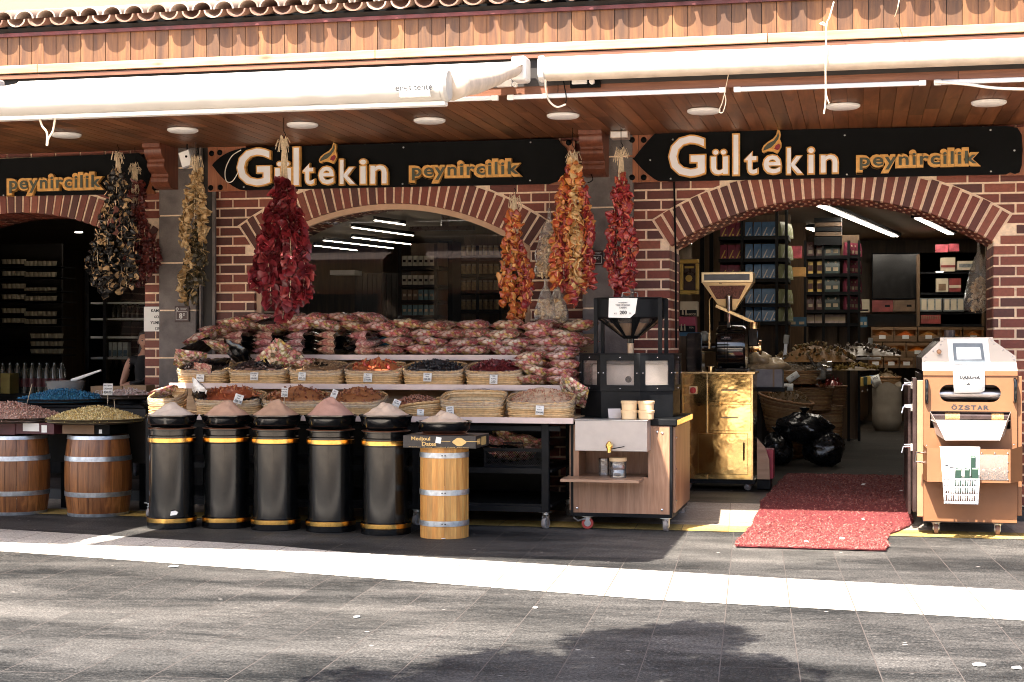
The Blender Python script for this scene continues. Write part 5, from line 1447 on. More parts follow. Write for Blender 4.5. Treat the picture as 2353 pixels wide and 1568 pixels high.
bpk = plain('pink_base', (.15, .08, .06), .9); byl = plain('yellow_base', (.16, .11, .04), .9); bbl = plain('blue_base', (.006, .03, .06), .9); bwh = plain('pale_base', (.2, .15, .15), .9)
TS = []
tp = tray(115, 322, 962, -1.52, .125, N_YEL, byl, TB, .023, 'wide dark tray of yellow nuts on the second barrel', 'heap of yellow green pistachios on the tray over the second barrel', 'pistachios', 1.6); TS.append(tp)
tp = tray(-115, 142, 958, -1.50, .15, N_PINK, bpk, TB, .024, 'wide dark tray of pink nuts on the barrel at the left edge', 'heap of pinkish pistachios on the tray at the left edge', 'pistachios', 1.5); TS.append(tp)
tp = tray(52, 246, 916, -.75, .10, N_BLUE, bbl, TB, .026, 'dark tray heaped with blue candied nuts behind the yellow ones', 'heap of bright blue candied nuts', 'candied nuts', 1.6); TS.append(tp)
tp = tray(236, 352, 908, -.65, .07, N_WHT, bwh, TB, .024, 'dark tray of pale pink nuts left of the stand', 'heap of pale pink white nuts', 'candied nuts', 1.6); TS.append(tp)
def cbox(px0, px1, y0, y1, Y, dep, mat, label, name='box', text=None, stickers=()):
    x0, x1 = wx(px0, Y), wx(px1, Y); z0, z1 = wz((px0+px1)/2, y1, Y), wz((px0+px1)/2, y0, Y)
    T = thing(name, label, 'box', ((x0 + x1) / 2, Y, z0))
    m = MB(); m.box(x0, x1, Y, Y + dep, z0, z1); m.build('carton', mat, T, smooth=False, bevel=.003)
    m = MB(); xm = (x0 + x1) / 2; m.box(x0 + .004, x1 - .004, Y + dep * .48, Y + dep * .53, z1, z1 + .002); m.build('tape', CARD, T, smooth=False)
    for (a, b, c_, d) in stickers:
        m = MB(); m.box(x0 + (x1 - x0) * a, x0 + (x1 - x0) * b, Y - .0015, Y - .0002, z0 + (z1 - z0) * c_, z0 + (z1 - z0) * d); m.build('sticker', PAPER, T, smooth=False)
    if text:
        m = MB(); w = (x1 - x0); put_text(m, text, x0 + w * .15, x0 + w * .6, z0 + (z1 - z0) * .35, z0 + (z1 - z0) * .65, Y - .0003, .001, .01); m.build('lettering', STW, T, smooth=False)
    return T
BR = [atz(38, 1186, 0), atz(226, 1190, 0)]
DRED = plain('dark_red_card', (.07, .015, .02), .5); DBRN = plain('brown_card', (.17, .10, .055), .7)
cbox(143, 216, 976, 998, BR[1].y + .02, .40, DBRN, 'brown carton on the second barrel under the yellow nuts')
cbox(217, 252, 976, 999, BR[1].y + .03, .36, BLACK, 'small black carton beside the brown one on the second barrel', stickers=((.3, .5, .1, .5),))
cbox(-60, 34, 972, 999, BR[0].y + .02, .42, DRED, 'dark red carton on the left edge barrel, left one', text='MOROGLU')
cbox(35, 124, 972, 998, BR[0].y + .03, .42, DRED, 'dark red carton with white stickers on the left edge barrel', stickers=((.2, .62, .25, .95), (.68, .82, .15, .8)))
# dark table behind with the rear trays and boxes
T = thing('table', 'dark cloth covered table behind the barrels holding the rear nut trays', 'table', (wx(180, -.9), -.7, 0))
zt = min(TS[2][0].z, TS[3][0].z) - .05
m = MB(); m.box(wx(-60, -1.1), wx(338, -1.1), -1.12, -.15, TS[2][0].z - .075, TS[2][0].z - .047); m.build('top', BLKMET, T, smooth=False, bevel=.004)
m = MB(); m.box(wx(-60, -1.1) + .02, wx(338, -1.1) - .02, -1.09, -.2, .45, TS[2][0].z - .076); m.build('cabinet', DARKW, T, smooth=False, bevel=.004)
for px in (-50, 150, 330):
    m = MB(); m.box(wx(px, -1.05) - .03, wx(px, -1.05) + .03, -1.08, -1.02, 0.005, .45); m.build('leg', BLKMET, T, smooth=False)
xw = TS[3][0]
m = MB(); m.lathe([(.14, 0), (.14, xw.z - .045 - (TS[2][0].z - .047))], (xw.x, xw.y, TS[2][0].z - .047), 24); o = m.build('tray_stand', BLKMET, None, loc=(xw.x, xw.y, 0)); tag(o, 'round black stand under the pale pink nuts', 'stand')
cbox(208, 280, 888, 915, -.33, .2, CARD, 'open brown carton behind the blue nuts', text='GIDA')
cbox(282, 336, 886, 912, -.32, .2, CARD, 'brown carton by the brick pillar behind the pale nuts')
price_card('white price card standing between the blue and the pale nuts', at(248, 895, -.95), .10, .115, ['Siirt Cigdem', 'GAZIANTEP', '450.00'], R(-5), 0, 0, stick=True)
# cards stuck as thin sticks at left
for (a, b, Yk, l) in (((60, 935), (74, 882), -1.3, 'thin pale stick standing in the pink nuts'), ((265, 948), (262, 918), -1.4, 'thin wooden stick standing in the yellow nuts')):
    m = MB(); m.bar(at(*a, Yk), at(*b, Yk), .012 if 'pale' in l else .006, .003); tag(m.build('stick', RAFIA, None, loc=at(*a, Yk), smooth=False), l, 'stick')
# plastic tub with scoop behind the blue nuts
c = at(150, 893, -.38)
T = thing('tub', 'translucent plastic tub with a white scoop behind the blue nuts', 'tub', c)
m = MB(); m.lathe([(.17, 0), (.20, .10), (.205, .105), (.195, .1), (.165, .006)], (c.x, c.y, wz(150, 899, -.38)), 30, caps=False); m.build('body', clear('milky', (.7, .72, .72), .1, .2, .5, (.5, .5, .5)), T)
m = MB(); m.tube([at(165, 875, -.38), at(232, 851, -.40)], [.02, .01], 8); m.blob(at(150, 880, -.38), (.08, .05, .02), 12, 6); m.build('scoop', PLASTW, T)

# ================================================================ HANGING STRINGS
def ceil_hook(T, c, ztop):
    m = MB(); P0 = Vector(c); m.tube([(P0.x, P0.y, ztop), (P0.x, P0.y, P0.z + .07), (P0.x + .018, P0.y, P0.z + .04), (P0.x + .004, P0.y, P0.z + .012), (P0.x - .014, P0.y, P0.z + .03)], .004, 6)
    m.build('hook', BLACK, T)
def bunch(label, pxt, yt, yb, pts, Y, mats, tpls, size, step, nper=2, ztop=ZC, tie=(0, 1), cat='dried peppers', name='pepper_bunch', loops=None, bodytop=None, depth=.08, spread=.5):
    """pts: list of (px centre offset, ytop, ybot, material index, half width px) strands"""
    c = at(pxt, yt, Y); T = thing(name, label, cat, c)
    ceil_hook(T, c, ztop)
    m = MB()
    for k in range(46):
        a = rnd(0, 6.28); l = rnd(.08, .26) * tie[1]; sp = rnd(.004, .03)
        m.tube([c + Vector((math.cos(a) * .006, math.sin(a) * .006, .0)), c + Vector((math.cos(a) * sp, math.sin(a) * sp * .6, -l * .5)), c + Vector((math.cos(a) * sp * 1.4, math.sin(a) * sp, -l))], .0028, 4)
    for k in range(22):
        a = rnd(0, 6.28); q = rnd(.02, .055)
        m.tube([c + Vector((0, 0, -.03 - rnd(0, .05))), c + Vector((math.cos(a) * q, math.sin(a) * q, -.02 + rnd(-.03, .05))), c + Vector((math.cos(a) * q * 1.5, math.sin(a) * q, -.06 + rnd(-.06, .02)))], .0035, 4)
    m.build('raffia_tie', RAFIA, T)
    for si, (dx, y0, y1, mi, hw) in enumerate(pts):
        top = at(pxt + dx * .35, y0, Y); bot = at(pxt + dx, y1, Y); L = top.z - bot.z; yo = rnd(-depth, depth) * .7
        n = int(L / step); m = MB(); path = []
        ex = at(pxt + dx, y1, Y).x - c.x
        for k in range(n + 1):
            s = k / n
            xx = c.x + ex * min(1, (0.30 + 1.1 * s ** .55)) + .012 * math.sin(s * 7 + si); yy = Y + yo * min(1, .2 + s * 2) + .01 * math.sin(s * 5 + si * 2)
            path.append(Vector((xx, yy, top.z - L * s)))
        wr = hw / FPX * (DC + Y)
        for k, p in enumerate(path):
            for q in range(nper):
                a = rnd(0, 6.28); w = wr * rnd(.25, 1.0) * spread * 2
                pp = p + Vector((math.cos(a) * w, math.sin(a) * w * .9, rnd(-.5, .5) * step))
                if 'petal' in name:
                    out = Vector((math.cos(a), math.sin(a), rnd(-1.3, .1))).normalized(); mt = (out.to_track_quat('Y', 'Z').to_matrix() @ Matrix.Rotation(rnd(-.9, .9), 3, 'Y') * (size * rnd(.75, 1.25))).to_4x4()
                    m.inst(random.choice(tpls), [Matrix.Translation(p + out * wr * .2) @ mt])
                else: m.inst(random.choice(tpls), [rmat(pp, size * rnd(.75, 1.2))])
        m.build('pepper_strand', mats[mi], T, ang=32)
        m = MB(); m.tube([c] + path, .0028, 5); m.build('string', RAFIA, T)
    return T
P_RED = isl('deep_red_pepper', [(.22, .012, .022), (.30, .022, .03), (.12, .008, .014), (.30, .04, .04), (.20, .015, .024)], .5, .45, .5, 55, .3, ns=24)
P_ORG = isl('orange_pepper', [(.58, .14, .03), (.68, .24, .05), (.46, .07, .025), (.74, .34, .09), (.34, .04, .025)], .45, .45, .5, 55, .3, ns=24)
P_YEL = isl('yellow_pepper', [(.62, .36, .13), (.70, .46, .20), (.55, .24, .07), (.66, .42, .18)], .45, .4, .5, 55, .3, ns=24)
P_CRM = isl('crimson_pepper', [(.36, .03, .035), (.46, .06, .04), (.26, .02, .03), (.54, .13, .06)], .42, .45, .5, 55, .3, ns=24)
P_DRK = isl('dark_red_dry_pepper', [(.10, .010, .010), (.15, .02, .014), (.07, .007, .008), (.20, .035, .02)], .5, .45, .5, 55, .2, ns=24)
P_TAN = isl('tan_aubergine', [(.48, .30, .12), (.56, .38, .18), (.38, .22, .08), (.60, .44, .24)], .6, .5, .5, 55, .1, ns=30)
P_OLV = isl('olive_aubergine', [(.045, .035, .014), (.075, .055, .02), (.03, .024, .012), (.30, .20, .08)], .5, .5, .5, 55, .2, ns=30)
P_BLK = isl('black_aubergine', [(.006, .005, .005), (.010, .008, .007), (.007, .006, .006), (.55, .36, .18), (.004, .004, .0045), (.010, .007, .006)], .5, .4, .5, 55, .2, ns=30)
bunch('thick bunch of crimson dried peppers hanging over the left of the window', 652, 320, 735, [(-48, 470, 650, 0, 17), (-28, 440, 700, 0, 18), (-6, 415, 733, 0, 19), (18, 425, 705, 0, 19), (36, 450, 690, 0, 17), (48, 560, 680, 0, 14), (-56, 560, 665, 0, 10)], -1.9, [P_RED], TPET, .085, .036, 4, cat='dried peppers', name='petal_pepper_bunch', tie=(0, 2.2))
bunch('slim bunch of orange dried peppers hanging at the right of the window', 1182, 450, 733, [(-22, 492, 700, 0, 9), (-5, 492, 733, 0, 9), (12, 500, 728, 0, 9), (27, 560, 700, 1, 9), (32, 570, 690, 0, 7)], -.5, [P_ORG, P_CRM], TCUP, .041, .034, 2, ztop=wz(1182, 435, -.5), tie=(0, 1.4))
bunch('broad bunch of orange, yellow and red dried peppers in front of the stone pier', 1316, 352, 695, [(-36, 400, 655, 2, 11), (-24, 385, 665, 1, 11), (-8, 380, 690, 0, 11), (8, 375, 668, 3, 11), (14, 470, 665, 0, 12), (28, 395, 672, 0, 11), (40, 430, 655, 1, 10), (-40, 500, 640, 0, 9), (2, 640, 697, 1, 5)], -.7, [P_ORG, P_CRM, P_ORG, P_YEL], TCUP, .043, .034, 2)
bunch('narrow bunch of red peppers hanging right of the stone pier', 1427, 345, 672, [(-22, 430, 660, 0, 10), (-8, 405, 673, 1, 10), (8, 410, 672, 0, 10), (24, 430, 655, 1, 10)], -.6, [P_CRM, P_CRM], TCUP, .042, .034, 2, tie=(0, 1.6))
m_ = bunch('bunch of tan and olive dried aubergine in front of the left stone pier', 450, 362, 697, [(-32, 455, 560, 0, 8), (-14, 400, 610, 0, 9), (4, 395, 560, 0, 9), (20, 420, 550, 0, 9), (-20, 560, 695, 1, 9), (-2, 520, 697, 1, 10), (16, 540, 650, 1, 10), (-28, 600, 690, 0, 7)], -.5, [P_TAN, P_OLV], TCUP, .040, .034, 2, cat='dried aubergine', name='aubergine_bunch', tie=(0, 1.2))
bunch('dark bunch of black aubergine rings with tan faces hanging before the left arch', 270, 352, 675, [(-58, 520, 655, 0, 15), (-40, 455, 672, 0, 16), (-18, 400, 676, 0, 16), (4, 385, 670, 0, 16), (24, 400, 660, 0, 16), (40, 470, 640, 0, 14)], -.5, [P_BLK], TCUP, .036, .036, 2, cat='dried aubergine', name='aubergine_bunch', tie=(0, 1.6))
bunch('shadowed bunch of dark red peppers behind the black aubergine bunch', 310, 378, 655, [(-12, 430, 640, 0, 13), (8, 420, 652, 0, 13), (28, 450, 640, 0, 13), (42, 520, 620, 0, 11)], -.25, [P_DRK], TCUP, .034, .030, 3, tie=(0, 1.6))
# clear bags of dried goods
D_TAN = isl('tan_dried_slices', [(.80, .56, .30), (.86, .66, .40), (.70, .45, .22)], .7, .4, .5, 60)
def hang_bag(label, pxt, yt, yb, hw, Y, fill=.55, ztop=None):
    c = at(pxt, yt, Y); b = at(pxt, yb, Y); L = c.z - b.z; w = hw / FPX * (DC + Y)
    T = thing('hanging_bag', label, 'hanging bag', c)
    m = MB(); n = 26; vs = []; fs = []; rings = 18; sd = rnd(0, 30)
    for j in range(rings + 1):
        s = j / rings; r = (.012 + .03 * s if s < .2 else .018 + (w - .018) * min(1, ((s - .18) / .6)) ** .75) * (1 if s < .93 else (1 - ((s - .93) / .07) ** 2 * .5))
        for i in range(n):
            a = 2 * PI * i / n; nn = 1 + .16 * noise.noise(Vector((math.cos(a) * 2.5 + sd, math.sin(a) * 2.5, s * 3))) + .10 * math.sin(a * 7 + sd) * (1 - s)
            vs.append(c + Vector((math.cos(a) * r * nn, math.sin(a) * r * nn * .6, -L * s + .01 * math.sin(a * 5) * s)))
    for j in range(rings):
        for i in range(n):
            p = j * n + i; q = j * n + (i + 1) % n; fs.append((p, q, q + n, p + n))
    m.add(vs, fs); m.build('plastic_bag', BAGFILM, T, ang=180)
    m = MB()
    for k in range(int(60 * fill * 2)):
        s = 1 - fill * rnd(0, 1) ** 1.3; r = w * min(1, (s - .18) / .6) * .82; a = rnd(0, 6.28); rr3 = r * math.sqrt(rnd(0, 1))
        m.inst(random.choice(TCUP), [rmat(c + Vector((math.cos(a) * rr3, math.sin(a) * rr3 * .55, -L * s * .97)), .03)])
    m.build('dried_slices', D_TAN, T, ang=32, kind='stuff')
    m = MB(); m.tube([(c.x, c.y, ztop if ztop else ZC), c], .003, 5); m.build('string', RAFIA, T)
    return T
hang_bag('upper clear plastic bag of tan dried slices hanging beside the orange bunch', 1262, 478, 610, 33, -.45, .55, wz(1262, 440, -.45))
hang_bag('middle clear bag of dried slices tucked behind the upper one', 1250, 560, 636, 22, -.40, .5, wz(1250, 540, -.4))
hang_bag('lower left clear bag of pale dried slices just above the candy pile', 1254, 640, 742, 27, -.42, .5, wz(1254, 600, -.4))
hang_bag('lower right clear bag of pale dried slices just above the candy pile', 1282, 640, 742, 25, -.40, .5, wz(1282, 600, -.4))
# ================================================================ RED MAT
RUG = isl('red_mat_fibre', [(.22, .045, .040), (.29, .07, .06), (.16, .02, .023), (.42, .17, .14)], .9, .35, .4, 200)
def gz(Y): return 0.006 if Y < -.95 else (0.012 + (Y + .95) / .65 * .102 if Y < YS else .114)
def gat(px, py):
    p = atz(px, py, 0.0)
    if p.y < -.95: return p
    lo, hi = -1.0, 6.0
    for _ in range(40):
        mid = (lo + hi) / 2; q = at(px, py, mid)
        if q.z > gz(mid): lo = mid     # ray still above ground
        else: hi = mid
    return at(px, py, lo)
lefts = [gat(1687, 1259), gat(1810, 1089)]; rights = [gat(2036, 1270), gat(2072, 1096)]
def rug_edge(Y):
    l = lefts[0] + (lefts[1] - lefts[0]) * ((Y - lefts[0].y) / (lefts[1].y - lefts[0].y))
    xr_ = rights[1].x
    yb_, yn = rights[0].y, gat(2067, 1200).y
    if Y < yn:
        s = (Y - yb_) / (yn - yb_); xr_ = rights[0].x + (rights[1].x - rights[0].x) * (max(0, s) ** 2.6) + .015 * math.sin(s * 9)
    return l.x + .01 * math.sin(Y * 9), xr_ + .006 * math.sin(Y * 13)
T = thing('door_mat', 'long curly red mat running through the doorway with one corner cut away', 'mat', (0.2, 0, 0))
Y0m, Y1m = lefts[0].y, min(lefts[1].y, rights[1].y); nY, nX = 90, 24; vs = []
for j in range(nY + 1):
    Y = Y0m + (Y1m - Y0m) * j / nY; a_, b_ = rug_edge(Y)
    for i in range(nX + 1): vs.append((a_ + (b_ - a_) * i / nX, Y, gz(Y) + .016 + .003 * noise.noise(Vector((i * .5, j * .3, 0)))))
n0 = len(vs); m = MB(); m.add(vs + [(x, y, z - .012) for x, y, z in vs], [(j*(nX+1)+i, j*(nX+1)+i+1, (j+1)*(nX+1)+i+1, (j+1)*(nX+1)+i) for j in range(nY) for i in range(nX)]
    + [(i, i + n0, i + 1 + n0, i + 1) for i in range(nX)] + [(j*(nX+1), (j+1)*(nX+1), (j+1)*(nX+1)+n0, j*(nX+1)+n0) for j in range(nY)] + [(j*(nX+1)+nX, j*(nX+1)+nX+n0, (j+1)*(nX+1)+nX+n0, (j+1)*(nX+1)+nX) for j in range(nY)])
m.build('base', RUG, T, ang=180)
m = MB(); random.seed(5)
for k in range(15000):
    Y = Y0m + (Y1m - Y0m) * rnd(0, 1) ** 1.5; a_, b_ = rug_edge(Y); x = rnd(a_ - .006, b_ + .006); z = gz(Y) + .014
    a = rnd(0, 6.28); l = rnd(.010, .02); h = rnd(.004, .014); c_, s_ = math.cos(a) * l, math.sin(a) * l; w = .003
    m.add([(x - c_ - s_ * .25, Y - s_ + c_ * .25, z), (x - c_ + s_ * .25, Y - s_ - c_ * .25, z), (x + s_ * .3, Y - c_ * .3, z + h), (x - s_ * .3, Y + c_ * .3, z + h), (x + c_, Y + s_, z + h * .2)], [(0, 1, 2, 3), (3, 2, 4)])
m.build('fibres', RUG, T, smooth=False, kind='stuff')
for (px, py, l, s) in ((1985, 1119, 'tiny crumpled paper scrap on the shaded part of the red mat', .03), (1935, 1245, 'white scrap near the front edge of the red mat', .02), (1852, 1253, 'pale flake at the front of the red mat', .02), (2070, 1134, 'small white pebble of litter right of the red mat', .016), (1983, 1200, 'white fleck in the sunlit middle of the red mat', .014)):
    p = gat(px, py); m = MB(); m.blob(p + Vector((0, 0, .028)), (s, s * .6, s * .35), 5, 3, jit=.6); tag(m.build('litter', PAPER, None, loc=p, smooth=False), l, 'litter', 'bits of litter')
for (px, py, l) in ((398, 1302, 'white flat scrap of paper on the slabs near the marble strip'), (820, 1418, 'round whitish gum spot on the paving'), (2336, 1535, 'white torn scrap of paper at the lower right corner'), (2250, 1528, 'small pale scrap left of the torn paper'), (1230, 1397, 'pale leaf like scrap on the street slabs'), (1018, 1238, 'tiny crumb beside the foot of the pine barrel')):
    p = atz(px, py, 0.006); m = MB(); s = .032 if 'torn' in l or 'flat' in l else .018
    m.prism([(p.x + s * math.cos(a) * rnd(.6, 1.3), p.y + s * 1.1 * math.sin(a) * rnd(.6, 1.3)) for a in [i * PI / 3.5 for i in range(7)]], .006, .010, 'Z'); tag(m.build('litter', PAPER, None, loc=p, smooth=False), l, 'litter', 'bits of litter')

# ================================================================ TAHINI MILL ON ITS CABINET
LAM = wood('laminate_wood', (.24, .11, .055), (.46, .27, .17), 'Z', .4, 7, .1)
LAMX = wood('laminate_shelf', (.32, .18, .11), (.46, .30, .20), 'X', .4, 7, .1, False)
TAH = plain('tahini', (.62, .42, .26), .5, 0, .06)
STG = plain('brushed_steel', (.42, .38, .355), .42, .55, .06, 10)
Yf = -1.72; z0 = .148
def X_(px, Y=Yf): return wx(px, Y)
xa, xb = X_(1313), X_(1539); zt_ = wz(1430, 978, Yf); Yk = Yf + 1.2
T = thing('sesame_mill', 'black eight sided tahini mill with a hopper on a wheeled wood laminate cabinet', 'mill', ((xa + xb) / 2, Yf + .6, 0))
# panels around the niche
nx0, nx1, nz0, nz1 = X_(1330), X_(1489), wz(1400, 1096, Yf), wz(1400, 1037, Yf)
m = MB(); m.box(xa, nx0, Yf, Yf + .02, z0, zt_); m.box(nx1, xb, Yf, Yf + .02, z0, zt_); m.box(nx0, nx1, Yf, Yf + .02, z0, nz0); m.box(nx0, nx1, Yf, Yf + .02, nz1, zt_)
m.build('front_panel', LAM, T, smooth=False)
m = MB(); m.box(xb + .022, xb + .042, Yf + .05, Yk, z0 + .01, zt_ - .01); m.build('side_panel', LAM, T, smooth=False, bevel=.002)
m = MB(); m.box(xa - .026, xa - .006, Yf + .05, Yk, z0 + .01, zt_ - .01); m.build('side_panel', LAM, T, smooth=False, bevel=.002)
m = MB(); m.box(xa, xb, Yk - .02, Yk, z0, zt_); m.box(xa, xb, Yf + .021, Yk - .021, z0, z0 + .02); m.build('back_panel', LAM, T, smooth=False)
m = MB(); m.box(nx0 - .02, nx0, Yf + .021, Yf + .40, nz0 - .02, nz1 + .02); m.box(nx1, nx1 + .02, Yf + .021, Yf + .40, nz0 - .02, nz1 + .02); m.box(nx0, nx1, Yf + .38, Yf + .40, nz0, nz1 + .02); m.box(nx0, nx1, Yf + .022, Yf + .38, nz1 + .001, nz1 + .02)
m.build('niche_lining', LAM, T, smooth=False)
m = MB(); m.box(X_(1302), X_(1479), Yf - .30, Yf + .37, nz0 - .024, nz0 - .001); m.build('shelf', LAMX, T, smooth=False, bevel=.002)
m = MB()
for x in (xa - .004, xb - .0): m.box(x - .002, x + .022, Yf - .004, Yf + .03, z0 - .03, zt_ + .01)
m.box(xa - .004, xb + .02, Yf + .005, Yk, z0 - .032, z0 - .001)
m.build('frame', BLKMET, T, smooth=False)
m = MB()
for (px, py) in ((1326, 1168), (1521, 1172), (1522, 996), (1510, 993)): m.blob(at(px, py, Yf - .002), (.012, .007, .012), 10, 6)
m.build('bolt', CHROME, T)
m = MB()
for dz in (.12, .42, .72):
    m.blob((xb + .044, Yf + .1, z0 + dz * .9), (.006, .01, .01), 8, 5)
m.build('side_bolt', CHROME, T)
for (px, yy, br) in ((1350, Yf + .07, True), (1531, Yf + .05, False)):
    caster(T, X_(px, yy), yy, z0 - .032, .052, R(10) if br else R(80), REDW if br else RUB, br)
caster(T, xb - .02, Yk - .15, z0 - .032, .052, R(60), RUB); caster(T, xa + .08, Yk - .15, z0 - .032, .052, R(60), RUB)
# top slab
zs = zt_ + .012
m = MB(); m.box(X_(1309), xb + .06, Yf - .012, Yk + .02, zt_ + .003, zt_ + .055); m.build('top_slab', BLKMET, T, smooth=False, bevel=.004)
m = MB(); m.box(xb + .063, xb + .068, Yf + .0, Yk, zt_ + .006, zt_ + .052); m.build('brass_edge', GOLD, T, smooth=False)
# steel tank
tx0, tx1, tz0, tz1 = X_(1322, Yf - .2), X_(1488, Yf - .2), wz(1400, 1037, Yf - .2), wz(1400, 967, Yf - .2)
m = MB(); m.box(tx0, tx1, Yf - .22, Yf + .08, tz0, tz1); m.build('steel_tank', STG, T, smooth=False, bevel=.004)
m = MB(); m.box(tx0 - .006, tx1 + .006, Yf - .226, Yf + .09, tz1 + .001, tz1 + .008); m.build('tank_lid', STEEL, T, smooth=False, bevel=.002)
p = at(1402, 1024, Yf - .22)
m = MB(); m.lathe([(.022, 0), (.022, -.03), (.03, -.035), (.03, -.06), (.018, -.07)], p, 16, 'Y'); m.lathe([(.02, .03), (.024, .0), (.017, -.03), (.02, -.045)], p + Vector((.0, -.05, -.01)), 14, 'Z'); m.blob(p + Vector((0, -.05, .02)), .02)
m.build('spout', GOLD, T)
m = MB(); m.bar(p + Vector((.01, -.05, -.028)), p + Vector((.13, -.06, -.004)), .008); m.build('spout_lever', BLKMET, T)
# octagonal housing
oc = Vector((wx(1449, Yf + .62), Yf + .62, 0)); ro = .463
zo0, zo1, zo2 = zt_ + .056, wz(1449, 899, oc.y - .4), wz(1449, 816, oc.y - .4)
A0 = R(-90 - 4 - 22.5)
def octv(r, k): a = A0 + k * PI / 4; return Vector((oc.x + math.cos(a) * r, oc.y + math.sin(a) * r, 0))
def octprism(m, r0, r1, za, zb): m.tube([], 0) if False else m.add([tuple(octv(r0, k) + Vector((0, 0, za))) for k in range(8)] + [tuple(octv(r1, k) + Vector((0, 0, zb))) for k in range(8)], [(k, (k + 1) % 8, 8 + (k + 1) % 8, 8 + k) for k in range(8)] + [tuple(range(8))[::-1], tuple(range(8, 16))])
m = MB(); octprism(m, ro - .012, ro - .012, zo0, zo1); m.build('lower_housing', BLKMET, T, smooth=False, bevel=.003)
m = MB()
for k in range(8):
    a, b = octv(ro, k), octv(ro, k + 1); d = (b - a); L = d.length; d.normalize(); nrm = Vector((d.y, -d.x, 0)); t_ = .055
    def q(u, z, o=0.0): return tuple(a + d * u - nrm * o + Vector((0, 0, z)))
    zA, zB = zo1 + .001, zo2
    for (u0, u1, w0, w1) in ((0, t_, zA, zB), (L - t_, L, zA, zB), (t_, L - t_, zA, zA + .05), (t_, L - t_, zB - .05, zB)):
        m.add([q(u0, w0), q(u1, w0), q(u1, w1), q(u0, w1), q(u0, w0, .01), q(u1, w0, .01), q(u1, w1, .01), q(u0, w1, .01)], [(0, 1, 2, 3), (7, 6, 5, 4), (0, 4, 5, 1), (2, 6, 7, 3), (1, 5, 6, 2), (3, 7, 4, 0)])
m.build('window_frame', BLKMET, T, smooth=False)
ACR = clear('acrylic', (.93, .90, .88), .10, .08, .12, (.7, .6, .55))
m = MB()
for k in range(8):
    a, b = octv(ro - .012, k), octv(ro - .012, k + 1); m.add([tuple(a + Vector((0, 0, zo1 + .02))), tuple(b + Vector((0, 0, zo1 + .02))), tuple(b + Vector((0, 0, zo2 - .02))), tuple(a + Vector((0, 0, zo2 - .02)))], [(0, 1, 2, 3)])
m.build('window_pane', ACR, T, smooth=False)
m = MB()
for k in (-1, 0, 1, 2):
    a, b = octv(ro + .002, k % 8), octv(ro + .002, (k + 1) % 8); mid = (a + b) / 2
    for (p_, z) in ((mid, zo2 - .022), (mid, zo1 + .022), (a * .92 + b * .08, (zo1 + zo2) / 2), (a * .08 + b * .92, (zo1 + zo2) / 2)): m.blob((p_.x, p_.y, z), .007, 8, 5)
m.build('screw', CHROME, T)
MILLST = plain('millstone', (.62, .56, .52), .5, 0, .10, 8)
m = MB(); m.lathe([(.33, 0), (.34, .01), (.34, .21), (.335, .22), (.0, .225)], (oc.x, oc.y, zo1 + .005), 48); m.build('millstone', MILLST, T)
m = MB(); m.lathe([(.40, 0), (.405, .0), (.36, .045), (.0, .05)], (oc.x, oc.y, zo2 - .075), 40); m.build('inner_ring', STEEL, T)
m = MB(); a = octv(.35, 0); m.lathe([(.03, 0), (.028, -.008)], (oc.x + .03, oc.y - .336, zo1 + .10), 16, 'Y'); m.build('drain_hole', BLKMET, T)
m = MB(); octprism(m, ro + .003, ro + .003, zo2 + .001, zo2 + .012); m.build('cover_plate', BLKMET, T, smooth=False, bevel=.002)
# hopper
Yh = oc.y; rh = .318
def hz(py, Y=Yh): return wz(1449, py, Y)
zh0, zh1, zh2, zh3 = hz(779, Yh), hz(729, Yh - .25), hz(686, Yh - .28), hz(816, Yh)
m = MB(); octprism(m, rh, rh, zh1, zh2); m.build('hopper_rim', BLKMET, T, smooth=False, bevel=.003)
m = MB(); vs_ = []
for k in range(8):
    for (r, z) in ((.062, zh0), (rh, zh1 - .001)):
        a, b = octv(r, k), octv(r, k + 1); d = (b - a)
        vs_.append((a, b, d, z))
for k in range(8):
    (a0, b0, d0, zA), (a1, b1, d1, zB) = vs_[2 * k], vs_[2 * k + 1]
    def q(u, s): 
        p_ = (a0 + d0 * u) * (1 - s) + (a1 + d1 * u) * s; return tuple(Vector((p_.x, p_.y, zA + (zB - zA) * s)))
    for (u0, u1, s0, s1) in ((0, .18, 0, 1), (.82, 1, 0, 1), (.18, .82, 0, .14), (.18, .82, .93, 1)):
        m.add([q(u0, s0), q(u1, s0), q(u1, s1), q(u0, s1)], [(0, 1, 2, 3)])
o = m.build('hopper_cone', BLKMET, T, smooth=False); sd = o.modifiers.new('s', 'SOLIDIFY'); sd.thickness = .004
m = MB(); m.tube([(oc.x, oc.y, zh0), (oc.x, oc.y, zh0 + (zh1 - zh0) * .72), (oc.x, oc.y, zh0 + (zh1 - zh0) * .725)], [.052, .062 + (rh - .062) * .72 - .022, 0.001], 8); m.build('tahini_filling', TAH, T, smooth=False)
m = MB(); m.tube([(oc.x, oc.y, zh0), (oc.x, oc.y, zh0 + (zh1 - zh0) * .97)], [.056, .056 + (rh - .062) * .97 - .012], 8); m.v = m.v; m.f = m.f[:8]; m.m = m.m[:8]; m.build('hopper_window', ACR, T, smooth=False)
m = MB(); m.cyl((oc.x, oc.y, zh0), (oc.x, oc.y, hz(789)), .034, n=20); m.build('outlet_collar', BLKGLOSS, T)
m = MB(); m.cyl((oc.x, oc.y, hz(789) - .001), (oc.x, oc.y, zo2 - .02), .027, n=20); m.build('outlet_tube', TAH, T)
for (px, Yp) in ((1369, Yh - .12), (1385, Yh + .17), (1517, Yh - .22), (1531, Yh + .05)):
    x = wx(px, Yp); m = MB(); m.box(x - .017, x + .017, Yp - .012, Yp + .012, zo2 + .012, zh2 + .003); m.build('post', BLKMET, T, smooth=False)
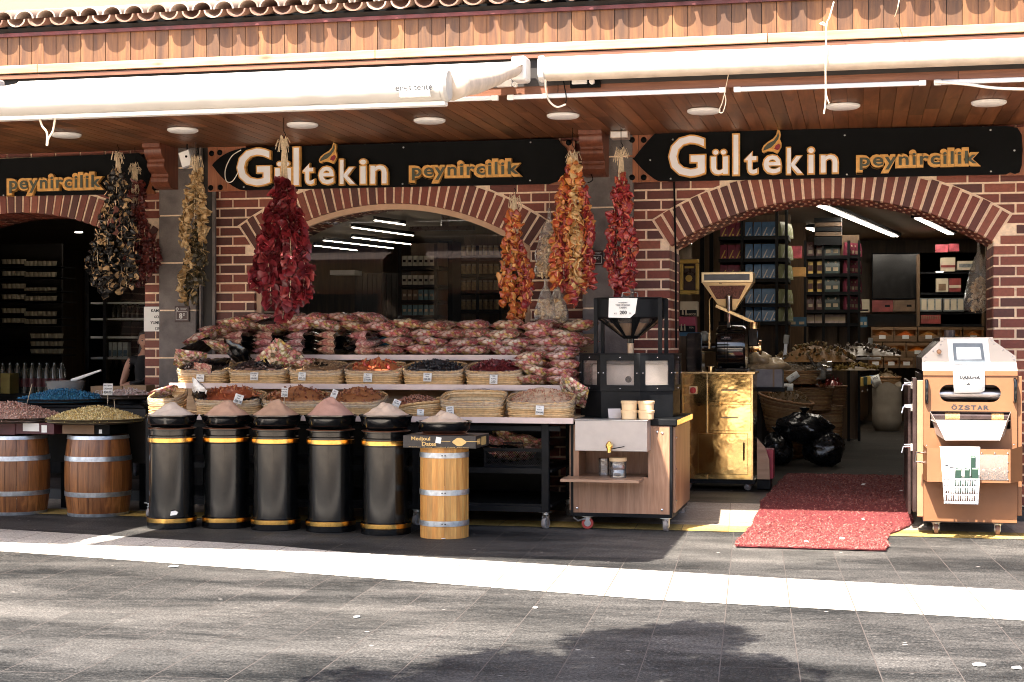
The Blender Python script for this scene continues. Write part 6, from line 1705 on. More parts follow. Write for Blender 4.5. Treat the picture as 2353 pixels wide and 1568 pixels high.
m = MB(); octprism(m, rh + .012, rh + .012, zh2 + .001, zh2 + .012); m.build('hopper_lid', BLKMET, T, smooth=False, bevel=.002)
m = MB(); m.tube([(oc.x - .05, oc.y - .18, zh2 + .01), (oc.x - .045, oc.y - .18, zh2 + .055), (oc.x + .085, oc.y - .18, zh2 + .055), (oc.x + .09, oc.y - .18, zh2 + .01)], .005, 8); m.build('lid_handle', CHROME, T)
# notice on hopper
yp = min(octv(rh, 0).y, octv(rh, 1).y) - .004
T2 = thing('notice', 'white paper notice with the price 200 taped on the front of the mill hopper', 'notice', at(1430, 705, yp))
px0, px1 = wx(1398, yp), wx(1465, yp); pz0, pz1 = wz(1430, 731, yp), wz(1430, 685, yp)
m = MB(); m.add([(px0, yp - .002, pz0 + .004), (px0 + (px1 - px0) * .75, yp - .012, pz0), (px1 - .02, yp - .004, pz0 + .04), (px1, yp - .002, pz1), (px0 + .005, yp - .002, pz1)], [(0, 1, 2, 3, 4)]); o = m.build('paper', PAPER, T2, smooth=False); s = o.modifiers.new('s', 'SOLIDIFY'); s.thickness = .001
m = MB(); xm = (px0 + px1) / 2; text_lines(m, [('TAŞ DEĞIRMEN', .0135), ('TAZE VE SICAK', .0135), ('TAHIN', .0155)], xm, pz1 - .035, yp - .0135, .0135, .008, off=.012)
text_lines(m, [('200', .032)], xm + .005, pz1 - .112, yp - .0135, .032, .01, off=.025)
put_text(m, 'KG', xm - .075, xm - .05, pz1 - .143, pz1 - .130, yp - .0135, .001, .012); put_text(m, 'TL', xm + .055, xm + .078, pz1 - .143, pz1 - .130, yp - .0135, .001, .012)
m.build('print', INK, T2, smooth=False)
# tubs on the tank
TUBM = plain('cream_tub', (.72, .52, .30), .4, 0, .05)
k = 0
for px in (1446, 1485):
    for s in range(2):
        Yt = Yf - .06; zb = tz1 + .009 + s * .078; c = Vector((wx(px, Yt), Yt, zb)); k += 1
        T3 = thing('plastic_tub', 'cream plastic tub, %s of the %s pair on the steel tank' % (('lower one', 'upper one')[s], 'left' if px < 1460 else 'right'), 'tub', c, 0, 'cream tubs on the mill')
        m = MB(); m.lathe([(.060, 0), (.063, .003), (.067, .055), (.066, .056), (0, .057)], (0, 0, 0), 32); m.build('body', TUBM, T3, local=True)
        m = MB(); m.lathe([(.071, .054), (.072, .056), (.072, .074), (.068, .077), (0, .077)], (0, 0, 0), 32); m.build('lid', TUBM, T3, local=True)
c = at(1406, 960, Yf - .1); m = MB(); m.obox((c.x, Yf + .05, tz1 + .05), (.11, .002, .09), Euler((R(-25), 0, R(20)))); tag(m.build('leaflet', STG, None, loc=c, smooth=False), 'small grey leaflet standing left of the cream tubs', 'leaflet')
JAR = clear('jar_plastic', (.93, .93, .93), .12, .04, .10, (.8, .75, .7))
for (px, yb, yt, hw, Yj, lab) in ((1388, 1092, 1051, 12.5, Yf + .12, 'small clear plastic jar with transparent lid at the back of the mill shelf'), (1420, 1101, 1054, 20, Yf - .06, 'clear plastic jar with cream lid on the mill shelf')):
    c = Vector((wx(px, Yj), Yj, nz0 - .0005)); r = hw / FPX * (DC + Yj); h = (yb - yt) / FPX * (DC + Yj)
    T3 = thing('jar', lab, 'jar', c)
    m = MB(); m.lathe([(r * .92, 0), (r * .97, .004), (r * .97, h * .38), (r * .93, h * .42), (r * .97, h * .46), (r * .97, h * .78), (r * .8, h * .84)], (0, 0, 0), 28, caps=False); m.add([(math.cos(a) * r * .92, math.sin(a) * r * .92, .001) for a in [2 * PI * i / 28 for i in range(28)]], [tuple(range(28))]); m.build('body', JAR, T3, local=True)
    m = MB(); m.lathe([(r * 1.0, h * .82), (r * 1.02, h * .84), (r * 1.02, h * .98), (r * .97, h), (0, h)], (0, 0, 0), 28); m.build('lid', TUBM if hw > 15 else JAR, T3, local=True)

# ================================================================ BRASS GRINDER IN THE DOORWAY
BRASS = plain('polished_brass', (.86, .60, .25), .10, 1.0, .08, 3, .6, 2.0)
BRASS2 = plain('brass_trim', (.85, .62, .32), .22, 1.0, .08, 8)
Yg = 1.02
def G(px, py, Y=Yg): return at(px, py, Y)
gx0, gx1 = wx(1566, Yg), wx(1731, Yg); gz0, gz1 = G(1700, 1103).z, G(1700, 860).z
T = thing('brass_cabinet', 'wheeled cabinet clad in polished brass with two drawers and a door, standing in the doorway', 'cabinet', ((gx0 + gx1) / 2, Yg + .3, .11))
m = MB(); m.box(gx0, gx1, Yg, Yg + .62, gz0, gz1); m.build('body', BRASS, T, smooth=False, bevel=.004)
m = MB(); m.box(gx0 - .01, gx1 + .02, Yg - .02, Yg + .64, gz1 + .001, gz1 + .022); m.build('top', BRASS2, T, smooth=False, bevel=.003)
for (a0, b0, a1, b1, nm) in ((1629, 869, 1726, 924, 'drawer'), (1629, 929, 1726, 990, 'drawer'), (1604, 997, 1719, 1089, 'door')):
    p = G(a0, b1); q = G(a1, b0); m = MB(); m.box(p.x, q.x, Yg - .018, Yg - .001, p.z, q.z); D = m.build(nm, BRASS, T, smooth=False, bevel=.004)
    m = MB(); y_ = Yg - .05
    if nm == 'drawer':
        xm, zm = (p.x + q.x) / 2, (p.z + q.z) / 2; m.tube([(xm - .08, Yg - .018, zm), (xm - .078, y_, zm), (xm + .078, y_, zm), (xm + .08, Yg - .018, zm)], .007, 8)
    else:
        xm, zm = q.x - .04, (p.z + q.z) / 2 + .03; m.tube([(xm, Yg - .018, zm - .09), (xm, y_, zm - .088), (xm, y_, zm + .088), (xm, Yg - .018, zm + .09)], .008, 8)
    m.build('handle', CHROME, D, local=False)
m = MB()
for a0 in (1567, 1624, 1727):
    x = wx(a0, Yg); m.box(x, x + .012, Yg - .012, Yg - .0005, gz0, gz1 - .002)
m.build('corner_strip', BRASS2, T, smooth=False)
m = MB(); m.box(gx0 - .01, gx1 + .015, Yg - .01, Yg + .63, gz0 - .04, gz0 - .001); m.build('base_frame', BLKMET, T, smooth=False)
for x in (gx1 - .06, gx0 + .06):
    for y in (Yg + .04, Yg + .56): caster(T, x, y, gz0 - .04, .036, R(40), RUB, z0=.11)
p = G(1593, 897)
m = MB(); m.box(p.x - .042, p.x + .042, Yg - .03, Yg - .002, p.z - .04, p.z + .04); m.build('switch_plate', TUBM, T, bevel=.008)
m = MB(); m.lathe([(.033, 0), (.033, -.012), (.028, -.02), (.0, -.021)], (p.x, Yg - .03, p.z), 20, 'Y'); m.box(p.x - .008, p.x + .008, Yg - .066, Yg - .049, p.z - .028, p.z + .028); m.build('switch_knob', plain('red_knob', (.45, .02, .02), .4), T)
# grinder on top
T = thing('grinder', 'large black and brass coffee grinder on the brass cabinet with a hopper on top', 'grinder', (wx(1670, Yg + .25), Yg + .25, gz1 + .022))
zt2 = gz1 + .0225; Yc = Yg + .28
def L_(px, py, Y=Yc): return at(px, py, Y)
a = L_(1580, 855); b = L_(1616, 766); m = MB(); m.prism([(a.x, zt2), (b.x, zt2), (b.x, b.z - .03), (b.x - .02, b.z), (a.x + .02, b.z), (a.x, b.z - .03)], Yc - .15, Yc + .15); m.build('motor_housing', BLKSHINE, T, ang=30, bevel=.006)
a = L_(1648, 800); b = L_(1717, 748); r = (L_(1680, 748).z - L_(1680, 850).z) / 2; zc = L_(1680, 799).z
m = MB(); m.lathe([(r * .3, 0), (r * .9, .0), (r, .02), (r, .09), (r * 1.03, .095), (r * 1.03, .12), (r, .125), (r, .27), (r * .93, .30), (0, .301)], (a.x, Yc, zc), 48, 'X'); m.build('drum', BLKSHINE, T, ang=30)
m = MB(); m.box(a.x - .01, b.x + .02, Yc - .17, Yc + .17, zt2, zt2 + .035); m.box(a.x + .02, a.x + .06, Yc - .12, Yc + .12, zt2 + .03, zc - r * .7); m.box(b.x - .07, b.x - .03, Yc - .12, Yc + .12, zt2 + .03, zc - r * .7); m.build('foot', BLKSHINE, T, bevel=.006)
m = MB(); m.cyl((L_(1615, 0).x, Yc, zc), (a.x + .01, Yc, zc), .045, n=20); m.build('shaft_cover', BLKGLOSS, T)
p = L_(1720, 796); q = L_(1744, 754); m = MB(); m.box(p.x, q.x, Yc - .12, Yc + .05, p.z, q.z); m.build('gear_box', BLKSHINE, T, bevel=.012)
m = MB(); xx = p.x; m.lathe([(.05, 0), (.055, .01), (.048, .02), (.05, .03), (.042, .04), (.045, .06), (.04, .10), (.075, .105), (.075, .125), (.03, .13), (0, .13)], (xx + .01, Yc - .06, zc), 24, 'X'); m.build('adjuster', BRASS2, T, ang=25)
p = L_(1676, 786, Yc - r); m = MB(); m.obox((p.x - .035, Yc - r * .95, zc + r * .42), (.11, .004, .05), Euler((R(-25), 0, 0))); m.build('maker_plate', BLKMET, T, smooth=False)
m = MB(); fr = Matrix.Translation((p.x - .035, Yc - r * .953 - .003, zc + r * .42)) @ Euler((R(-25), 0, 0)).to_matrix().to_4x4(); put_text(m, 'BREMA', -.02, .04, .004, .014, 0, .001, 0, None, fr); put_text(m, 'TYPE 220 V 50 Hz', -.045, .045, -.012, -.004, 0, .001, 0, None, fr); m.build('plate_print', STW, T, smooth=False)
# hopper
Yh = Yc; p0 = L_(1615, 652); p1 = L_(1733, 626); xm = (p0.x + p1.x) / 2; hw = (p1.x - p0.x) / 2; hd = .17
def frus(m, x0, x1, y0, y1, z, X0, X1, Y0_, Y1_, Z): m.add([(x0, y0, z), (x1, y0, z), (x1, y1, z), (x0, y1, z), (X0, Y0_, Z), (X1, Y0_, Z), (X1, Y1_, Z), (X0, Y1_, Z)], [(0, 3, 2, 1), (4, 5, 6, 7), (0, 1, 5, 4), (1, 2, 6, 5), (2, 3, 7, 6), (3, 0, 4, 7)])
m = MB(); m.box(p0.x, p1.x, Yh - hd, Yh + hd, p0.z, p1.z); PALEM = plain('pale_hopper_metal', (.84, .66, .38), .3, .65, .08, 6); m.build('hopper_top', PALEM, T, bevel=.006)
m = MB(); m.box(p0.x + .03, p1.x - .035, Yh - hd - .003, Yh - hd - .0005, p0.z + .025, p1.z - .025); m.build('hopper_window', plain('grey_glass', (.12, .13, .14), .15), T, bevel=.001)
zb = L_(1680, 714).z; m = MB(); frus(m, xm - .06, xm + .07, Yh - .06, Yh + .06, zb, p0.x + .01, p1.x - .01, Yh - hd + .01, Yh + hd - .01, p0.z - .001); m.build('hopper_cone', PALEM, T, smooth=False)
COF = isl('coffee', [(.12, .045, .03), (.2, .08, .05), (.09, .03, .02)], .5)
m = MB(); n_ = Vector((0, -(p0.z - zb), -(hd - .07))).normalized()
def onc(u, s): # on front cone face
    y = (Yh - .06) * (1 - s) + (Yh - hd + .01) * s; xl = (xm - .06) * (1 - s) + (p0.x + .01) * s; xr = (xm + .07) * (1 - s) + (p1.x - .01) * s
    return Vector((xl + (xr - xl) * u, y, zb + (p0.z - zb) * s)) + n_ * .003
vs_ = []; m.add([onc(.10, .90), onc(.90, .90), onc(.90, .42), onc(.10, .42)], [(3, 2, 1, 0)]); m.build('bean_window', plain('roasted_coffee', (.13, .045, .03), .35, 0, .6, 60, .8, 60), T, smooth=False)
m = MB(); a = L_(1675, 680, Yh - .15); b = L_(1675, 742, Yh - .1); m.tube([a + Vector((0, 0, .01)), a, (a + b) / 2, b], [.02, .036, .034, .02], 12); m.build('steel_chute', CHROME, T)
m = MB(); m.bar(b, (b.x, b.y, zc + r * .9), .035, .05); m.build('chute_neck', BLKGLOSS, T)
m = MB(); a = L_(1645, 703, Yh - .12); b = L_(1733, 742, Yh - .14); m.bar(a, b, .05, .035); m.build('trough', BRASS2, T, bevel=.004)
m = MB(); m.lathe([(.055, 0), (.06, .06), (.062, .065)], (b.x, b.y, b.z - .06), 18); m.build('trough_cup', BRASS2, T)
m = MB(); m.tube([L_(1631, 775, Yh - .1), L_(1630, 690, Yh - .1), L_(1634, 683, Yh - .1), L_(1662, 681, Yh - .1)], .008, 8); m.build('pipe', BRASS2, T)
m = MB(); m.bar(L_(1630, 802, Yh - .13), L_(1630, 764, Yh - .13), .022, .012); m.build('lever', BRASS2, T, bevel=.003)
m = MB(); m.lathe([(.045, 0), (.05, .05), (.05, .07), (.02, .1)], L_(1618, 783, Yh + .1), 16); m.build('bean_cup', plain('grey_green_cup', (.25, .25, .20), .5), T)
c = L_(1633, 855, Yh - .05); m = MB(); m.lathe([(.042, 0), (.045, .05), (.04, .052), (.0, .03)], (c.x, c.y, zt2), 20); tag(m.build('cup', BRASS2, None, loc=c), 'small brass cup on the cabinet between motor and drum', 'cup')
c = L_(1757, 812, Yh - .05); 
# boards beside the cabinet
m = MB(); m.prism([(gx1 + .03, gz0), (gx1 + .16, gz0), (gx1 + .155, gz0 + .2), (gx1 + .11, gz0 + .33), (gx1 + .03, gz0 + .42)], Yg + .1, Yg + .13); tag(m.build('board', LAMX, None, loc=(gx1 + .1, Yg, gz0), bevel=.003), 'curved wooden board leaning right of the brass cabinet', 'board')
m = MB(); m.box(gx1 + .03, gx1 + .165, Yg + .14, Yg + .5, .112, gz0 - .002); tag(m.build('plinth', BLKMET, None, loc=(gx1 + .1, Yg, .11), bevel=.004, smooth=False), 'low black plinth right of the brass cabinet', 'plinth')
m = MB(); m.box(gx1 + .08, gx1 + .19, Yg + .2, Yg + .45, gz0 + .0, gz0 + .30); tag(m.build('carton', plain('maroon_carton', (.28, .02, .04), .5), None, loc=(gx1 + .1, Yg + .3, gz0), bevel=.004, smooth=False), 'dark red carton behind the curved board', 'box')

# ================================================================ ROASTING MACHINE
COP = plain('copper_paint', (.225, .10, .044), .5, .15, .10, 5, .06, 40)
COPL = plain('light_copper_edge', (.38, .20, .11), .4, .2, .08, 8)
SILV = plain('satin_silver', (.42, .36, .30), .45, .2, .05, 6)
BRN = plain('dark_brown_metal', (.055, .035, .032), .28, .4, .3, 8)
Yr = -1.5; DEP = 2.1
def Q(px, py, Y=Yr): p = at(px, py, Y); return (p.x, p.z)
rx0, rx1 = Q(2122, 800)[0], Q(2337, 800)[0]; rb = .122
T = thing('roasting_machine', 'tall copper coloured nut roaster on casters with touch screen and hanging paper sign', 'roasting machine', ((rx0 + rx1) / 2, Yr, 0))
zA = Q(2230, 864)[1]; zB = Q(2230, 1014)[1]
# lower body with cut-outs done as front panels
sl = [Q(2159, 904), Q(2300, 904)]; shh = .072; zc = sl[0][1]
m = MB(); nseg = 14
def stad(): # stadium outline, ccw
    pts = []; r = shh
    for i in range(nseg + 1): a = PI / 2 + PI * i / nseg; pts.append((sl[0][0] + r + math.cos(a) * r, zc + math.sin(a) * r))
    for i in range(nseg + 1): a = -PI / 2 + PI * i / nseg; pts.append((sl[1][0] - r + math.cos(a) * r, zc + math.sin(a) * r))
    return pts
st = stad(); zD = Q(2230, 945.6)[1]; n = len(st)
outer = []
for (x, z) in st:
    # project to the rectangle boundary
    cx0, cz0 = (rx0 + rx1) / 2, zc; dx, dz = x - cx0, z - cz0; k = 1e9
    if dx > 1e-6: k = min(k, (rx1 - cx0) / dx)
    if dx < -1e-6: k = min(k, (rx0 - cx0) / dx)
    if dz > 1e-6: k = min(k, (zA - cz0) / dz)
    if dz < -1e-6: k = min(k, (zD - cz0) / dz)
    outer.append((cx0 + dx * k, cz0 + dz * k))
vs = [(x, Yr, z) for x, z in st] + [(x, Yr, z) for x, z in outer]
m.add(vs, [(i, (i + 1) % n, n + (i + 1) % n, n + i) for i in range(n)])
# corners of that rectangle
for (X, Z) in ((rx0, zA), (rx1, zA), (rx0, zD), (rx1, zD)):
    # nearest two boundary points on either side
    hs = [p for p in outer if abs(p[1] - Z) < 1e-4]; vsd = [p for p in outer if abs(p[0] - X) < 1e-4]
    if hs and vsd:
        h_ = min(hs, key=lambda p: abs(p[0] - X)); v_ = min(vsd, key=lambda p: abs(p[1] - Z)); m.add([(X, Yr, Z), (h_[0], Yr, Z), (X, Yr, v_[1])], [(0, 1, 2)])
m.add([(x, Yr, z) for x, z in st] + [(x, Yr + .03, z) for x, z in st], [(i, n + i, n + (i + 1) % n, (i + 1) % n) for i in range(n)])
chx0, chx1 = Q(2137, 950)[0], Q(2322, 950)[0]; zE = Q(2230, 985)[1]
m.box(rx0, chx0, Yr, Yr + .01, zB, zD); m.box(chx1, rx1, Yr, Yr + .01, zB, zD); m.box(chx0, chx1, Yr, Yr + .01, zB, zE)
m.box(rx0, rx1, Yr, Yr + .01, rb, zB - .0)
m.build('front_panel', COP, T, smooth=False)
m = MB(); m.box(rx0, rx1, Yr + .25, Yr + .26, rb, zA); m.box(rx0 + .002, rx1 - .002, Yr + .011, Yr + .25, zD - .01, zD); m.build('inner_wall', BRN, T, smooth=False)
m = MB(); m.cyl((chx0 + .02, Yr + .13, zc - .01), (chx1 - .02, Yr + .13, zc - .01), .045, n=20); m.build('inner_drum', STEEL, T)
m = MB(); m.box(rx0, rx0 + .01, Yr + .012, Yr + DEP, rb, zA); m.build('left_side', BRN, T, smooth=False)
m = MB(); m.box(rx1 - .01, rx1, Yr + .012, Yr + DEP, rb, zA); m.build('right_side', COP, T, smooth=False)
m = MB(); m.box(rx0 + .011, rx1 - .011, Yr + DEP - .01, Yr + DEP, rb, zA); m.box(rx0, rx1, Yr + .02, Yr + DEP, rb - .012, rb - .001); m.build('base', BRN, T, smooth=False)
m = MB(); m.box(rx0 - .004, rx1 + .004, Yr - .012, Yr + .01, zA + .001, Q(2230, 852.5)[1]); m.build('copper_strip', COP, T, smooth=False, bevel=.002)
m = MB(); m.box(rx1 + .003, rx1 + .042, Yr + .03, Yr + .9, Q(2340, 1186)[1], zA - .002); m.build('side_flange', COP, T, smooth=False, bevel=.003)
# upper prism
up = [Q(2119, 852.4), Q(2119, 823), Q(2161.5, 784), Q(2161.5, 776), Q(2284, 775), Q(2286, 784), Q(2335, 819), Q(2338, 852.4)]
tilt = .10
def upv(p, off): z = p[1]; return (p[0], Yr + off + (z - up[0][1]) * tilt / (up[4][1] - up[0][1]) * 1.0, z)
m = MB(); vs = [upv(p, 0) for p in up] + [upv(p, .012) for p in up]; n = len(up); m.add(vs, [tuple(range(n))[::-1], tuple(range(n, 2 * n))] + [(i, n + i, n + (i + 1) % n, (i + 1) % n) for i in range(n)]); m.build('control_panel', SILV, T, smooth=False)
m = MB(); bk = [(p[0], Yr + DEP * .72, p[1]) for p in up]; ft = [upv(p, .013) for p in up]; m.add(ft + bk, [tuple(range(n, 2 * n))] + [(i, (i + 1) % n, n + (i + 1) % n, n + i) for i in range(n)]); m.build('hood', BRN, T, smooth=False, bevel=.004)
pw = [(p[0], p[1]) for p in up]
m = MB()
for (px, py) in ((2172, 779), (2166, 784), (2163, 792), (2145, 807), (2128, 822), (2124, 830), (2125, 843), (2223, 779), (2274, 778), (2281, 783), (2286, 791), (2306, 805), (2326, 820), (2331, 827), (2332, 842)):
    p = Q(px, py); w = upv(p, -.002); m.blob(w, .0055, 8, 5)
m.build('rivet', STEEL, T)
m = MB(); c = [Q(2178, 779), Q(2272, 778), Q(2277, 845), Q(2182, 846)]; m.add([upv(p, -.004) for p in c] + [upv(p, -.0005) for p in c], [(3, 2, 1, 0), (0, 1, 5, 4), (1, 2, 6, 5), (2, 3, 7, 6), (3, 0, 4, 7)]); m.build('screen_plate', WHITE, T, smooth=False)
m = MB(); c = [Q(2190, 789), Q(2259, 789), Q(2264, 836), Q(2193, 836.5)]; m.add([upv(p, -.016) for p in c] + [upv(p, -.0045) for p in c], [(3, 2, 1, 0), (0, 1, 5, 4), (1, 2, 6, 5), (2, 3, 7, 6), (3, 0, 4, 7)]); SCR = m.build('touch_screen', plain('screen_bezel', (.10, .125, .145), .4), T, smooth=False)
m = MB(); c = [Q(2198, 798), Q(2253, 798), Q(2256, 826), Q(2199, 826.5)]; m.add([upv(p, -.018) for p in c], [(3, 2, 1, 0)]); m.build('display', plain('display_glass', (.72, .74, .76), .2), SCR, smooth=False)
w = Vector(upv(Q(2158, 809), 0)); m = MB(); m.cyl(w, w + Vector((0, -.03, 0)), .011, n=12); m.blob(w + Vector((0, -.045, .002)), (.02, .02, .02), 14, 9); m.build('knob', COPL, T)
# pipe on top
topz = up[4][1]; px_ = wx(2181, Yr + 1.0)
m = MB(); m.lathe([(.062, 0), (.062, .01), (.05, .012), (.05, .085), (.044, .085), (.044, .02)], (px_, Yr + .95, topz - .02), 28, caps=False); m.build('flue', BRN, T)
m = MB(); m.lathe([(.10, 0), (.10, .006), (0, .007)], (px_ + .06, Yr + .5, topz - .003), 28); m.build('filler_cap', BLKMET, T)
m = MB()
fr = Matrix(((0, -1, 0, rx0 - .001), (1, 0, 0, 0), (0, 0, 1, 0), (0, 0, 0, 1)))
# left side details: door, latches, rods
for (y0, y1, z0_, z1_) in ((Yr + .10, Yr + .55, .30, zA - .25), (Yr + .75, Yr + 1.5, .35, zA - .15)):
    m.box(rx0 - .02, rx0 - .001, y0, y1, z0_, z1_)
m.build('side_door', BRN, T, smooth=False, bevel=.004)
m = MB(); m.box(rx0 - .05, rx0 - .001, Yr + .02, Yr + .09, .155, zA - .04); m.build('side_channel', COPL, T, smooth=False, bevel=.003)
m = MB(); m.box(wx(2086, Yr + .5), rx0 - .088, Yr + .38, Yr + 1.8, .135, zA - .06); m.build('drum_housing', BRN, T, smooth=False, bevel=.006)
m = MB(); m.box(rx0 - .085, rx0 - .052, Yr + .06, Yr + .35, .19, zA - .02); m.build('side_box', BRN, T, smooth=False, bevel=.004)
for z_ in (Q(2120, 886)[1], Q(2120, 938)[1], Q(2120, 1030)[1]):
    m = MB(); y_ = Yr + .16; m.tube([(rx0 - .085, y_, z_), (rx0 - .16, y_ - .02, z_), (rx0 - .17, y_ - .02, z_ - .05)], .009, 8); m.tube([(rx0 - .09, y_ + .06, z_ + .015), (rx0 - .15, y_ + .06, z_ + .012)], .007, 8); m.box(rx0 - .10, rx0 - .085, y_ - .05, y_ + .09, z_ - .03, z_ + .03); m.build('latch', CHROME, T)
# handles
for (a0, b0, a1, b1) in ((2124.5, 874, 2133.5, 926), (2327, 872, 2337, 924)):
    p = Q(a0, b1); q = Q(a1, b0); xm = (p[0] + q[0]) / 2; m = MB(); m.tube([(xm, Yr - .0, q[1]), (xm, Yr - .045, q[1] - .01), (xm, Yr - .05, q[1] - .03), (xm, Yr - .05, p[1] + .03), (xm, Yr - .045, p[1] + .01), (xm, Yr - .0, p[1])], [.014] * 6, 10); m.build('handle', BLKGLOSS, T)
m = MB(); p = Q(2186, 942); q = Q(2273, 932); w_ = q[0] - p[0]; h_ = q[1] - p[1]
put_text(m, 'O', p[0], p[0] + w_ * .155, p[1], q[1], Yr, .0015, .045); m.box(p[0] + w_ * .045, p[0] + w_ * .07, Yr - .0015, Yr, q[1] + .004, q[1] + .010); m.box(p[0] + w_ * .085, p[0] + w_ * .11, Yr - .0015, Yr, q[1] + .004, q[1] + .010)
for i, ch in enumerate('ZSTAR'): put_text(m, ch, p[0] + w_ * (.178 + .168 * i), p[0] + w_ * (.178 + .168 * i + .148), p[1], q[1], Yr, .0015, .045)
m.build('maker_lettering', INK, T, smooth=False)
# chute
ca = Q(2153.6, 972.6, Yr - .14); cb = Q(2311, 972.6, Yr - .14); cc = Q(2296.5, 1012, Yr - .19); cd = Q(2172.8, 1012, Yr - .19)
m = MB(); m.add([(ca[0], Yr - .14, ca[1]), (cb[0], Yr - .14, cb[1]), (cc[0], Yr - .19, cc[1]), (cd[0], Yr - .19, cd[1])], [(0, 3, 2, 1)]); o = m.build('chute_plate', STG, T, smooth=False); s = o.modifiers.new('s', 'SOLIDIFY'); s.thickness = .003
m = MB(); f_ = Yr + .0
m.add([(chx0, f_, zD), (ca[0], Yr - .14, ca[1]), (cd[0], Yr - .19, cd[1]), (chx0 + .05, f_, zE - .05)], [(0, 1, 2, 3)]); m.add([(chx1, f_, zD), (cb[0], Yr - .14, cb[1]), (cc[0], Yr - .19, cc[1]), (chx1 - .05, f_, zE - .05)], [(3, 2, 1, 0)])
m.add([(ca[0], Yr - .14, ca[1]), (cb[0], Yr - .14, cb[1]), (chx1, f_ + .02, zE + .07), (chx0, f_ + .02, zE + .07)], [(0, 1, 2, 3)])
o = m.build('chute_sides', STG, T, smooth=False); s = o.modifiers.new('s', 'SOLIDIFY'); s.thickness = .003
m = MB(); m.cyl((chx0 + .01, Yr + .05, zD - .045), (chx1 - .01, Yr + .05, zD - .045), .035, n=20); m.build('roller', BRN, T)
for (a0, a1) in ((2172, 2206), (2279, 2307)): m = MB(); m.cyl((Q(a0, 0)[0], Yr + .05, zD - .045), (Q(a1, 0)[0], Yr + .05, zD - .045), .037, n=20); m.build('roller_brush', plain('brush', (.42, .25, .10), .8, 0, .5, 80, .9, 120), T)
# lower catch box
Yb_ = Yr - .22; bx0, bx1 = Q(2130, 1060, Yb_)[0], Q(2322, 1060, Yb_)[0]; bz0, bz1 = Q(2230, 1109, Yb_)[1], Q(2230, 1032, Yb_)[1]
m = MB(); t_ = .006
wx0, wx1, wz0, wz1 = Q(2251, 1100, Yb_)[0], Q(2313, 1100, Yb_)[0], Q(2280, 1101, Yb_)[1], Q(2280, 1048, Yb_)[1]
m.box(bx0, wx0, Yb_, Yb_ + t_, bz0, bz1); m.box(wx1, bx1, Yb_, Yb_ + t_, bz0, bz1); m.box(wx0, wx1, Yb_, Yb_ + t_, bz0, wz0); m.box(wx0, wx1, Yb_, Yb_ + t_, wz1, bz1)
xr2 = Q(2350, 1060, Yr - .1)[0]; xl2 = rx0 - .005
m.add([(bx1, Yb_, bz0), (xr2, Yr - .08, bz0 + .01), (xr2, Yr - .08, bz1 + .02), (bx1, Yb_, bz1)], [(0, 1, 2, 3), (3, 2, 1, 0)]); m.add([(bx0, Yb_, bz0), (xl2, Yr - .08, bz0 + .02), (xl2, Yr - .08, bz1 + .02), (bx0, Yb_, bz1)], [(0, 1, 2, 3), (3, 2, 1, 0)])
m.add([(xl2, Yr - .08, bz0 + .02), (bx0, Yb_, bz0), (bx1, Yb_, bz0), (xr2, Yr - .08, bz0 + .01), (xr2, Yr - .004, bz0), (xl2, Yr - .004, bz0)], [(0, 1, 2, 3, 4, 5)]); m.box(xr2 - .004, xr2, Yr - .08, Yr - .004, bz0, bz1 + .02)
m.build('catch_box', COP, T, smooth=False)
m = MB(); m.box(wx0 - .01, wx1 + .01, Yb_ - .003, Yb_ - .0005, wz0 - .01, wz1 + .01); m.build('inspection_pane', ACR, T, smooth=False)
m = MB()
for (px, py) in ((2256, 1042), (2286, 1042), (2316, 1042), (2316, 1063), (2316, 1083), (2316, 1103), (2129, 1024), (2330, 1022)):
    p = at(px, py, Yb_ - .004 if px < 2320 else Yr - .1); m.blob(p, .007, 8, 5)
m.build('screw', CHROME, T)
m = MB(); p = Q(2122, 1055, Yr - .1); m.tube([(xl2, Yr - .10, p[1] + .05), (xl2 - .06, Yr - .12, p[1] + .055), (xl2 - .065, Yr - .12, p[1] - .02), (xl2, Yr - .10, p[1] - .03)], .01, 8); m.build('pull_handle', CHROME, T)
SEED = isl('pumpkin_seeds', [(.60, .48, .36), (.68, .57, .45), (.50, .38, .27)], .6)
tseed = tpl_bean(1, .5, .25, 6, 4)
m = MB()
for k in range(420):
    x = rnd(bx0 + .03, bx1 - .02); y = rnd(Yb_ + .012, Yr - .02); f = (x - bx0) / (bx1 - bx0)
    m.inst(tseed, [rmat((x, y, bz0 + .012 + rnd(0, 1) ** .6 * (.05 + .05 * f)), .013)])
tag(m.build('pumpkin_seeds', SEED, None, loc=(bx1, Yb_, bz0)), 'pale roasted pumpkin seeds behind the catch box window', 'pumpkin seeds', None, 'stuff')
for (px) in (2151, 2292): caster(T, wx(px, Yr + .12), Yr + .12, rb - .012, .05, R(88), plain('brown_wheel', (.16, .09, .075), .5), False)
for x in (rx0 + .1, rx1 - .1): caster(T, x, Yr + .95, rb - .012, .05, R(88), RUB)
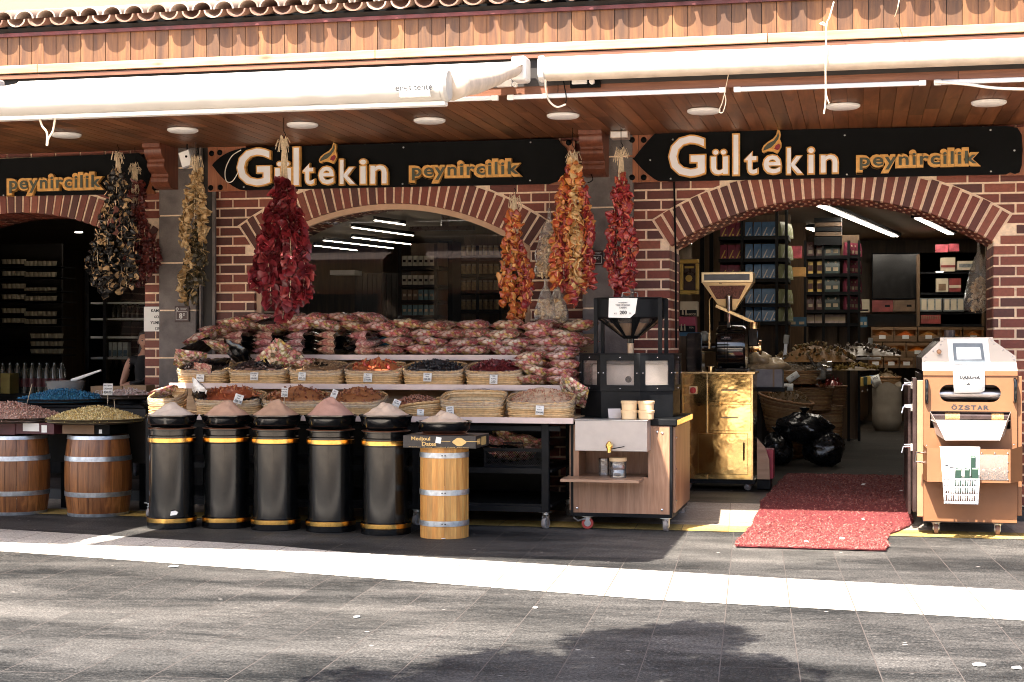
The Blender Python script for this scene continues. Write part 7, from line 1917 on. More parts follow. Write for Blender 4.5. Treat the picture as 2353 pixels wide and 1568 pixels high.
# paper on front
yp = Yr - .006; p0 = Q(2192, 903.5, yp); p1 = Q(2262.5, 851.5, yp)
T2 = thing('notice', 'white paper reading DAKOTA 120 hanging over the slot of the copper roaster', 'notice', (p0[0], yp, p0[1]))
m = MB(); ns = 8; vs = []
for i in range(ns + 1):
    u = i / ns
    vs += [(p0[0] + (p1[0] - p0[0]) * u, yp - .012 - .01 * math.sin(u * 2.4), p0[1] + .008 * u + (.012 if u > .9 else 0)), (p0[0] - .008 + (p1[0] - p0[0] + .008) * u, yp - .013, p1[1])]
m.add(vs, [(2*i, 2*i+2, 2*i+3, 2*i+1) for i in range(ns)]); o = m.build('paper', PAPER, T2); s = o.modifiers.new('s', 'SOLIDIFY'); s.thickness = .001
m = MB(); xm = (p0[0] + p1[0]) / 2; text_lines(m, [('DAKOTA', .032)], xm + .005, p1[1] - .040, yp - .0255, .032, .02, off=.07); text_lines(m, [('120', .024)], xm - .012, p1[1] - .098, yp - .0245, .024, .02, off=.06); m.build('print', INK, T2, smooth=False)
# white basket with packets
Yw = Yb_ - .09
bx = [Q(2167, 1158, Yw)[0], Q(2250, 1158, Yw)[0]]; zlo, zhi = Q(2200, 1158, Yw)[1], Q(2200, 1101, Yw)[1]
T2 = thing('plastic_basket', 'small white slotted plastic basket hung on the front of the copper roaster', 'basket', ((bx[0] + bx[1]) / 2, Yw, zlo))
m = MB(); x0, x1 = bx; H = zhi - zlo; rows = 3; cols = 13; e = .012
def bp_(u, v, k=0.0): # front face slightly bowed and tapering
    x = x0 + (x1 - x0) * (u * (.94 + .06 * v) + .03 * (1 - v)); return (x, Yw - .018 * math.sin(u * PI) + k, zlo + H * v)
us = [0, .06]; 
for i in range(cols): us += [.06 + .88 * (i + .5) / cols, .06 + .88 * (i + 1) / cols]
us += [1]
vsx = [0, .10, .34, .40, .64, .70, .94, 1.0]
for i in range(len(us) - 1):
    for j in range(len(vsx) - 1):
        hole = (j in (1, 3, 5)) and (1 <= i < len(us) - 2) and (i % 2 == 1)
        if not hole:
            a = bp_(us[i], vsx[j]); b = bp_(us[i+1], vsx[j]); c = bp_(us[i+1], vsx[j+1]); d = bp_(us[i], vsx[j+1]); m.add([a, b, c, d], [(0, 1, 2, 3)])
for x in (0, 1):
    a = bp_(x, 0); b = bp_(x, 1); m.add([a, b, (b[0], Yw + .085, b[2]), (a[0], Yw + .085, a[2])], [(0, 1, 2, 3)])
a = bp_(0, 0); b = bp_(1, 0); m.add([a, b, (b[0], Yw + .085, b[2]), (a[0], Yw + .085, a[2])], [(0, 1, 2, 3)])
o = m.build('body', PLASTW, T2, ang=40); s = o.modifiers.new('s', 'SOLIDIFY'); s.thickness = .003
m = MB(); m.tube([bp_(i / 12, 1.0, -.003) for i in range(13)] + [(x1, Yw + .085, zhi), (x0, Yw + .085, zhi)], .005, 6, closed=True); m.build('rim', PLASTW, T2)
m = MB(); p = Q(2160, 1104, Yb_ - .01); q = Q(2252, 1029, Yb_ - .01); m.add([(p[0] + .02, Yb_ - .012, p[1]), (q[0] - .005, Yb_ - .012, p[1]), (q[0], Yb_ - .010, q[1]), (q[0], Yb_ + .03, q[1] + .004), (p[0], Yb_ + .03, q[1] + .004), (p[0], Yb_ - .010, q[1])], [(0, 1, 2, 5), (5, 2, 3, 4)]); o = m.build('paper_bag_stack', PAPER, None, loc=(p[0], Yb_, p[1]), smooth=False); s = o.modifiers.new('s', 'SOLIDIFY'); s.thickness = .003; tag(o, 'stack of white paper bags draped over the catch box behind the basket', 'paper bags')
GRN = plain('dark_green_packet', (.015, .04, .028), .35, 0, .3, 20)
k = 0
for (a0, b0, a1, b1, dy, mt, lab) in ((2194, 1104, 2210, 1076, .03, GRN, 'dark green packet, leftmost in the white basket'), (2215, 1104, 2229, 1076, .03, GRN, 'dark green packet, middle one in the white basket'), (2232, 1100, 2249, 1074, .03, GRN, 'dark green packet, rightmost in the white basket'), (2230, 1069, 2242, 1047, .065, GRN, 'dark green packet standing highest behind the others'), (2180, 1104, 2194, 1070, .04, PLASTW, 'white packet left of the green ones in the white basket'), (2170, 1100, 2181, 1066, .05, PLASTW, 'white packet with black mark at the left end of the basket')):
    p = at(a0, b0, Yw + dy); q = at(a1, b1, Yw + dy); T3 = thing('packet', lab, 'packet', p, 0, 'packets in the white basket')
    zl = max(zlo + .01, p.z - .10); m = MB(); m.prism([(p.x, zl), (q.x - .006, zl), (q.x, q.z - .004), (p.x + .004, q.z)], Yw + dy - .006, Yw + dy + .006); m.build('pouch', mt, T3, smooth=False, bevel=.002)
    m = MB(); m.box(p.x + .006, q.x - .008, Yw + dy - .0078, Yw + dy - .0062, q.z - .018, q.z - .008); m.build('seal', INK if mt is PLASTW else plain('pale_green', (.2, .3, .22), .5), T3, smooth=False)

# ================================================================ NUMBER PLATES AND PAPERS
NPL = plain('number_plate_brown', (.045, .022, .02), .35, .2)
def plate(x0_, x1_, y0_, y1_, Y, num, sup_, label):
    p = at(x0_, y1_, Y); q = at(x1_, y0_, Y); w, h = q.x - p.x, q.z - p.z
    T = thing('house_number', label, 'house number', p)
    m = MB(); m.box(p.x, q.x, Y, Y + .02, p.z, q.z); m.build('plate', NPL, T, smooth=False, bevel=.003)
    m = MB(); a, b, c, d = p.x + w * .1, p.x + w * .9, p.z + h * .12, p.z + h * .66
    for (x0, x1, z0_, z1_) in ((a, b, c, c + .004), (a, b, d - .004, d), (a, a + .004, c + .004, d - .004), (b - .004, b, c + .004, d - .004)): m.box(x0, x1, Y - .003, Y - .0002, z0_, z1_)
    put_text(m, num, p.x + w * .32, p.x + w * .55, p.z + h * .2, p.z + h * .56, Y, .002, .03); put_text(m, sup_, p.x + w * .6, p.x + w * .74, p.z + h * .40, p.z + h * .56, Y, .002, .01)
    put_text(m, 'CUMHURIYET', p.x + w * .38, p.x + w * .88, p.z + h * .84, p.z + h * .89, Y, .002, .0); put_text(m, 'CADDESI', p.x + w * .38, p.x + w * .80, p.z + h * .75, p.z + h * .80, Y, .002, .0)
    m.lathe([(w * .10, 0), (w * .10, -.002), (w * .06, -.002), (w * .06, 0)], (p.x + w * .19, Y, p.z + h * .82), 16, 'Y', caps=False)
    m.build('lettering', plain('plate_white', (.6, .58, .55), .5), T, smooth=False)
plate(401, 434, 704, 740, -.135, '8', 'D', 'brown house number plate reading 8 D on the left stone pier')
plate(1352, 1386, 576, 610, -.135, '8', 'C', 'brown house number plate reading 8 C, half behind the orange pepper bunch')
Yn = -.02; p = at(331, 762, Yn); q = at(376, 705, Yn)
T = thing('notice', 'white paper notice in black capitals on the brick pillar left of the stone pier', 'notice', p)
m = MB(); m.box(p.x, q.x + .0, Yn - .003, Yn - .001, p.z, q.z); m.build('paper', PAPER, T, smooth=False)
m = MB(); z = q.z - .025
for s_ in ('KAMPA', 'GÜLTE', 'YUMUR', '129,95'):
    asp = text_geo(s_, .03)[2]; hh = .032; put_text(m, s_, q.x - .004 - hh * asp * .95, q.x - .004, z - hh, z, Yn - .003, .001, .03); z -= .062
m.build('print', INK, T, smooth=False)
# ================================================================ INSIDE THE SHOP
LEDM = emit('led', (1, .90, .76), 7.0)
LEDW = emit('warm_led', (1, .40, .09), 1.6)
def led(label, a, b, zc=ZC - .06, w=.05, case=True):
    p = atz(*a, zc); q = atz(*b, zc); T = thing('led_lamp', label, 'lamp', p, 0, 'long white lamps inside the shop')
    m = MB(); m.bar(p, q, w, .01); m.build('light_strip', LEDM, T, smooth=False)
    m = MB(); m.bar(p + Vector((0, 0, .035)), q + Vector((0, 0, .035)), w * 2.2, .05); m.build('housing', BLKMET, T, smooth=False)
    return T
led('longest lit white strip lamp on the ceiling inside the open doorway', (1877, 470), (2057, 544), ZC - .06, .10)
led('short lit strip lamp cut off by the right side of the doorway arch', (2108, 502), (2185, 539), ZC - .06, .09)
led('small lit strip end seen left of the blue bag rack', (1594, 560), (1612, 564), ZC - .06, .09)
led('short lit strip lamp just right of the blue bag rack', (1856, 524), (1874, 531), ZC - .06, .09)
T = led('added lit strip lamp unseen behind the arch, brightening the doorway baskets', (1700, 440), (1900, 400), ZC - .06, .09)  # extra lamp put in out of view to light the wicker baskets
for k, (a, b) in enumerate((((861, 507), (930, 517)), ((809, 523), (949, 542)), ((810, 546), (951, 563)), ((744, 553), (903, 571)), ((723, 565), (820, 576)))):
    led('lit strip lamp behind the window glass, %s from the top' % ORD[k], a, b, ZC - .25, .022)
for (px, py, z, l) in ((181, 535, 3.1, 'small bright ceiling spot lamp inside the dark left arch'), (2158, 625 - 0, 3.3, 'small warm ceiling spot lamp at the right inside the doorway')):
    p = atz(px, py if px < 1000 else 626, z) if px < 1000 else at(2159, 626, 9); m = MB(); m.lathe([(.05, 0), (.05, .01), (.0, .012)], p, 16); tag(m.build('spot_lamp', LEDM, None, loc=p), l, 'lamp')
# interior general lamps are the strips above; a pair of further strips deeper in the room, seen through the left arch
ink = plain('label_tan', (.45, .36, .24), .6)
def pbox(m, px0, px1, py0, py1, Y, d): 
    p = at(px0, py1, Y); q = at(px1, py0, Y); m.box(p.x, q.x, Y, Y + d, p.z, q.z); return p, q
def rack(label, px0, px1, ys, Y, d, posts, group=None, top=None):
    p = at(px0, ys[-1], Y); T = thing('rack', label, 'rack', (p.x, Y, .11))
    for y in ys:
        m = MB(); a = at(px0, y, Y); b = at(px1, y, Y); m.box(a.x, b.x, Y, Y + d, a.z - .05, a.z); m.build('shelf', BLKMET, T, smooth=False)
    for px in posts:
        m = MB(); a = at(px, ys[0], Y); m.box(a.x - .02, a.x + .02, Y - .025, Y - .002, .11, at(px, top or ys[0] - 30, Y).z); m.build('post', BLKMET, T, smooth=False)
    m = MB(); a = at(px0, ys[0], Y); b = at(px1, ys[0], Y); m.box(a.x + .01, b.x - .01, Y + d, Y + d + .03, .11, a.z + .35); m.build('back_board', SHOPWOOD, T, smooth=False)
    return T
NAVY = plain('navy_pouch', (.10, .21, .38), .35, 0, .2, 10, .2, 20); OLI = plain('olive_pouch', (.34, .36, .20), .4, 0, .2, 10, .2, 20); BUR = plain('burgundy_pouch', (.20, .035, .06), .35, 0, .2, 10, .2, 20)
GLD = plain('gold_pouch_stripe', (.62, .42, .10), .4, .2); WST = plain('white_stripe', (.60, .58, .55), .4); GRNP = plain('dark_green_pouch', (.02, .045, .04), .35, 0, .3, 12, .3, 20); BRP = plain('brown_pouch', (.10, .035, .03), .35, 0, .3, 12, .3, 20); SIP = plain('silver_pouch', (.42, .34, .30), .3, .6, .3, 12, .8, 26)
def pouch(label, w, h, d, body, stripe, kind, loc, rz=0, group=None):
    T = thing('pouch', label, 'pouch', (0, 0, 0), 0, group)
    m = MB(); m.add([(-w/2, -d/2, 0), (w/2, -d/2, 0), (w/2, d/2, 0), (-w/2, d/2, 0), (-w/2*.97, -d*.42, h*.6), (w/2*.97, -d*.42, h*.6), (w/2*.97, d*.42, h*.6), (-w/2*.97, d*.42, h*.6), (-w/2*.95, -.006, h), (w/2*.95, -.006, h), (w/2*.95, .006, h), (-w/2*.95, .006, h)],
        [(0,3,2,1),(0,1,5,4),(1,2,6,5),(2,3,7,6),(3,0,4,7),(4,5,9,8),(5,6,10,9),(6,7,11,10),(7,4,8,11),(8,9,10,11)]); m.build('body', body, T, local=True, ang=60)
    m = MB(); y = -d/2 - .002
    if kind == 'slash': m.add([(-w*.38, y, h*.05), (-w*.18, y, h*.05), (w*.30, y + d*.10, h*.62), (w*.16, y + d*.10, h*.62)], [(0,1,2,3)]); m.blob((w*.22, y, h*.14), (w*.13, .003, w*.13), 10, 5)
    elif kind == 'tag': m.box(-w*.3, w*.3, y - .001, y + .004, h*.18, h*.42); m.blob((0, -d*.30, h*.74), (w*.16, .006, w*.16), 10, 5)
    else: m.box(-w*.46, w*.46, y - .001, y + .004, h*.25, h*.7)
    m.build('print', stripe, T, local=True, smooth=False)
    T.location = loc; T.rotation_euler = (0, 0, rz); return T
protos = {}
def pplace(key, args, label, loc, rz, group):
    if key not in protos: protos[key] = pouch(label, *args, loc, rz, group); return protos[key]
    o = dup(protos[key], loc, rz, label); o['group'] = group; return o
YA_ = 7.0
ysA = [544, 595, 641, 698, 739]
rack('black steel rack of navy and burgundy pouches left in the doorway view', 1651, 1812, ysA, YA_, .75, (1705, 1785, 1807), top=480)
s_ = (DC + YA_) / FPX; RW = ['top', 'second', 'third', 'fourth', 'bottom']
for r_, y in enumerate(ysA):
    z = at(1700, y, YA_).z
    for k, px in enumerate((1662, 1680, 1697)):
        if (r_ > 2): continue
        pplace('bur', (17 * s_, 33 * s_, .09, BUR, GLD, 'slash'), 'burgundy pouch with gold slash, %s from left in the %s rack row' % (ORD[k], RW[r_]), (wx(px, YA_), YA_ + .12, z + .001), rnd(-.1, .1), 'pouches on the steel rack')
    for k, px in enumerate((1720, 1740, 1758, 1774)):
        pplace('navy', (17 * s_, 34 * s_, .09, NAVY, WST, 'slash'), 'navy pouch with white slash, %s from left in the %s rack row' % (ORD[k], RW[r_]), (wx(px, YA_), YA_ + .12, z + .001), rnd(-.12, .12), 'pouches on the steel rack')
    for k in range(4):
        pplace('oli', (.11, 33 * s_, .08, OLI, WST, 'slash'), 'olive pouch, %s along the end of the %s rack row' % (ORD[k], RW[r_]), (wx(1796 + k * 4, YA_), YA_ + .10 + k * .16, z + .001), R(52), 'pouches on the steel rack')
YB_ = 9.5; s_ = (DC + YB_) / FPX; ysB = [588, 629, 671, 712, 743]
rack('tall black rack of dark green and brown pouches in the middle of the doorway view', 1853, 1976, ysB, YB_, .6, (1850, 1892, 1950, 1974), top=553)
for r_, y in enumerate(ysB):
    z = at(1900, y, YB_).z; xs = (1862, 1883, 1903, 1920) if r_ != 4 else (1862, 1880, 1904, 1918, 1934)
    for k, px in enumerate(xs):
        if r_ == 4: a_ = ('sil', (16 * s_, 21 * s_, .07, SIP, ink, 'plain'), 'crinkled silver pouch')
        elif r_ in (1, 2) and k in (0, 1): a_ = ('gld', (11 * s_, 28 * s_, .06, GLD, BRP, 'plain'), 'narrow gold packet')
        elif k < 2: a_ = ('brp', (15 * s_, 32 * s_, .08, BRP, ink, 'tag'), 'brown pouch with tan tag')
        else: a_ = ('grn', (18 * s_, 34 * s_, .09, GRNP, ink, 'tag'), 'dark green pouch with tan tag')
        pplace(a_[0], a_[1], '%s, %s from left, %s row, middle rack' % (a_[2], ORD[k], RW[r_]), (wx(px, YB_), YB_ + .12, z + .001), 0, 'pouches on the middle rack')
    if r_ < 4:
        for k in range(4): pplace('brp2', (.11, 30 * s_, .07, BRP if k % 2 else BUR, ink, 'tag'), 'reddish pouch, %s along the side, %s row, middle rack' % (ORD[k], RW[r_]), (wx(1947 + k * 8, YB_), YB_ + .1 + k * .1, z + .001), R(35), 'pouches on the middle rack')
T = thing('column', 'square ceiling column wrapped in black and wood slats above the middle rack', 'column', at(1911, 560, 9.5))
for k in range(5):
    m = MB(); pbox(m, 1873 - (0 if k % 2 else 2), 1934, 500 + k * 11, 510 + k * 11 + (0 if k < 4 else 10), 9.45 - (.02 if k % 2 == 0 else 0), .7); m.build('slat', BLKMET if k % 2 == 0 else SHOPWOOD, T, smooth=False)
for (a0, a1, b0, b1, Y, l) in ((1876, 1924, 750, 812, 9.7, 'pale wood board below the middle rack'), (1929, 1951, 750, 806, 9.8, 'narrow wood board with a paper strip right of the middle rack foot'), (1755, 1782, 750, 830, 7.9, 'wood board under the navy pouch rack')):
    m = MB(); pbox(m, a0, a1, b0, b1, Y, .05); tag(m.build('board', SHOPWOOD, None, loc=at(a0, b1, Y), smooth=False), l, 'board')
# television, wall shelves and cartons
def carton(px0, px1, py0, py1, Y, mat, label, cat='box', deco=None, dm=None, d=.25, group=None):
    p = at(px0, py1, Y); T = thing('carton', label, cat, p, 0, group); m = MB(); p, q = pbox(m, px0, px1, py0, py1, Y, d); m.build('box', mat, T, smooth=False)
    w, h = q.x - p.x, q.z - p.z
    for (a, b, c, e) in (deco or ()):
        m = MB(); m.box(p.x + w * a, p.x + w * b, Y - .006, Y - .001, p.z + h * c, p.z + h * e); m.build('print', dm or ink, T, smooth=False)
    return T
YW = 15.6
T = thing('television', 'large switched off black television on the back wall right of the middle rack', 'television', at(2057, 640, YW)); m = MB(); pbox(m, 2003, 2112, 581, 688, YW, .1); m.build('frame', BLKMET, T, smooth=False, bevel=.01); m = MB(); pbox(m, 2006, 2109, 584, 685, YW - .006, .005); m.build('screen', BLKGLOSS, T, smooth=False)
REDB = plain('red_carton', (.20, .03, .025), .45, 0, .5, 6); BRB = plain('bronze_carton', (.16, .095, .05), .45, 0, .4, 6); CRB = plain('cream_carton', (.50, .42, .30), .5, 0, .1); PNK = plain('pink_heart_carton', (.38, .06, .08), .4, 0, .6, 9); BLB = plain('blue_carton', (.03, .10, .17), .45, 0, .3, 9); GLB = plain('grey_front_carton', (.16, .17, .165), .3, 0, .5, 14)
for a in ((2004, 2052, 690, 717, REDB, 'dull red carton with a hand hole under the television', [(.62, .85, .4, .6)]), (2053, 2102, 690, 716, BRB, 'bronze carton with a hand hole under the television', [(.62, .85, .4, .6)]),
          (1974, 1998, 688, 718, CRB, 'cream carton with a dark stripe left of the red one', [(.1, .9, .1, .22)])): carton(a[0], a[1], a[2], a[3], YW - .3, a[4], a[5], deco=a[6], dm=BLKMET)
T = thing('wall_shelf', 'black and wood wall shelves at the right inside the doorway', 'shelf', at(2180, 740, 13))
for y in (624, 672, 717, 745): m = MB(); pbox(m, 2112, 2262, y, y + 6, 13, .5); m.build('shelf', BLKMET, T, smooth=False)
for a in (2108, 2256): m = MB(); pbox(m, a, a + 6, 585, 750, 12.98, .5); m.build('side_board', SHOPWOOD, T, smooth=False); m = MB(); pbox(m, 2114, 2256, 580, 745, 13.52, .03); m.build('back_board', SHOPWOOD, T, smooth=False)
for a in ((2162, 2195, 592, 624, CRB, 'white carton with a red band on the upper right shelf', [(.0, 1, .28, .45)], REDB), (2200, 2240, 600, 621, CRB, 'flat cream carton beside the red banded one', [(.1, .9, .3, .7)], GLB), (2151, 2179, 640, 671, CRB, 'reddish cream carton on the middle right shelf', [(.2, .8, .1, .6)], BRB), (2181, 2208, 640, 671, REDB, 'red and cream carton right of the reddish cream one', [(.0, 1, .3, .5)], CRB), (2115, 2165, 685, 716, GLB, 'glass fronted carton on the lower right shelf, left one', [(.05, .28, .1, .9), (.36, .62, .1, .9), (.7, .95, .1, .9)], CRB), (2168, 2216, 685, 716, GLB, 'glass fronted carton on the lower right shelf, right one', [(.05, .28, .1, .9), (.36, .62, .1, .9), (.7, .95, .1, .9)], CRB), (2150, 2178, 562, 580, PNK, 'small pink heart box above the right shelves', None, None), (2181, 2204, 560, 578, PNK, 'second pink heart box at the top right', None, None), (2116, 2162, 724, 744, REDB, 'row of dark red jars on the lowest right shelf', [(i / 9 + .02, i / 9 + .07, .5, .9) for i in range(9)], BRB)):
    carton(a[0], a[1], a[2], a[3], 12.96, a[4], a[5], deco=a[6], dm=a[7])
for a in ((1813, 1842, 565, 593, 8.6, PNK, 'bright pink heart box right of the pouch rack'), (1811, 1851, 614, 636, 8.7, plain('painted_lit_wood', (.50, .27, .08), .5), 'wooden back panel with painted glow beside the pouch rack'), (1812, 1852, 729, 750, 8.5, BLB, 'blue carton of small jars below the pouch rack'), (1975, 1993, 728, 752, 12, BLB, 'small blue carton right of the middle rack')): carton(a[0], a[1], a[2], a[3], a[4], a[5], a[6], deco=[(.1, .4, .2, .5), (.6, .9, .2, .5)] if a[5] is BLB else None)  # the back panel's glow is only its bright wood colour
T = thing('wall_panel', 'wooden wall panelling behind the racks', 'wall panel', (0, 10.6, 1)); m = MB(); pbox(m, 1590, 1852, 470, 900, 11.4, .05); m.build('panel', SHOPWOOD, T, smooth=False)
m = MB()
for px in (1609, 1630, 1655): pbox(m, px, px + 9, 530, 760, 9.9, .03)
m.build('dark_slat', BLKMET, T, smooth=False)
# framed picture and tea cartons on the left
p = at(1584, 640, 3.2); T = thing('picture_frame', 'gold framed dark picture on the wall just inside the doorway', 'picture', p)
m = MB()
for (a, b, c, d) in ((1562, 1606, 596, 606), (1562, 1606, 667, 677), (1562, 1570, 606, 667), (1598, 1606, 606, 667)): pbox(m, a, b, c, d, 3.2, .04)
m.build('frame', GLD, T, smooth=False, bevel=.01); m = MB(); pbox(m, 1570, 1598, 606, 667, 3.23, .01); m.build('canvas', BRN, T, smooth=False); m = MB(); pbox(m, 1573, 1595, 612, 617, 3.222, .005); q = at(1583, 640, 3.22); m.blob(q, (.04, .004, .04), 14, 6); m.build('motif', GLD, T, smooth=False)
Yt = 1.9; T = thing('pedestal', 'dark topped wood pedestal behind the grinder motor', 'pedestal', at(1580, 860, Yt)); m = MB(); pbox(m, 1560, 1604, 773, 860, Yt, .4); m.build('body', SHOPWOOD, T, smooth=False); m = MB(); pbox(m, 1558, 1606, 764, 772.5, Yt - .02, .44); m.build('top', BLB, T, smooth=False)
for (a, b, c, d, mt, l, w_) in ((1563, 1601, 693, 727, CRB, 'gold and black tea carton stacked on the red one', 'MAHMOOD'), (1560, 1598, 728, 764, plain('crimson_carton', (.32, .02, .06), .4), 'crimson and black tea carton on the pedestal', None)):
    p = at(a, d, Yt + .05); q = at(b, c, Yt + .05); T = thing('tea_carton', l, 'tea box', p); w, h = q.x - p.x, q.z - p.z
    m = MB(); m.box(p.x, q.x, Yt + .05, Yt + .25, p.z, q.z); m.build('box', mt, T, smooth=False)
    m = MB(); m.box(p.x, q.x, Yt + .046, Yt + .049, p.z, p.z + h * .42); m.build('black_band', BLKMET, T, smooth=False)
    m = MB(); m.prism([(p.x + w * .1, p.z + h * .1), (p.x + w * .22, p.z + h * .1), (p.x + w * .18, p.z + h * .55), (p.x + w * .12, p.z + h * .5)], Yt + .042, Yt + .045); m.prism([(p.x + w * .3, p.z + h * .1), (p.x + w * .42, p.z + h * .1), (p.x + w * .38, p.z + h * .55), (p.x + w * .32, p.z + h * .5)], Yt + .042, Yt + .045)
    if w_: put_text(m, w_, p.x + w * .3, p.x + w * .95, p.z + h * .05, p.z + h * .2, Yt + .045, .002, .01)
    else: put_text(m, 'TEA', p.x + w * .6, p.x + w * .9, p.z + h * .25, p.z + h * .35, Yt + .045, .002, .01)
    m.build('print', ink, T, smooth=False)
# spice bins with warm lights
LITW = wood('bin_wood', (.16, .09, .04), (.34, .20, .10), 'X', .5, 8, .2, False)
SPICE = [plain('spice_%d' % i, c, .9, 0, .3, 20, .5, 40) for i, c in enumerate([(.22, .12, .04), (.16, .10, .05), (.28, .10, .03), (.18, .14, .06)])]
k = 0
for row, (y0, y1, xs) in enumerate(((753, 785, (2001, 2054, 2108, 2160, 2212, 2262)), (789, 820, (1996, 2028, 2082, 2136, 2190, 2244)), (823, 846, (1994, 2030, 2066, 2100, 2140, 2190)))):
    for a, b in zip(xs, xs[1:]):
        Y = 15.2; p = at(a + 1, y1, Y); q = at(b - 1, y0, Y); k += 1
        T = thing('spice_bin', 'warmly lit spice bin, %s from the left in the %s row of the back wall' % (ORD[(k - 1) % 5], ['top', 'middle', 'lowest'][row]), 'spice bin', p, 0, 'lit spice bins on the back wall')
        m = MB(); m.box(p.x, q.x, Y, Y + .5, p.z, p.z + .02); m.box(p.x, p.x + .02, Y, Y + .5, p.z, q.z); m.box(q.x - .02, q.x, Y, Y + .5, p.z, q.z); m.box(p.x, q.x, Y + .48, Y + .5, p.z, q.z); m.box(p.x, q.x, Y - .02, Y, p.z, p.z + (q.z - p.z) * .42); m.box(p.x, q.x, Y - .03, Y - .01, q.z - .045, q.z + .01); m.build('bin', LITW, T, smooth=False)
        m = MB(); m.box(p.x + .05, q.x - .05, Y + .04, Y + .06, q.z - .03, q.z - .012); m.build('lamp', LEDW, T, smooth=False)
        m = MB(); m.lathe([((q.x - p.x) * .44, 0), (.02, (q.z - p.z) * .32), (0, (q.z - p.z) * .34)], ((p.x + q.x) / 2, Y + .24, p.z + (q.z - p.z) * .42), 18, caps=False); m.build('spice', SPICE[k % 4], T)
        m = MB(); m.box((p.x + q.x) / 2 - .06, (p.x + q.x) / 2 + .06, Y - .026, Y - .022, p.z + .05, p.z + .12); m.build('label_card', PAPER, T, smooth=False)
m = MB(); pbox(m, 1990, 2262, 722, 750, 15.3, .4); tag(m.build('dark_cabinet', BLKMET, None, loc=at(2100, 750, 15.3), smooth=False), 'black cabinet between the television and the lit bins', 'cabinet')
# counter
T = thing('counter', 'long dark counter with wood doors running back into the shop', 'counter', (wx(1900, 5), 6, .11))
def CP(px, Y, z): return Vector((wx(px, Y), Y, z))
m = MB(); m.prism([(-1.3, 6.3), (-.52, 10.45), (-1.6, 10.45), (-2.5, 6.3)], .11, 1.0, 'Z'); m.build('cabinet', DARKW, T, smooth=False)
c0, c1 = Vector((wx(1915, 10.5), 10.5, .11)), Vector((.13, 15.3, .11)); zt_c = 1.10
m = MB(); W_ = Vector((-1.1, .1, 0)); base = [c0, c1, c1 + W_, c0 + W_]
m.add([tuple(v + Vector((0, 0, .1))) for v in base] + [tuple(Vector((v.x, v.y, zt_c - .06))) for v in base], [(0, 1, 5, 4), (1, 2, 6, 5), (2, 3, 7, 6), (3, 0, 4, 7), (4, 5, 6, 7)]); m.build('cabinet', SHOPWOOD, T, smooth=False)
b2 = [Vector((-.95, 5.95, 0)), Vector((.2, 15.4, 0)), Vector((-1.5, 15.4, 0)), Vector((-2.6, 5.95, 0))]
m = MB(); m.add([(v.x, v.y, zt_c - .059) for v in b2] + [(v.x, v.y, zt_c) for v in b2], [(0, 1, 5, 4), (1, 2, 6, 5), (2, 3, 7, 6), (3, 0, 4, 7), (4, 5, 6, 7)]); m.build('top', BLKGLOSS, T, smooth=False)
d_ = (c1 - c0); 
for k in range(6):
    a = c0 + d_ * (k / 6 + .01); b = c0 + d_ * ((k + 1) / 6 - .01); m = MB(); m.add([(a.x + .015, a.y, .25), (b.x + .015, b.y, .25), (b.x + .015, b.y, .80), (a.x + .015, a.y, .80)], [(0, 1, 2, 3)]); D = m.build('cabinet_door', SHOPWOOD, T, smooth=False)
    mid = (a + b) / 2; m = MB(); m.bar((mid.x + .04, mid.y - .06, .74), (mid.x + .04, mid.y + .06, .74), .015); m.build('handle', CHROME, D)
for k in range(8):
    p = c0 + d_ * (k / 8 + .05); m = MB(); m.obox((p.x + .12, p.y, .93), (.10, .16, .16)); tag(m.build('packet', [GLD, GRNP, GLD, NAVY][k % 4], None, loc=p, smooth=False, bevel=.01), 'small packet hung under the counter edge, %s from the front' % ORD[k], 'packet', 'packets under the counter edge')
Z_GR = isl('mixed_dried_goods', [(.30, .19, .07), (.20, .14, .05), (.38, .27, .12), (.12, .08, .03), (.34, .17, .05)], .6, .4, .5, 60)
def ch(name, px, py, Y, rx, ry, h, mat, size, label, cat, tp=TC, dens=1.2): return heap(name, label, cat, at(px, py, Y), rx, ry, h, mat, bt, tp, size, dens, 2.2)
ch('dried_goods', 1870, 826, 6.6, .55, .4, .22, Z_GR, .06, 'tall pile of olive and tan dried goods on the counter', 'dried goods')
ch('dried_goods', 1955, 846, 6.4, .38, .3, .05, isl('yellow_goods', [(.36, .22, .04), (.42, .28, .08), (.26, .15, .03)], .6), .05, 'flat spread of yellow dried goods on the counter', 'dried goods')
ch('dried_goods', 1975, 812, 8.6, .6, .4, .14, isl('dark_goods', [(.05, .03, .025), (.09, .06, .04), (.18, .14, .10)], .35), .06, 'dark glossy bagged goods further back on the counter', 'dried goods')
ch('nuts', 1822, 848, 6.3, .32, .24, .08, isl('pale_nuts', [(.34, .27, .18), (.42, .35, .26), (.26, .19, .12)], .6), .035, 'pale nuts heaped in a basket at the counter end', 'nuts', TB)
basket('wicker basket of pale nuts at the near end of the counter', at(1822, 882, 6.3), .36, .26, .17, 2.6, .1, WICKD, False)
c = at(1766, 890, 3.6); hb = at(1766, 849, 3.6).z - c.z; x0, x1 = wx(1736, 3.6), wx(1798, 3.6)
T = thing('carton', 'plain grey white carton between the brass cabinet and the wicker baskets', 'box', c); m = MB(); m.box(x0, x1, 3.6, 3.95, c.z, c.z + hb); m.build('box', plain('white_card', (.36, .34, .35), .7), T, smooth=False, bevel=.004); m = MB(); m.box(x0 + .2, x0 + .22, 3.597, 3.9, c.z, c.z + hb + .002); m.build('tape', CARD, T, smooth=False)
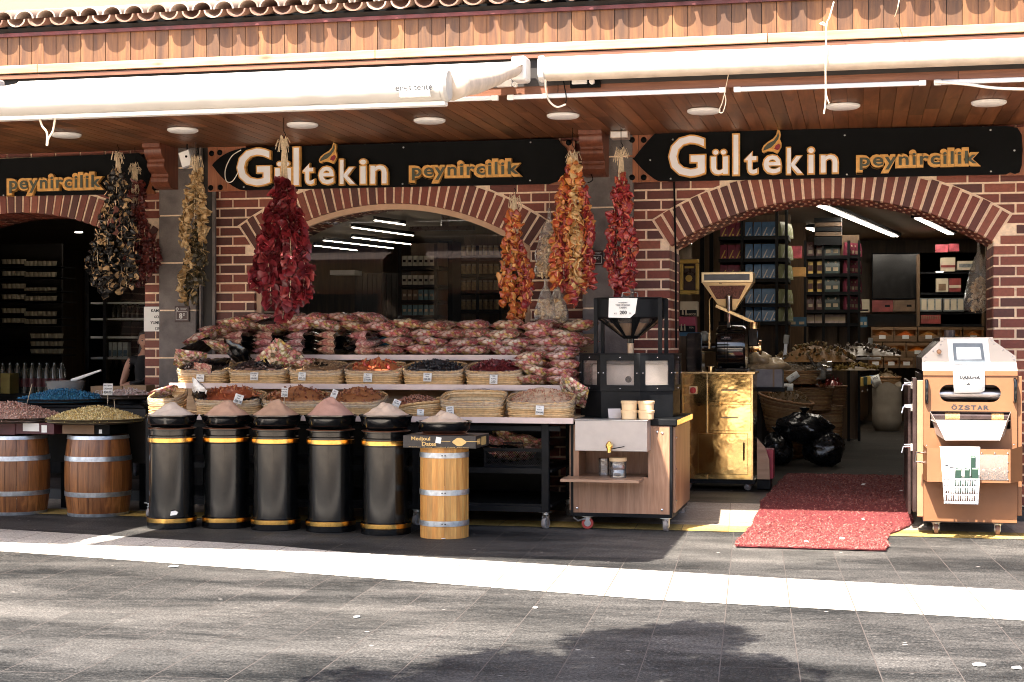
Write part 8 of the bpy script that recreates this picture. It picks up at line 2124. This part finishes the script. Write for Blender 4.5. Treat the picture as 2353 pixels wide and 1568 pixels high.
m = MB(); m.box(x0 - .1, x1 + .03, 3.5, 4.1, c.z - .05, c.z - .002); m.box(x0 - .1, x0 - .02, 3.7, 4.0, .112, c.z - .05); tag(m.build('stand', BLKMET, None, loc=c, smooth=False), 'dark stand carrying the grey white carton', 'stand')
LOAF = plain('bagged_bread', (.42, .30, .17), .5, 0, .35, 9, .5, 30, coat=.6)
for k, (px, py, s) in enumerate(((1748, 826, .12), (1770, 842, .15), (1790, 840, .10), (1745, 843, .11))):
    p = at(px, py, 3.75); m = MB(); m.blob(p, (s * 1.25, s, s * .7), 14, 9, jit=.25); tag(m.build('bagged_loaf', LOAF, None, loc=p, ang=180), 'bagged tan loaf on the grey white carton, ' + ['highest one', 'largest one in the middle', 'rightmost one', 'low one at the left'][k], 'bread', 'bagged loaves')
# scale, scoop jug
for (px, yt, yb, Y, l) in ((1802, 770, 838, 6.4, 'grey scale pole with display left on the counter'), (1995, 777, 822, 9.0, 'grey scale pole with display further back')):
    p = at(px, yb, Y); q = at(px + 4, yt + 20, Y); T = thing('scale', l, 'scale', p); m = MB(); m.bar(p, q, .05, .04); m.build('pole', STEEL, T, smooth=False); m = MB(); r_ = at(px + 6, yt, Y); m.bar(q, r_, .12, .07); m.build('display', plain('scale_grey', (.30, .30, .29), .5), T, smooth=False, bevel=.008); m = MB(); m.box(p.x - .18, p.x + .18, Y - .15, Y + .15, p.z - .03, p.z); m.build('pan', STEEL, T, smooth=False)
p = at(1858, 872, 6.15); T = thing('cash_register', 'grey sloped scale keyboard on the counter edge', 'scale', p); m = MB(); m.prism([(6.15, p.z), (6.55, p.z), (6.55, p.z + .22), (6.45, p.z + .22)], p.x - .15, p.x + .22, 'X'); m.build('body', plain('scale_grey', (.30, .30, .29), .5), T, smooth=False, bevel=.006); m = MB(); m.obox((p.x + .03, 6.29, p.z + .11), (.26, .30, .004), Euler((R(36), 0, 0))); m.build('keypad', CRB, T, smooth=False)
p = at(1891, 850, 6.2); T = thing('scoop', 'clear plastic scoop lying on the counter', 'scoop', p); m = MB(); m.lathe([(.02, -.1), (.09, -.08), (.13, .0), (.12, .12)], p, 20, 'X', caps=False); m.build('bowl', JAR, T); m = MB(); m.tube([p + Vector((-.1, 0, .05)), p + Vector((-.22, 0, .22))], .018, 8); m.build('handle', JAR, T)
# deep wicker baskets, sack, black bags
def deep(px0, px1, yr, Y, hgt, label, mt, tp, sz, l2, cat, flare=.25, e=2.3, tilt=0.0):
    x0, x1 = wx(px0, Y), wx(px1, Y); rx = (x1 - x0) / 2; zr = wz((px0 + px1) / 2, yr, Y); c = Vector(((x0 + x1) / 2, Y + rx * .8, zr - hgt))
    basket(label, c, rx, rx * .8, hgt, e, flare, WICKD, False, (lambda t: -tilt * math.cos(t) + tilt * .4 * math.sin(t)) if tilt else None, rows=int(hgt / .022), rimr=.018)
    heap(cat.replace(' ', '_'), l2, cat, c + Vector((0, 0, hgt - .03)), rx * .94, rx * .76, .15, mt, bt, tp, sz, 1.3, 2.2)
deep(1741, 1868, 918, 5.2, .42, 'wide flared wicker basket with slanting rim, nearest in the doorway', isl('brown_leaves', [(.16, .09, .03), (.22, .13, .05), (.11, .06, .02)], .7), TCF, .035, 'brown dried leaves in the slanting wicker basket', 'dried leaves', .3, 2.3, .07)
deep(1800, 1914, 893, 6.3, .30, 'middle wicker basket of orange fruit in the doorway', isl('rust_fruit', [(.36, .09, .02), (.44, .14, .03), (.28, .06, .015)], .4, coat=.3), TCF, .06, 'rust orange dried fruit heaped in the middle wicker basket', 'dried fruit', .12)
deep(1880, 1945, 889, 7.3, .30, 'small wicker basket of dark red fruit furthest right of the three', isl('dark_red_fruit', [(.22, .012, .015), (.30, .02, .02), (.15, .01, .012)], .3, coat=.5), TCF, .05, 'shiny dark red dried fruit in the right wicker basket', 'dried fruit', .1)
x0, x1 = wx(1848, 6.2), wx(1936, 7.0); rx = (x1 - x0) / 2; basket('tall upright wicker hamper carrying the orange fruit basket', ((x0 + x1) / 2, 6.9, .11), rx, rx * .8, wz(1880, 936, 6.3) - .12, 2.6, .05, WICKD, False, rows=30)
x0, x1 = wx(1764, 5.5), wx(1845, 5.5); rx = (x1 - x0) / 2; basket('lower wicker hamper under the slanting basket', ((x0 + x1) / 2, 5.75, .11), rx, rx * .8, wz(1800, 951, 5.4) - .12, 2.6, .05, WICKD, False, rows=24)
price_card('price card in the slanting wicker basket', at(1808, 890, 5.1), .16, .09, ['Ihlamur', '300'], 0, 0, 0)
price_card('tilted price card above the orange fruit basket', at(1822, 867, 6.0), .17, .09, ['Kayisi', '220'], 0, 0, R(-35))
SACKM = plain('sack_cloth', (.36, .31, .25), .9, 0, .12, 6, .6, 60)
Ys = 12.6; x0, x1 = wx(2004, Ys), wx(2072, Ys); c = Vector(((x0 + x1) / 2, Ys, .11)); rs = (x1 - x0) / 2; hs = wz(2035, 884, Ys) - .11
def sackshape(c, r, h, seed): 
    m = MB(); n = 32; rings = 22; vs = []; fs = []
    for j in range(rings + 1):
        s = j / rings; rr3 = r * (1 - .25 * (1 - min(1, s * 5)) ** 2) * (1 + .008 * math.sin(s * 30 + seed))
        for i in range(n): a = 2 * PI * i / n; nn = 1 + .05 * noise.noise(Vector((math.cos(a) * 2, math.sin(a) * 2, s * 4 + seed))); vs.append((math.cos(a) * rr3 * nn, math.sin(a) * rr3 * nn, h * s + (.05 * math.sin(a * 3) if j == rings else 0)))
    for j in range(rings):
        for i in range(n): p = j * n + i; q = j * n + (i + 1) % n; fs.append((p, q, q + n, p + n))
    m.add(vs, fs); m.lathe([(r * .95, h * .93), (0, h * .97)], (0, 0, 0), 20, caps=False); return m
o = sackshape(c, rs, hs, 1).build('sack', SACKM, None, loc=(0, 0, 0), ang=180, local=True); o.location = c; tag(o, 'tall full pale cloth sack standing deep in the doorway', 'sack')
deep(2004, 2070, 868, 13.2, .3, 'flat wicker basket of dark goods behind the cloth sack', isl('dark_herbs', [(.09, .06, .02), (.14, .09, .04)], .6), TCF, .06, 'dark dried herbs behind the cloth sack', 'herbs', .1)
price_card('white price card stuck beside the cloth sack', at(2014, 876, 12.4), .14, .2, ['380'], 0, 0, R(-20))
BINL = plain('bin_liner', (.006, .0065, .008), .25, 0, .3, 6, 1.0, 9, coat=.15)
for (a, b, yt, yb, Y, l, s) in ((1750, 1822, 996, 1071, 4.5, 'left full black refuse bag on the shop floor', 1), (1850, 1938, 994, 1070, 4.5, 'right full black refuse bag on the shop floor', 2), (1786, 1912, 952, 1018, 4.6, 'tied black refuse bag lying on top of the two others', 3)):
    p = at((a + b) / 2, (yt + yb) / 2, Y); s_ = (DC + Y) / FPX; hw, hh = (b - a) / 2 * s_, (yb - yt) / 2 * s_; sd = Vector((s * 9, 0, 0))
    m = MB(); nu, nv = 44, 26; vs = []; fs = []
    for j in range(nv + 1):
        ph = PI * j / nv - PI / 2
        for i in range(nu):
            th = 2 * PI * i / nu; d = Vector((math.cos(th) * math.cos(ph), math.sin(th) * math.cos(ph), math.sin(ph))); k_ = 1 + .20 * noise.noise(d * 1.6 + sd) + .12 * abs(noise.noise(d * 5 + sd)) + (.05 * math.sin(th * 11 + 3 * noise.noise(d * 3)) * max(0, d.z))
            vs.append((p.x + d.x * hw * k_, p.y + d.y * hw * .85 * k_, max(.112 if s < 3 else 0, p.z + d.z * hh * k_)))
    for j in range(nv):
        for i in range(nu): x = j * nu + i; y = j * nu + (i + 1) % nu; fs.append((x, y, y + nu, x + nu))
    m.add(vs, fs); T = thing('refuse_bag', l, 'refuse bag', (p.x, p.y, .11), 0, 'black refuse bags inside the doorway'); m.build('bag', BINL, T, ang=180)
    m = MB(); m.lathe([(.03, 0), (.02, .03), (.07, .09), (.05, .08)], (p.x, p.y - .05, p.z + hh * .93), 12, caps=False); m.build('knot', BINL, T)
for k, (px, py) in enumerate(((2238, 560), (2258, 590))):
    pass
hang_bag('clear bag of packets hanging at the right edge of the doorway', 2249, 555, 718, 30, 1.2, .45); hang_bag('second clear bag hanging just right behind the first', 2264, 590, 712, 18, 1.5, .4)
# ---- left arch: tub shelves, fridge
YL = 4.0; s_ = (DC + YL) / FPX
T = thing('tub_shelf', 'dark wall shelf of small white tubs inside the left arch', 'shelf', at(60, 800, YL))
tubs_rows = [(607, 0, 49), (611, 51, 128), (634, 0, 49), (636, 51, 128), (657 + 6, 0, 49), (672, 51, 128), (688, 0, 49), (691, 51, 128), (720, 0, 49), (727, 51, 128), (742, 0, 49), (745, 51, 128), (778, 66, 135), (796, 66, 135), (813, 66, 135)]
for y in (612, 637, 668, 692, 728, 746, 779, 797, 815): m = MB(); pbox(m, -60, 140, y, y + 4, YL, .4); m.build('shelf', BLKMET, T, smooth=False)
m = MB(); pbox(m, -60, 142, 560, 960, YL + .41, .04); m.build('back', DARKW, T, smooth=False)
TUBW = plain('tub_white', (.42, .38, .28), .5, 0, .1); tub0 = None; nt_ = 0
for r_, (y, a, b) in enumerate(tubs_rows):
    x = a + 6; c_ = 0
    while x < b:
        p = at(x, y, YL + .02); loc = (p.x, YL + .08, p.z + .002); c_ += 1
        lab = 'small white lidded tub, %s from the left in its part of a shelf row inside the left arch' % ORD[min(c_ - 1, 17)]
        if tub0 is None:
            tub0 = thing('small_tub', 'small white lidded tub among identical ones on the dark shelf in the left arch', 'tub', (0, 0, 0), 0, 'white tubs on the shelf in the left arch')
            m = MB(); m.lathe([(.034, 0), (.042, .05)], (0, 0, 0), 12); m.build('cup', TUBW, tub0, local=True); m = MB(); m.lathe([(.045, .05), (.045, .062), (0, .063)], (0, 0, 0), 12); m.build('lid', TUBW, tub0, local=True); tub0.location = loc
        else: dup(tub0, loc)
        x += 10.2
Yf_ = 3.0; p = at(270, 830, Yf_); T = thing('fridge', 'glass fronted drinks fridge with lit shelf edges behind the woman in the left arch', 'fridge', (p.x, Yf_, .11))
m = MB(); pbox(m, 196, 204, 600, 900, Yf_, .7); pbox(m, 236, 243, 600, 900, Yf_, .7); pbox(m, 336, 345, 600, 900, Yf_, .7); pbox(m, 196, 345, 590, 600, Yf_, .7); pbox(m, 196, 345, 600, 900, Yf_ + .7, .03); m.build('cabinet', BLKMET, T, smooth=False)
for y in (694, 731, 773, 821): m = MB(); pbox(m, 205, 336, y, y + 5, Yf_ + .05, .6); m.build('shelf', plain('shelf_edge_grey', (.55, .58, .58), .3, .2), T, smooth=False)
m = MB(); pbox(m, 244, 336, 600, 900, Yf_ - .01, .005); m.build('glass_door', GLASS, T, smooth=False)
DAI = plain('dairy_carton', (.42, .46, .44), .5); BOT = plain('dark_bottle', (.03, .035, .03), .2, 0, .2, coat=1)
for k in range(4):
    carton(247 + k * 12, 257 + k * 12, 787, 820, Yf_ + .08, DAI, 'blue and white milk carton, %s from the left in the fridge' % ORD[k], 'milk carton', [(.1, .9, .05, .45)], BLB, .1, 'milk cartons in the fridge')
for k in range(7):
    p = at(250 + k * 11, 730, Yf_ + .15); m = MB(); m.lathe([(.03, 0), (.032, .1), (.014, .14), (.014, .17), (0, .171)], p, 12); tag(m.build('bottle', BOT, None, loc=p), 'small dark bottle, %s from the left on the second fridge shelf' % ORD[k], 'bottle', 'bottles in the fridge')
for k in range(9):
    p = at(6 + k * 17, 905, 1.6); m = MB(); m.lathe([(.05, 0), (.052, .26), (.02, .33), (.02, .36), (0, .361)], p, 14); T = thing('syrup_bottle', 'tall dark bottle, %s from the left in the row behind the blue nuts' % ORD[k], 'bottle', p, 0, 'tall dark bottles in the left arch'); m.build('bottle', BOT, T); m = MB(); m.lathe([(.053, .08), (.053, .18)], p, 14, caps=False); m.build('label', DRED, T)
m = MB(); pbox(m, -40, 170, 906, 912, 1.45, .5); m.box(wx(-40, 1.5), wx(170, 1.5), 1.5, 1.95, .11, at(0, 912, 1.5).z); tag(m.build('low_shelf', BLKMET, None, loc=at(60, 912, 1.5), smooth=False), 'dark low shelf carrying the tall bottles in the left arch', 'shelf')
cbox(1 , 22, 858, 905, 1.3, .2, plain('olive_tin', (.16, .13, .03), .4, .3), 'olive green tin at the left edge in front of the bottles')
# ---- behind the window: racks of boxes, jars
YR = 6.2; s_ = (DC + YR) / FPX
ysR = [542 + 0, 612, 656, 691, 727]
rack('black rack of pale and blue boxes behind the window glass', 920, 1008, [612, 655, 690, 725], YR, .5, (919, 1002), top=560)
PB = plain('pale_printed_box', (.62, .60, .50), .5, 0, .2, 20); TB_ = plain('teal_tin', (.06, .20, .26), .35)
for r_, (y, mt, h) in enumerate(((612, PB, 24), (655, PB, 22), (690, None, 24), (725, TB_, 24))):
    for k in range(6):
        px = 924 + k * 12.5; carton(px, px + 10.5, y - h, y - .5, YR + .02, mt or (BRB if k < 3 else TB_), '%s box, %s from left in the %s row behind the window' % (('pale' if mt is PB else 'small dark'), ORD[k], RW[r_]), 'box', [(.2, .8, .35, .6)], BLKMET if mt is PB else CRB, .12, 'boxes on the rack behind the window')
YQ = 7.5
rack('wide black rack of jars at the right behind the window', 1045, 1152, [588, 630, 668, 712], YQ, .5, (1044, 1098, 1150), top=565)
JG = plain('jar_contents_tan', (.42, .30, .15), .3, 0, .4, 30, coat=1)
for r_, y in enumerate((588, 630, 668, 712)):
    for k in range(8):
        p = at(1052 + k * 12.6, y, YQ + .1); T = thing('jar', 'tan filled jar, %s from left in the %s row right behind the window' % (ORD[k], RW[r_]), 'jar', p, 0, 'jars on the rack behind the window'); m = MB(); m.lathe([(.036, 0), (.038, .004), (.038, .11), (.03, .125)], p, 12); m.build('glass', JG, T); m = MB(); m.lathe([(.034, .1255), (.034, .15), (0, .151)], p, 12); m.build('lid', CRB, T)
T = thing('pillar', 'black pillar with shelves of small dark packs between the racks behind the window', 'pillar', at(1025, 700, 6.8)); m = MB(); pbox(m, 1008, 1040, 553, 760, 6.8, .5); m.build('core', BLKMET, T, smooth=False)
m = MB()
for y in (575, 607, 640, 673, 705): pbox(m, 1008, 1018, y - 14, y, 6.78, .02)
m.build('yellow_packs', GLD, T, smooth=False)
T = thing('ceiling_fan', 'dark ceiling fixture hanging over the racks behind the window', 'ceiling fixture', at(1023, 500, 6)); m = MB(); p = at(1023, 520, 6); m.cyl((p.x, 6, ZC), (p.x, 6, p.z), .06, n=10); m.box(p.x - .5, p.x + .4, 5.95, 6.1, p.z - .06, p.z); m.build('body', BRN, T, smooth=False)
m = MB(); pbox(m, 758, 815, 621, 632, 4.5, .3); tag(m.build('light_box', plain('pale_box', (.5, .52, .52), .4), None, loc=at(780, 632, 4.5), smooth=False), 'pale glowing freezer lid seen through the window at the left', 'freezer')
m = MB(); pbox(m, 815, 1005, 626, 760, 8.5, .3)
for k in range(16): pbox(m, 820 + k * 11, 822 + k * 11, 630, 760, 8.49, .01)
tag(m.build('shutter_cabinet', DARKW, None, loc=at(900, 760, 8.5), smooth=False), 'dark slatted cabinet behind the window', 'cabinet')

# ================================================================ PEOPLE
SKIN = plain('skin', (.42, .22, .15), .5, 0, .08, 12, .1, 120)
HAIRD = plain('dark_hair', (.018, .012, .010), .45, 0, .4, 60, .5, 150); HAIRB = plain('brown_hair', (.055, .025, .015), .5, 0, .4, 60, .5, 150)
def person(label, loc, rz, H, top, legs, hair, arms, lean=0.0, cap=None, glasses=False, mask=False, turn=0.0, longhair=True):
    """one continuous skinned body; arms: elbow and wrist offsets from each shoulder"""
    T = thing('person', label, 'person', loc, rz); k = H / 1.65
    V_ = [(0, 0, .92), (0, 0, 1.06), (0, -lean * .5, 1.22), (0, -lean, 1.34), (0, -lean, 1.42), (0, -lean - .01, 1.50)]; E = [(0, 1), (1, 2), (2, 3), (3, 4), (4, 5)]; Rr = [(.155, .11), (.12, .085), (.14, .10), (.13, .085), (.052, .055), (.05, .055)]
    for sx in (-1, 1):
        b = len(V_); V_ += [(sx * .09, 0, .86), (sx * .10, -.01, .48), (sx * .10, .02, .09), (sx * .105, -.10, .04)]; Rr += [(.095, .09), (.06, .06), (.04, .04), (.035, .028)]; E += [(0, b), (b, b + 1), (b + 1, b + 2), (b + 2, b + 3)]
        sh = Vector((sx * .165, -lean, 1.35)); el, wr = arms[0 if sx < 0 else 1]; b = len(V_); el = sh + Vector(el); wr = el + Vector(wr)
        hd = (wr - el).normalized(); pl = wr + hd * .08
        V_ += [tuple(sh), tuple((sh + el) / 2), tuple(el), tuple(wr), tuple(pl)]; Rr += [(.058, .055), (.046, .046), (.038, .038), (.026, .022), (.034, .014)]; E += [(3, b), (b, b + 1), (b + 1, b + 2), (b + 2, b + 3), (b + 3, b + 4)]
        side = hd.cross(Vector((0, 0, 1))).normalized(); dn = hd.cross(side).normalized()
        for f in range(5):
            o_ = (f - 1.5) * .019 if f < 4 else -sx * .034; L = (.052, .06, .056, .044, .05)[f]; base = pl + side * o_ + (hd * .012 if f < 4 else -hd * .05)
            dirf = hd if f < 4 else (hd + side * (-sx) * .8).normalized(); kk = base + dirf * L * .6; tip = kk + (dirf * .7 + dn * .6).normalized() * L * .55
            b2 = len(V_); V_ += [tuple(base), tuple(kk), tuple(tip)]; Rr += [(.009, .009), (.008, .008), (.0065, .0065)]; E += [(b + 4, b2), (b2, b2 + 1), (b2 + 1, b2 + 2)]
    me = bpy.data.meshes.new('body'); me.from_pydata([tuple(c * k for c in v) for v in V_], E, []); o = bpy.data.objects.new('body', me); COL.objects.link(o)
    md = o.modifiers.new('skin', 'SKIN'); sv = me.skin_vertices if me.skin_vertices else None
    if not sv: me.skin_vertices_ensure() if hasattr(me, 'skin_vertices_ensure') else None
    for i, r in enumerate(Rr):
        try: me.skin_vertices[0].data[i].radius = (r[0] * k, r[1] * k); me.skin_vertices[0].data[i].use_root = i == 0
        except Exception: pass
    sb = o.modifiers.new('sub', 'SUBSURF'); sb.levels = 2; sb.render_levels = 2
    dg = bpy.context.evaluated_depsgraph_get(); dg.update(); em = bpy.data.meshes.new_from_object(o.evaluated_get(dg)); bpy.data.objects.remove(o)
    m = MB(); m.add([v.co.copy() for v in em.vertices], [tuple(p.vertices) for p in em.polygons])
    fm = []
    for p in em.polygons:
        z = p.center.z / k; ax = abs(p.center.x) / k
        fm.append(2 if z < .93 and ax < .2 else (1 if (z < 1.40 and ax < .175) else 0))
    m.m = fm
    # head: sculpted ellipsoid joined into the same mesh
    hc = Vector((0, -lean - .02, 1.565)) * k; q = Matrix.Rotation(turn, 3, 'Z'); nu, nv = 32, 24; vs = []; fs = []
    for j in range(nv + 1):
        ph = PI * j / nv - PI / 2
        for i in range(nu):
            th = 2 * PI * i / nu; d = Vector((math.cos(th) * math.cos(ph), math.sin(th) * math.cos(ph), math.sin(ph))); p = Vector((d.x * .074, d.y * .094, d.z * .115))
            if d.z < 0: p.x *= 1 + .32 * d.z; p.y *= 1 + .18 * d.z
            fr_ = max(0, -d.y); g = lambda u, v, su, sv_: math.exp(-((d.x - u) / su) ** 2 - ((d.z - v) / sv_) ** 2) * fr_
            p.y -= .020 * g(0, -.18, .12, .16) + .010 * g(0, -.02, .10, .2) + .006 * g(0, -.55, .3, .12) + .010 * g(0, -.85, .3, .2) + .004 * g(0, .22, .6, .1); p.y += .010 * (g(-.38, .02, .18, .12) + g(.38, .02, .18, .12)) + .004 * g(0, -.47, .3, .04)
            p.x += (.012 if d.x > 0 else -.012) * math.exp(-((d.z + .05) / .22) ** 2 - (d.y / .16) ** 2) * (abs(d.x) > .85)
            vs.append(hc + q @ (p * k))
    for j in range(nv):
        for i in range(nu): a = j * nu + i; b = j * nu + (i + 1) % nu; fs.append((a, b, b + nu, a + nu))
    m.add(vs, fs, 0)
    for sx in (-1, 1):
        m.blob(hc + q @ (Vector((sx * .031, -.080, .004)) * k), (.012 * k, .007 * k, .006 * k), 10, 6, mat=3); m.blob(hc + q @ (Vector((sx * .078, .005, -.008)) * k), (.008 * k, .018 * k, .028 * k), 8, 6, mat=0)
        m.blob(hc + q @ (Vector((sx * .032, -.086, .026)) * k), (.018 * k, .004 * k, .003 * k), 8, 4, mat=4)
    m.blob(hc + q @ (Vector((0, -.088, -.056)) * k), (.022 * k, .008 * k, .007 * k), 10, 5, mat=5)
    m.build('body', [SKIN, top, legs, INK, hair, LRED], T, local=True, ang=180)
    m = MB(); m.blob(hc + q @ (Vector((0, .012, .022)) * k), (.086 * k, .100 * k, .112 * k), 24, 16, jit=.04, fn=lambda p: p if (p.y > -.045 * k or p.z > .05 * k) else Vector((p.x * .8, p.y * .55, p.z)))
    if longhair: m.blob(hc + q @ (Vector((0, .075, -.10)) * k), (.08 * k, .05 * k, .17 * k), 18, 14, jit=.08)
    m.build('hair', hair, T, local=True, ang=180)
    if cap:
        m = MB(); m.blob(hc + Vector((0, .005, .04)) * k, (.095 * k, .11 * k, .10 * k), 20, 12, fn=lambda p: Vector((p.x, p.y, max(p.z, -.01)))); m.build('cap', cap, T, local=True, ang=60)
    if glasses or mask:
        m = MB()
        for sx in (-1, 1): m.tube([hc + q @ (Vector((sx * .032 + .022 * math.cos(a), -.098, .002 + .018 * math.sin(a))) * k) for a in [2 * PI * i / 14 for i in range(14)]], .0022, 5, closed=True); m.bar(hc + q @ (Vector((sx * .055, -.095, .004)) * k), hc + q @ (Vector((sx * .082, .0, .004)) * k), .003)
        m.build('glasses', BLKMET, T, local=True)
    m = MB(); m.tube([(0, -lean * .9, 1.0 * k), (0, -lean * .9, 1.06 * k)], [.165 * k, .16 * k], 20); m.build('belt', legs, T, local=True)
    return T
TOPB = plain('black_top', (.012, .012, .014), .8, 0, .2, 20); TRO = plain('dark_trousers', (.02, .022, .03), .8); SHB = plain('shirt_dark_red', (.10, .02, .03), .8, 0, .3, 20)
p = at(334, 800, 1.15); person('woman in a sleeveless black top half hidden by the brick pillar, forearm bent forward', (p.x, 1.15, .11), R(25), 1.60, TOPB, TRO, HAIRD, (((-.10, .02, -.30), (.22, -.12, .06)), ((.05, 0, -.28), (.02, -.2, .05))), .05)
p = at(948, 800, 1.6); person('woman with brown tied hair and glasses looking down behind the window', (p.x, 1.6, .11), R(18), 1.70, TOPB, TRO, HAIRB, (((-.05, -.02, -.28), (.05, -.2, -.02)), ((.05, -.02, -.28), (-.05, -.2, -.02))), .04, None, True, False, R(-15))
p = at(886, 800, 1.25); person('short person in a blue cap, only the cap showing above the candy pile', (p.x, 1.25, .11), R(0), 1.52, SHB, TRO, HAIRD, (((-.05, 0, -.28), (.02, -.15, -.05)), ((.05, 0, -.28), (-.02, -.15, -.05))), .02, plain('blue_cap', (.03, .16, .22), .7), False, False, 0, False)
p = at(826, 800, 2.2); person('dark haired person standing in the dark at the left behind the window', (p.x, 2.2, .11), R(-20), 1.76, TOPB, TRO, HAIRD, (((-.05, 0, -.28), (.02, -.15, -.05)), ((.05, 0, -.28), (-.02, -.15, -.05))), .02)

# ================================================================ ACROSS THE STREET (seen in reflections) AND THE TREE
OB = thing('opposite_building', 'plain cream building with a tiled eave across the street, seen only in reflections', 'building', (-4, -27, 0))
m = MB(); m.box(-34, 26, -30, -27, 0, 5.2); m.build('wall', plain('far_wall', (.22, .17, .12), .9), OB, smooth=False)
m = MB(); m.add([(-34, -25.6, 3.9), (26, -25.6, 3.9), (26, -27.4, 4.5), (-34, -27.4, 4.5), (-34, -25.6, 3.8), (26, -25.6, 3.8), (26, -27.4, 4.3), (-34, -27.4, 4.3)], [(0, 1, 2, 3), (4, 7, 6, 5), (0, 4, 5, 1), (1, 5, 6, 2), (3, 2, 6, 7), (0, 3, 7, 4)]); m.build('eave', CLAY, OB, smooth=False)
for k in range(11):
    x = -32 + k * 5.2; m = MB(); m.box(x, x + 3.2, -27.0, -26.97, .3, 3.0); F = m.build('shop_window', BLKGLOSS, OB, smooth=False); m = MB(); m.box(x - .1, x, -27, -26.93, .2, 3.1); m.box(x + 3.2, x + 3.3, -27, -26.93, .2, 3.1); m.box(x, x + 3.2, -27, -26.93, 3.0, 3.1); m.build('frame', BEAM, F)
BARK = plain('bark', (.10, .07, .05), .9, 0, .4, 14, .8, 30); LEAFM = isl('leaf', [(.05, .10, .02), (.07, .13, .03), (.04, .08, .018), (.09, .15, .04)], .5, .3, .2, 40)
T = thing('street_tree', 'street tree standing left of the camera whose crown shades the paving', 'tree', (-3.3, -12.3, 0))
random.seed(77)
SP = [(560, 1590), (750, 1548), (980, 1522), (1130, 1484), (1260, 1466), (1380, 1452), (1560, 1436), (1690, 1430), (1735, 1447), (1700, 1480), (1800, 1522), (1850, 1572), (1850, 1800), (480, 1800)]
def inpoly(x, y):
    r = False
    for (a, b), (c, d) in zip(SP, SP[1:] + SP[:1]):
        if (b > y) != (d > y) and x < (c - a) * (y - b) / (d - b) + a: r = not r
    return r
cl = []
while len(cl) < 150:
    x, y = rnd(480, 1860), 1430 + 370 * rnd(0, 1) ** 1.2
    if inpoly(x, y): g = atz(x, y + 16, 0); z = rnd(4.3, 5.5); cl.append(g + SUN * (z / SUN.z))
m = MB(); tr = [(-3.3, -12.3, 0), (-3.2, -12.2, 1.2), (-3.1, -12.1, 2.4), (-2.8, -11.8, 3.4), (-2.4, -11.3, 4.4)]; m.tube(tr, [.17, .14, .12, .10, .07], 12)
for e in sorted(cl, key=lambda v: v.y)[:110:6]:
    b0 = Vector(tr[3]) + (Vector(tr[4]) - Vector(tr[3])) * rnd(0, .9); m.tube([b0, (b0 + e) / 2 + Vector((0, 0, .15)), e], [.05, .03, .012], 7)
m.build('trunk', BARK, T)
m = MB()
for c in cl:
    for _ in range(270):
        d = Vector((rnd(-1, 1), rnd(-1, 1), rnd(-1, 1)));
        if d.length > 1: continue
        p = c + d * .30; q = Euler((rnd(0, 6.28), rnd(0, 6.28), rnd(0, 6.28))).to_matrix(); l, w = .065, .032
        m.add([p + q @ Vector(v) for v in ((-l, 0, 0), (0, -w, .01), (l, 0, 0), (0, w, .01))], [(0, 1, 2, 3)])
m.build('crown', LEAFM, T, smooth=False)
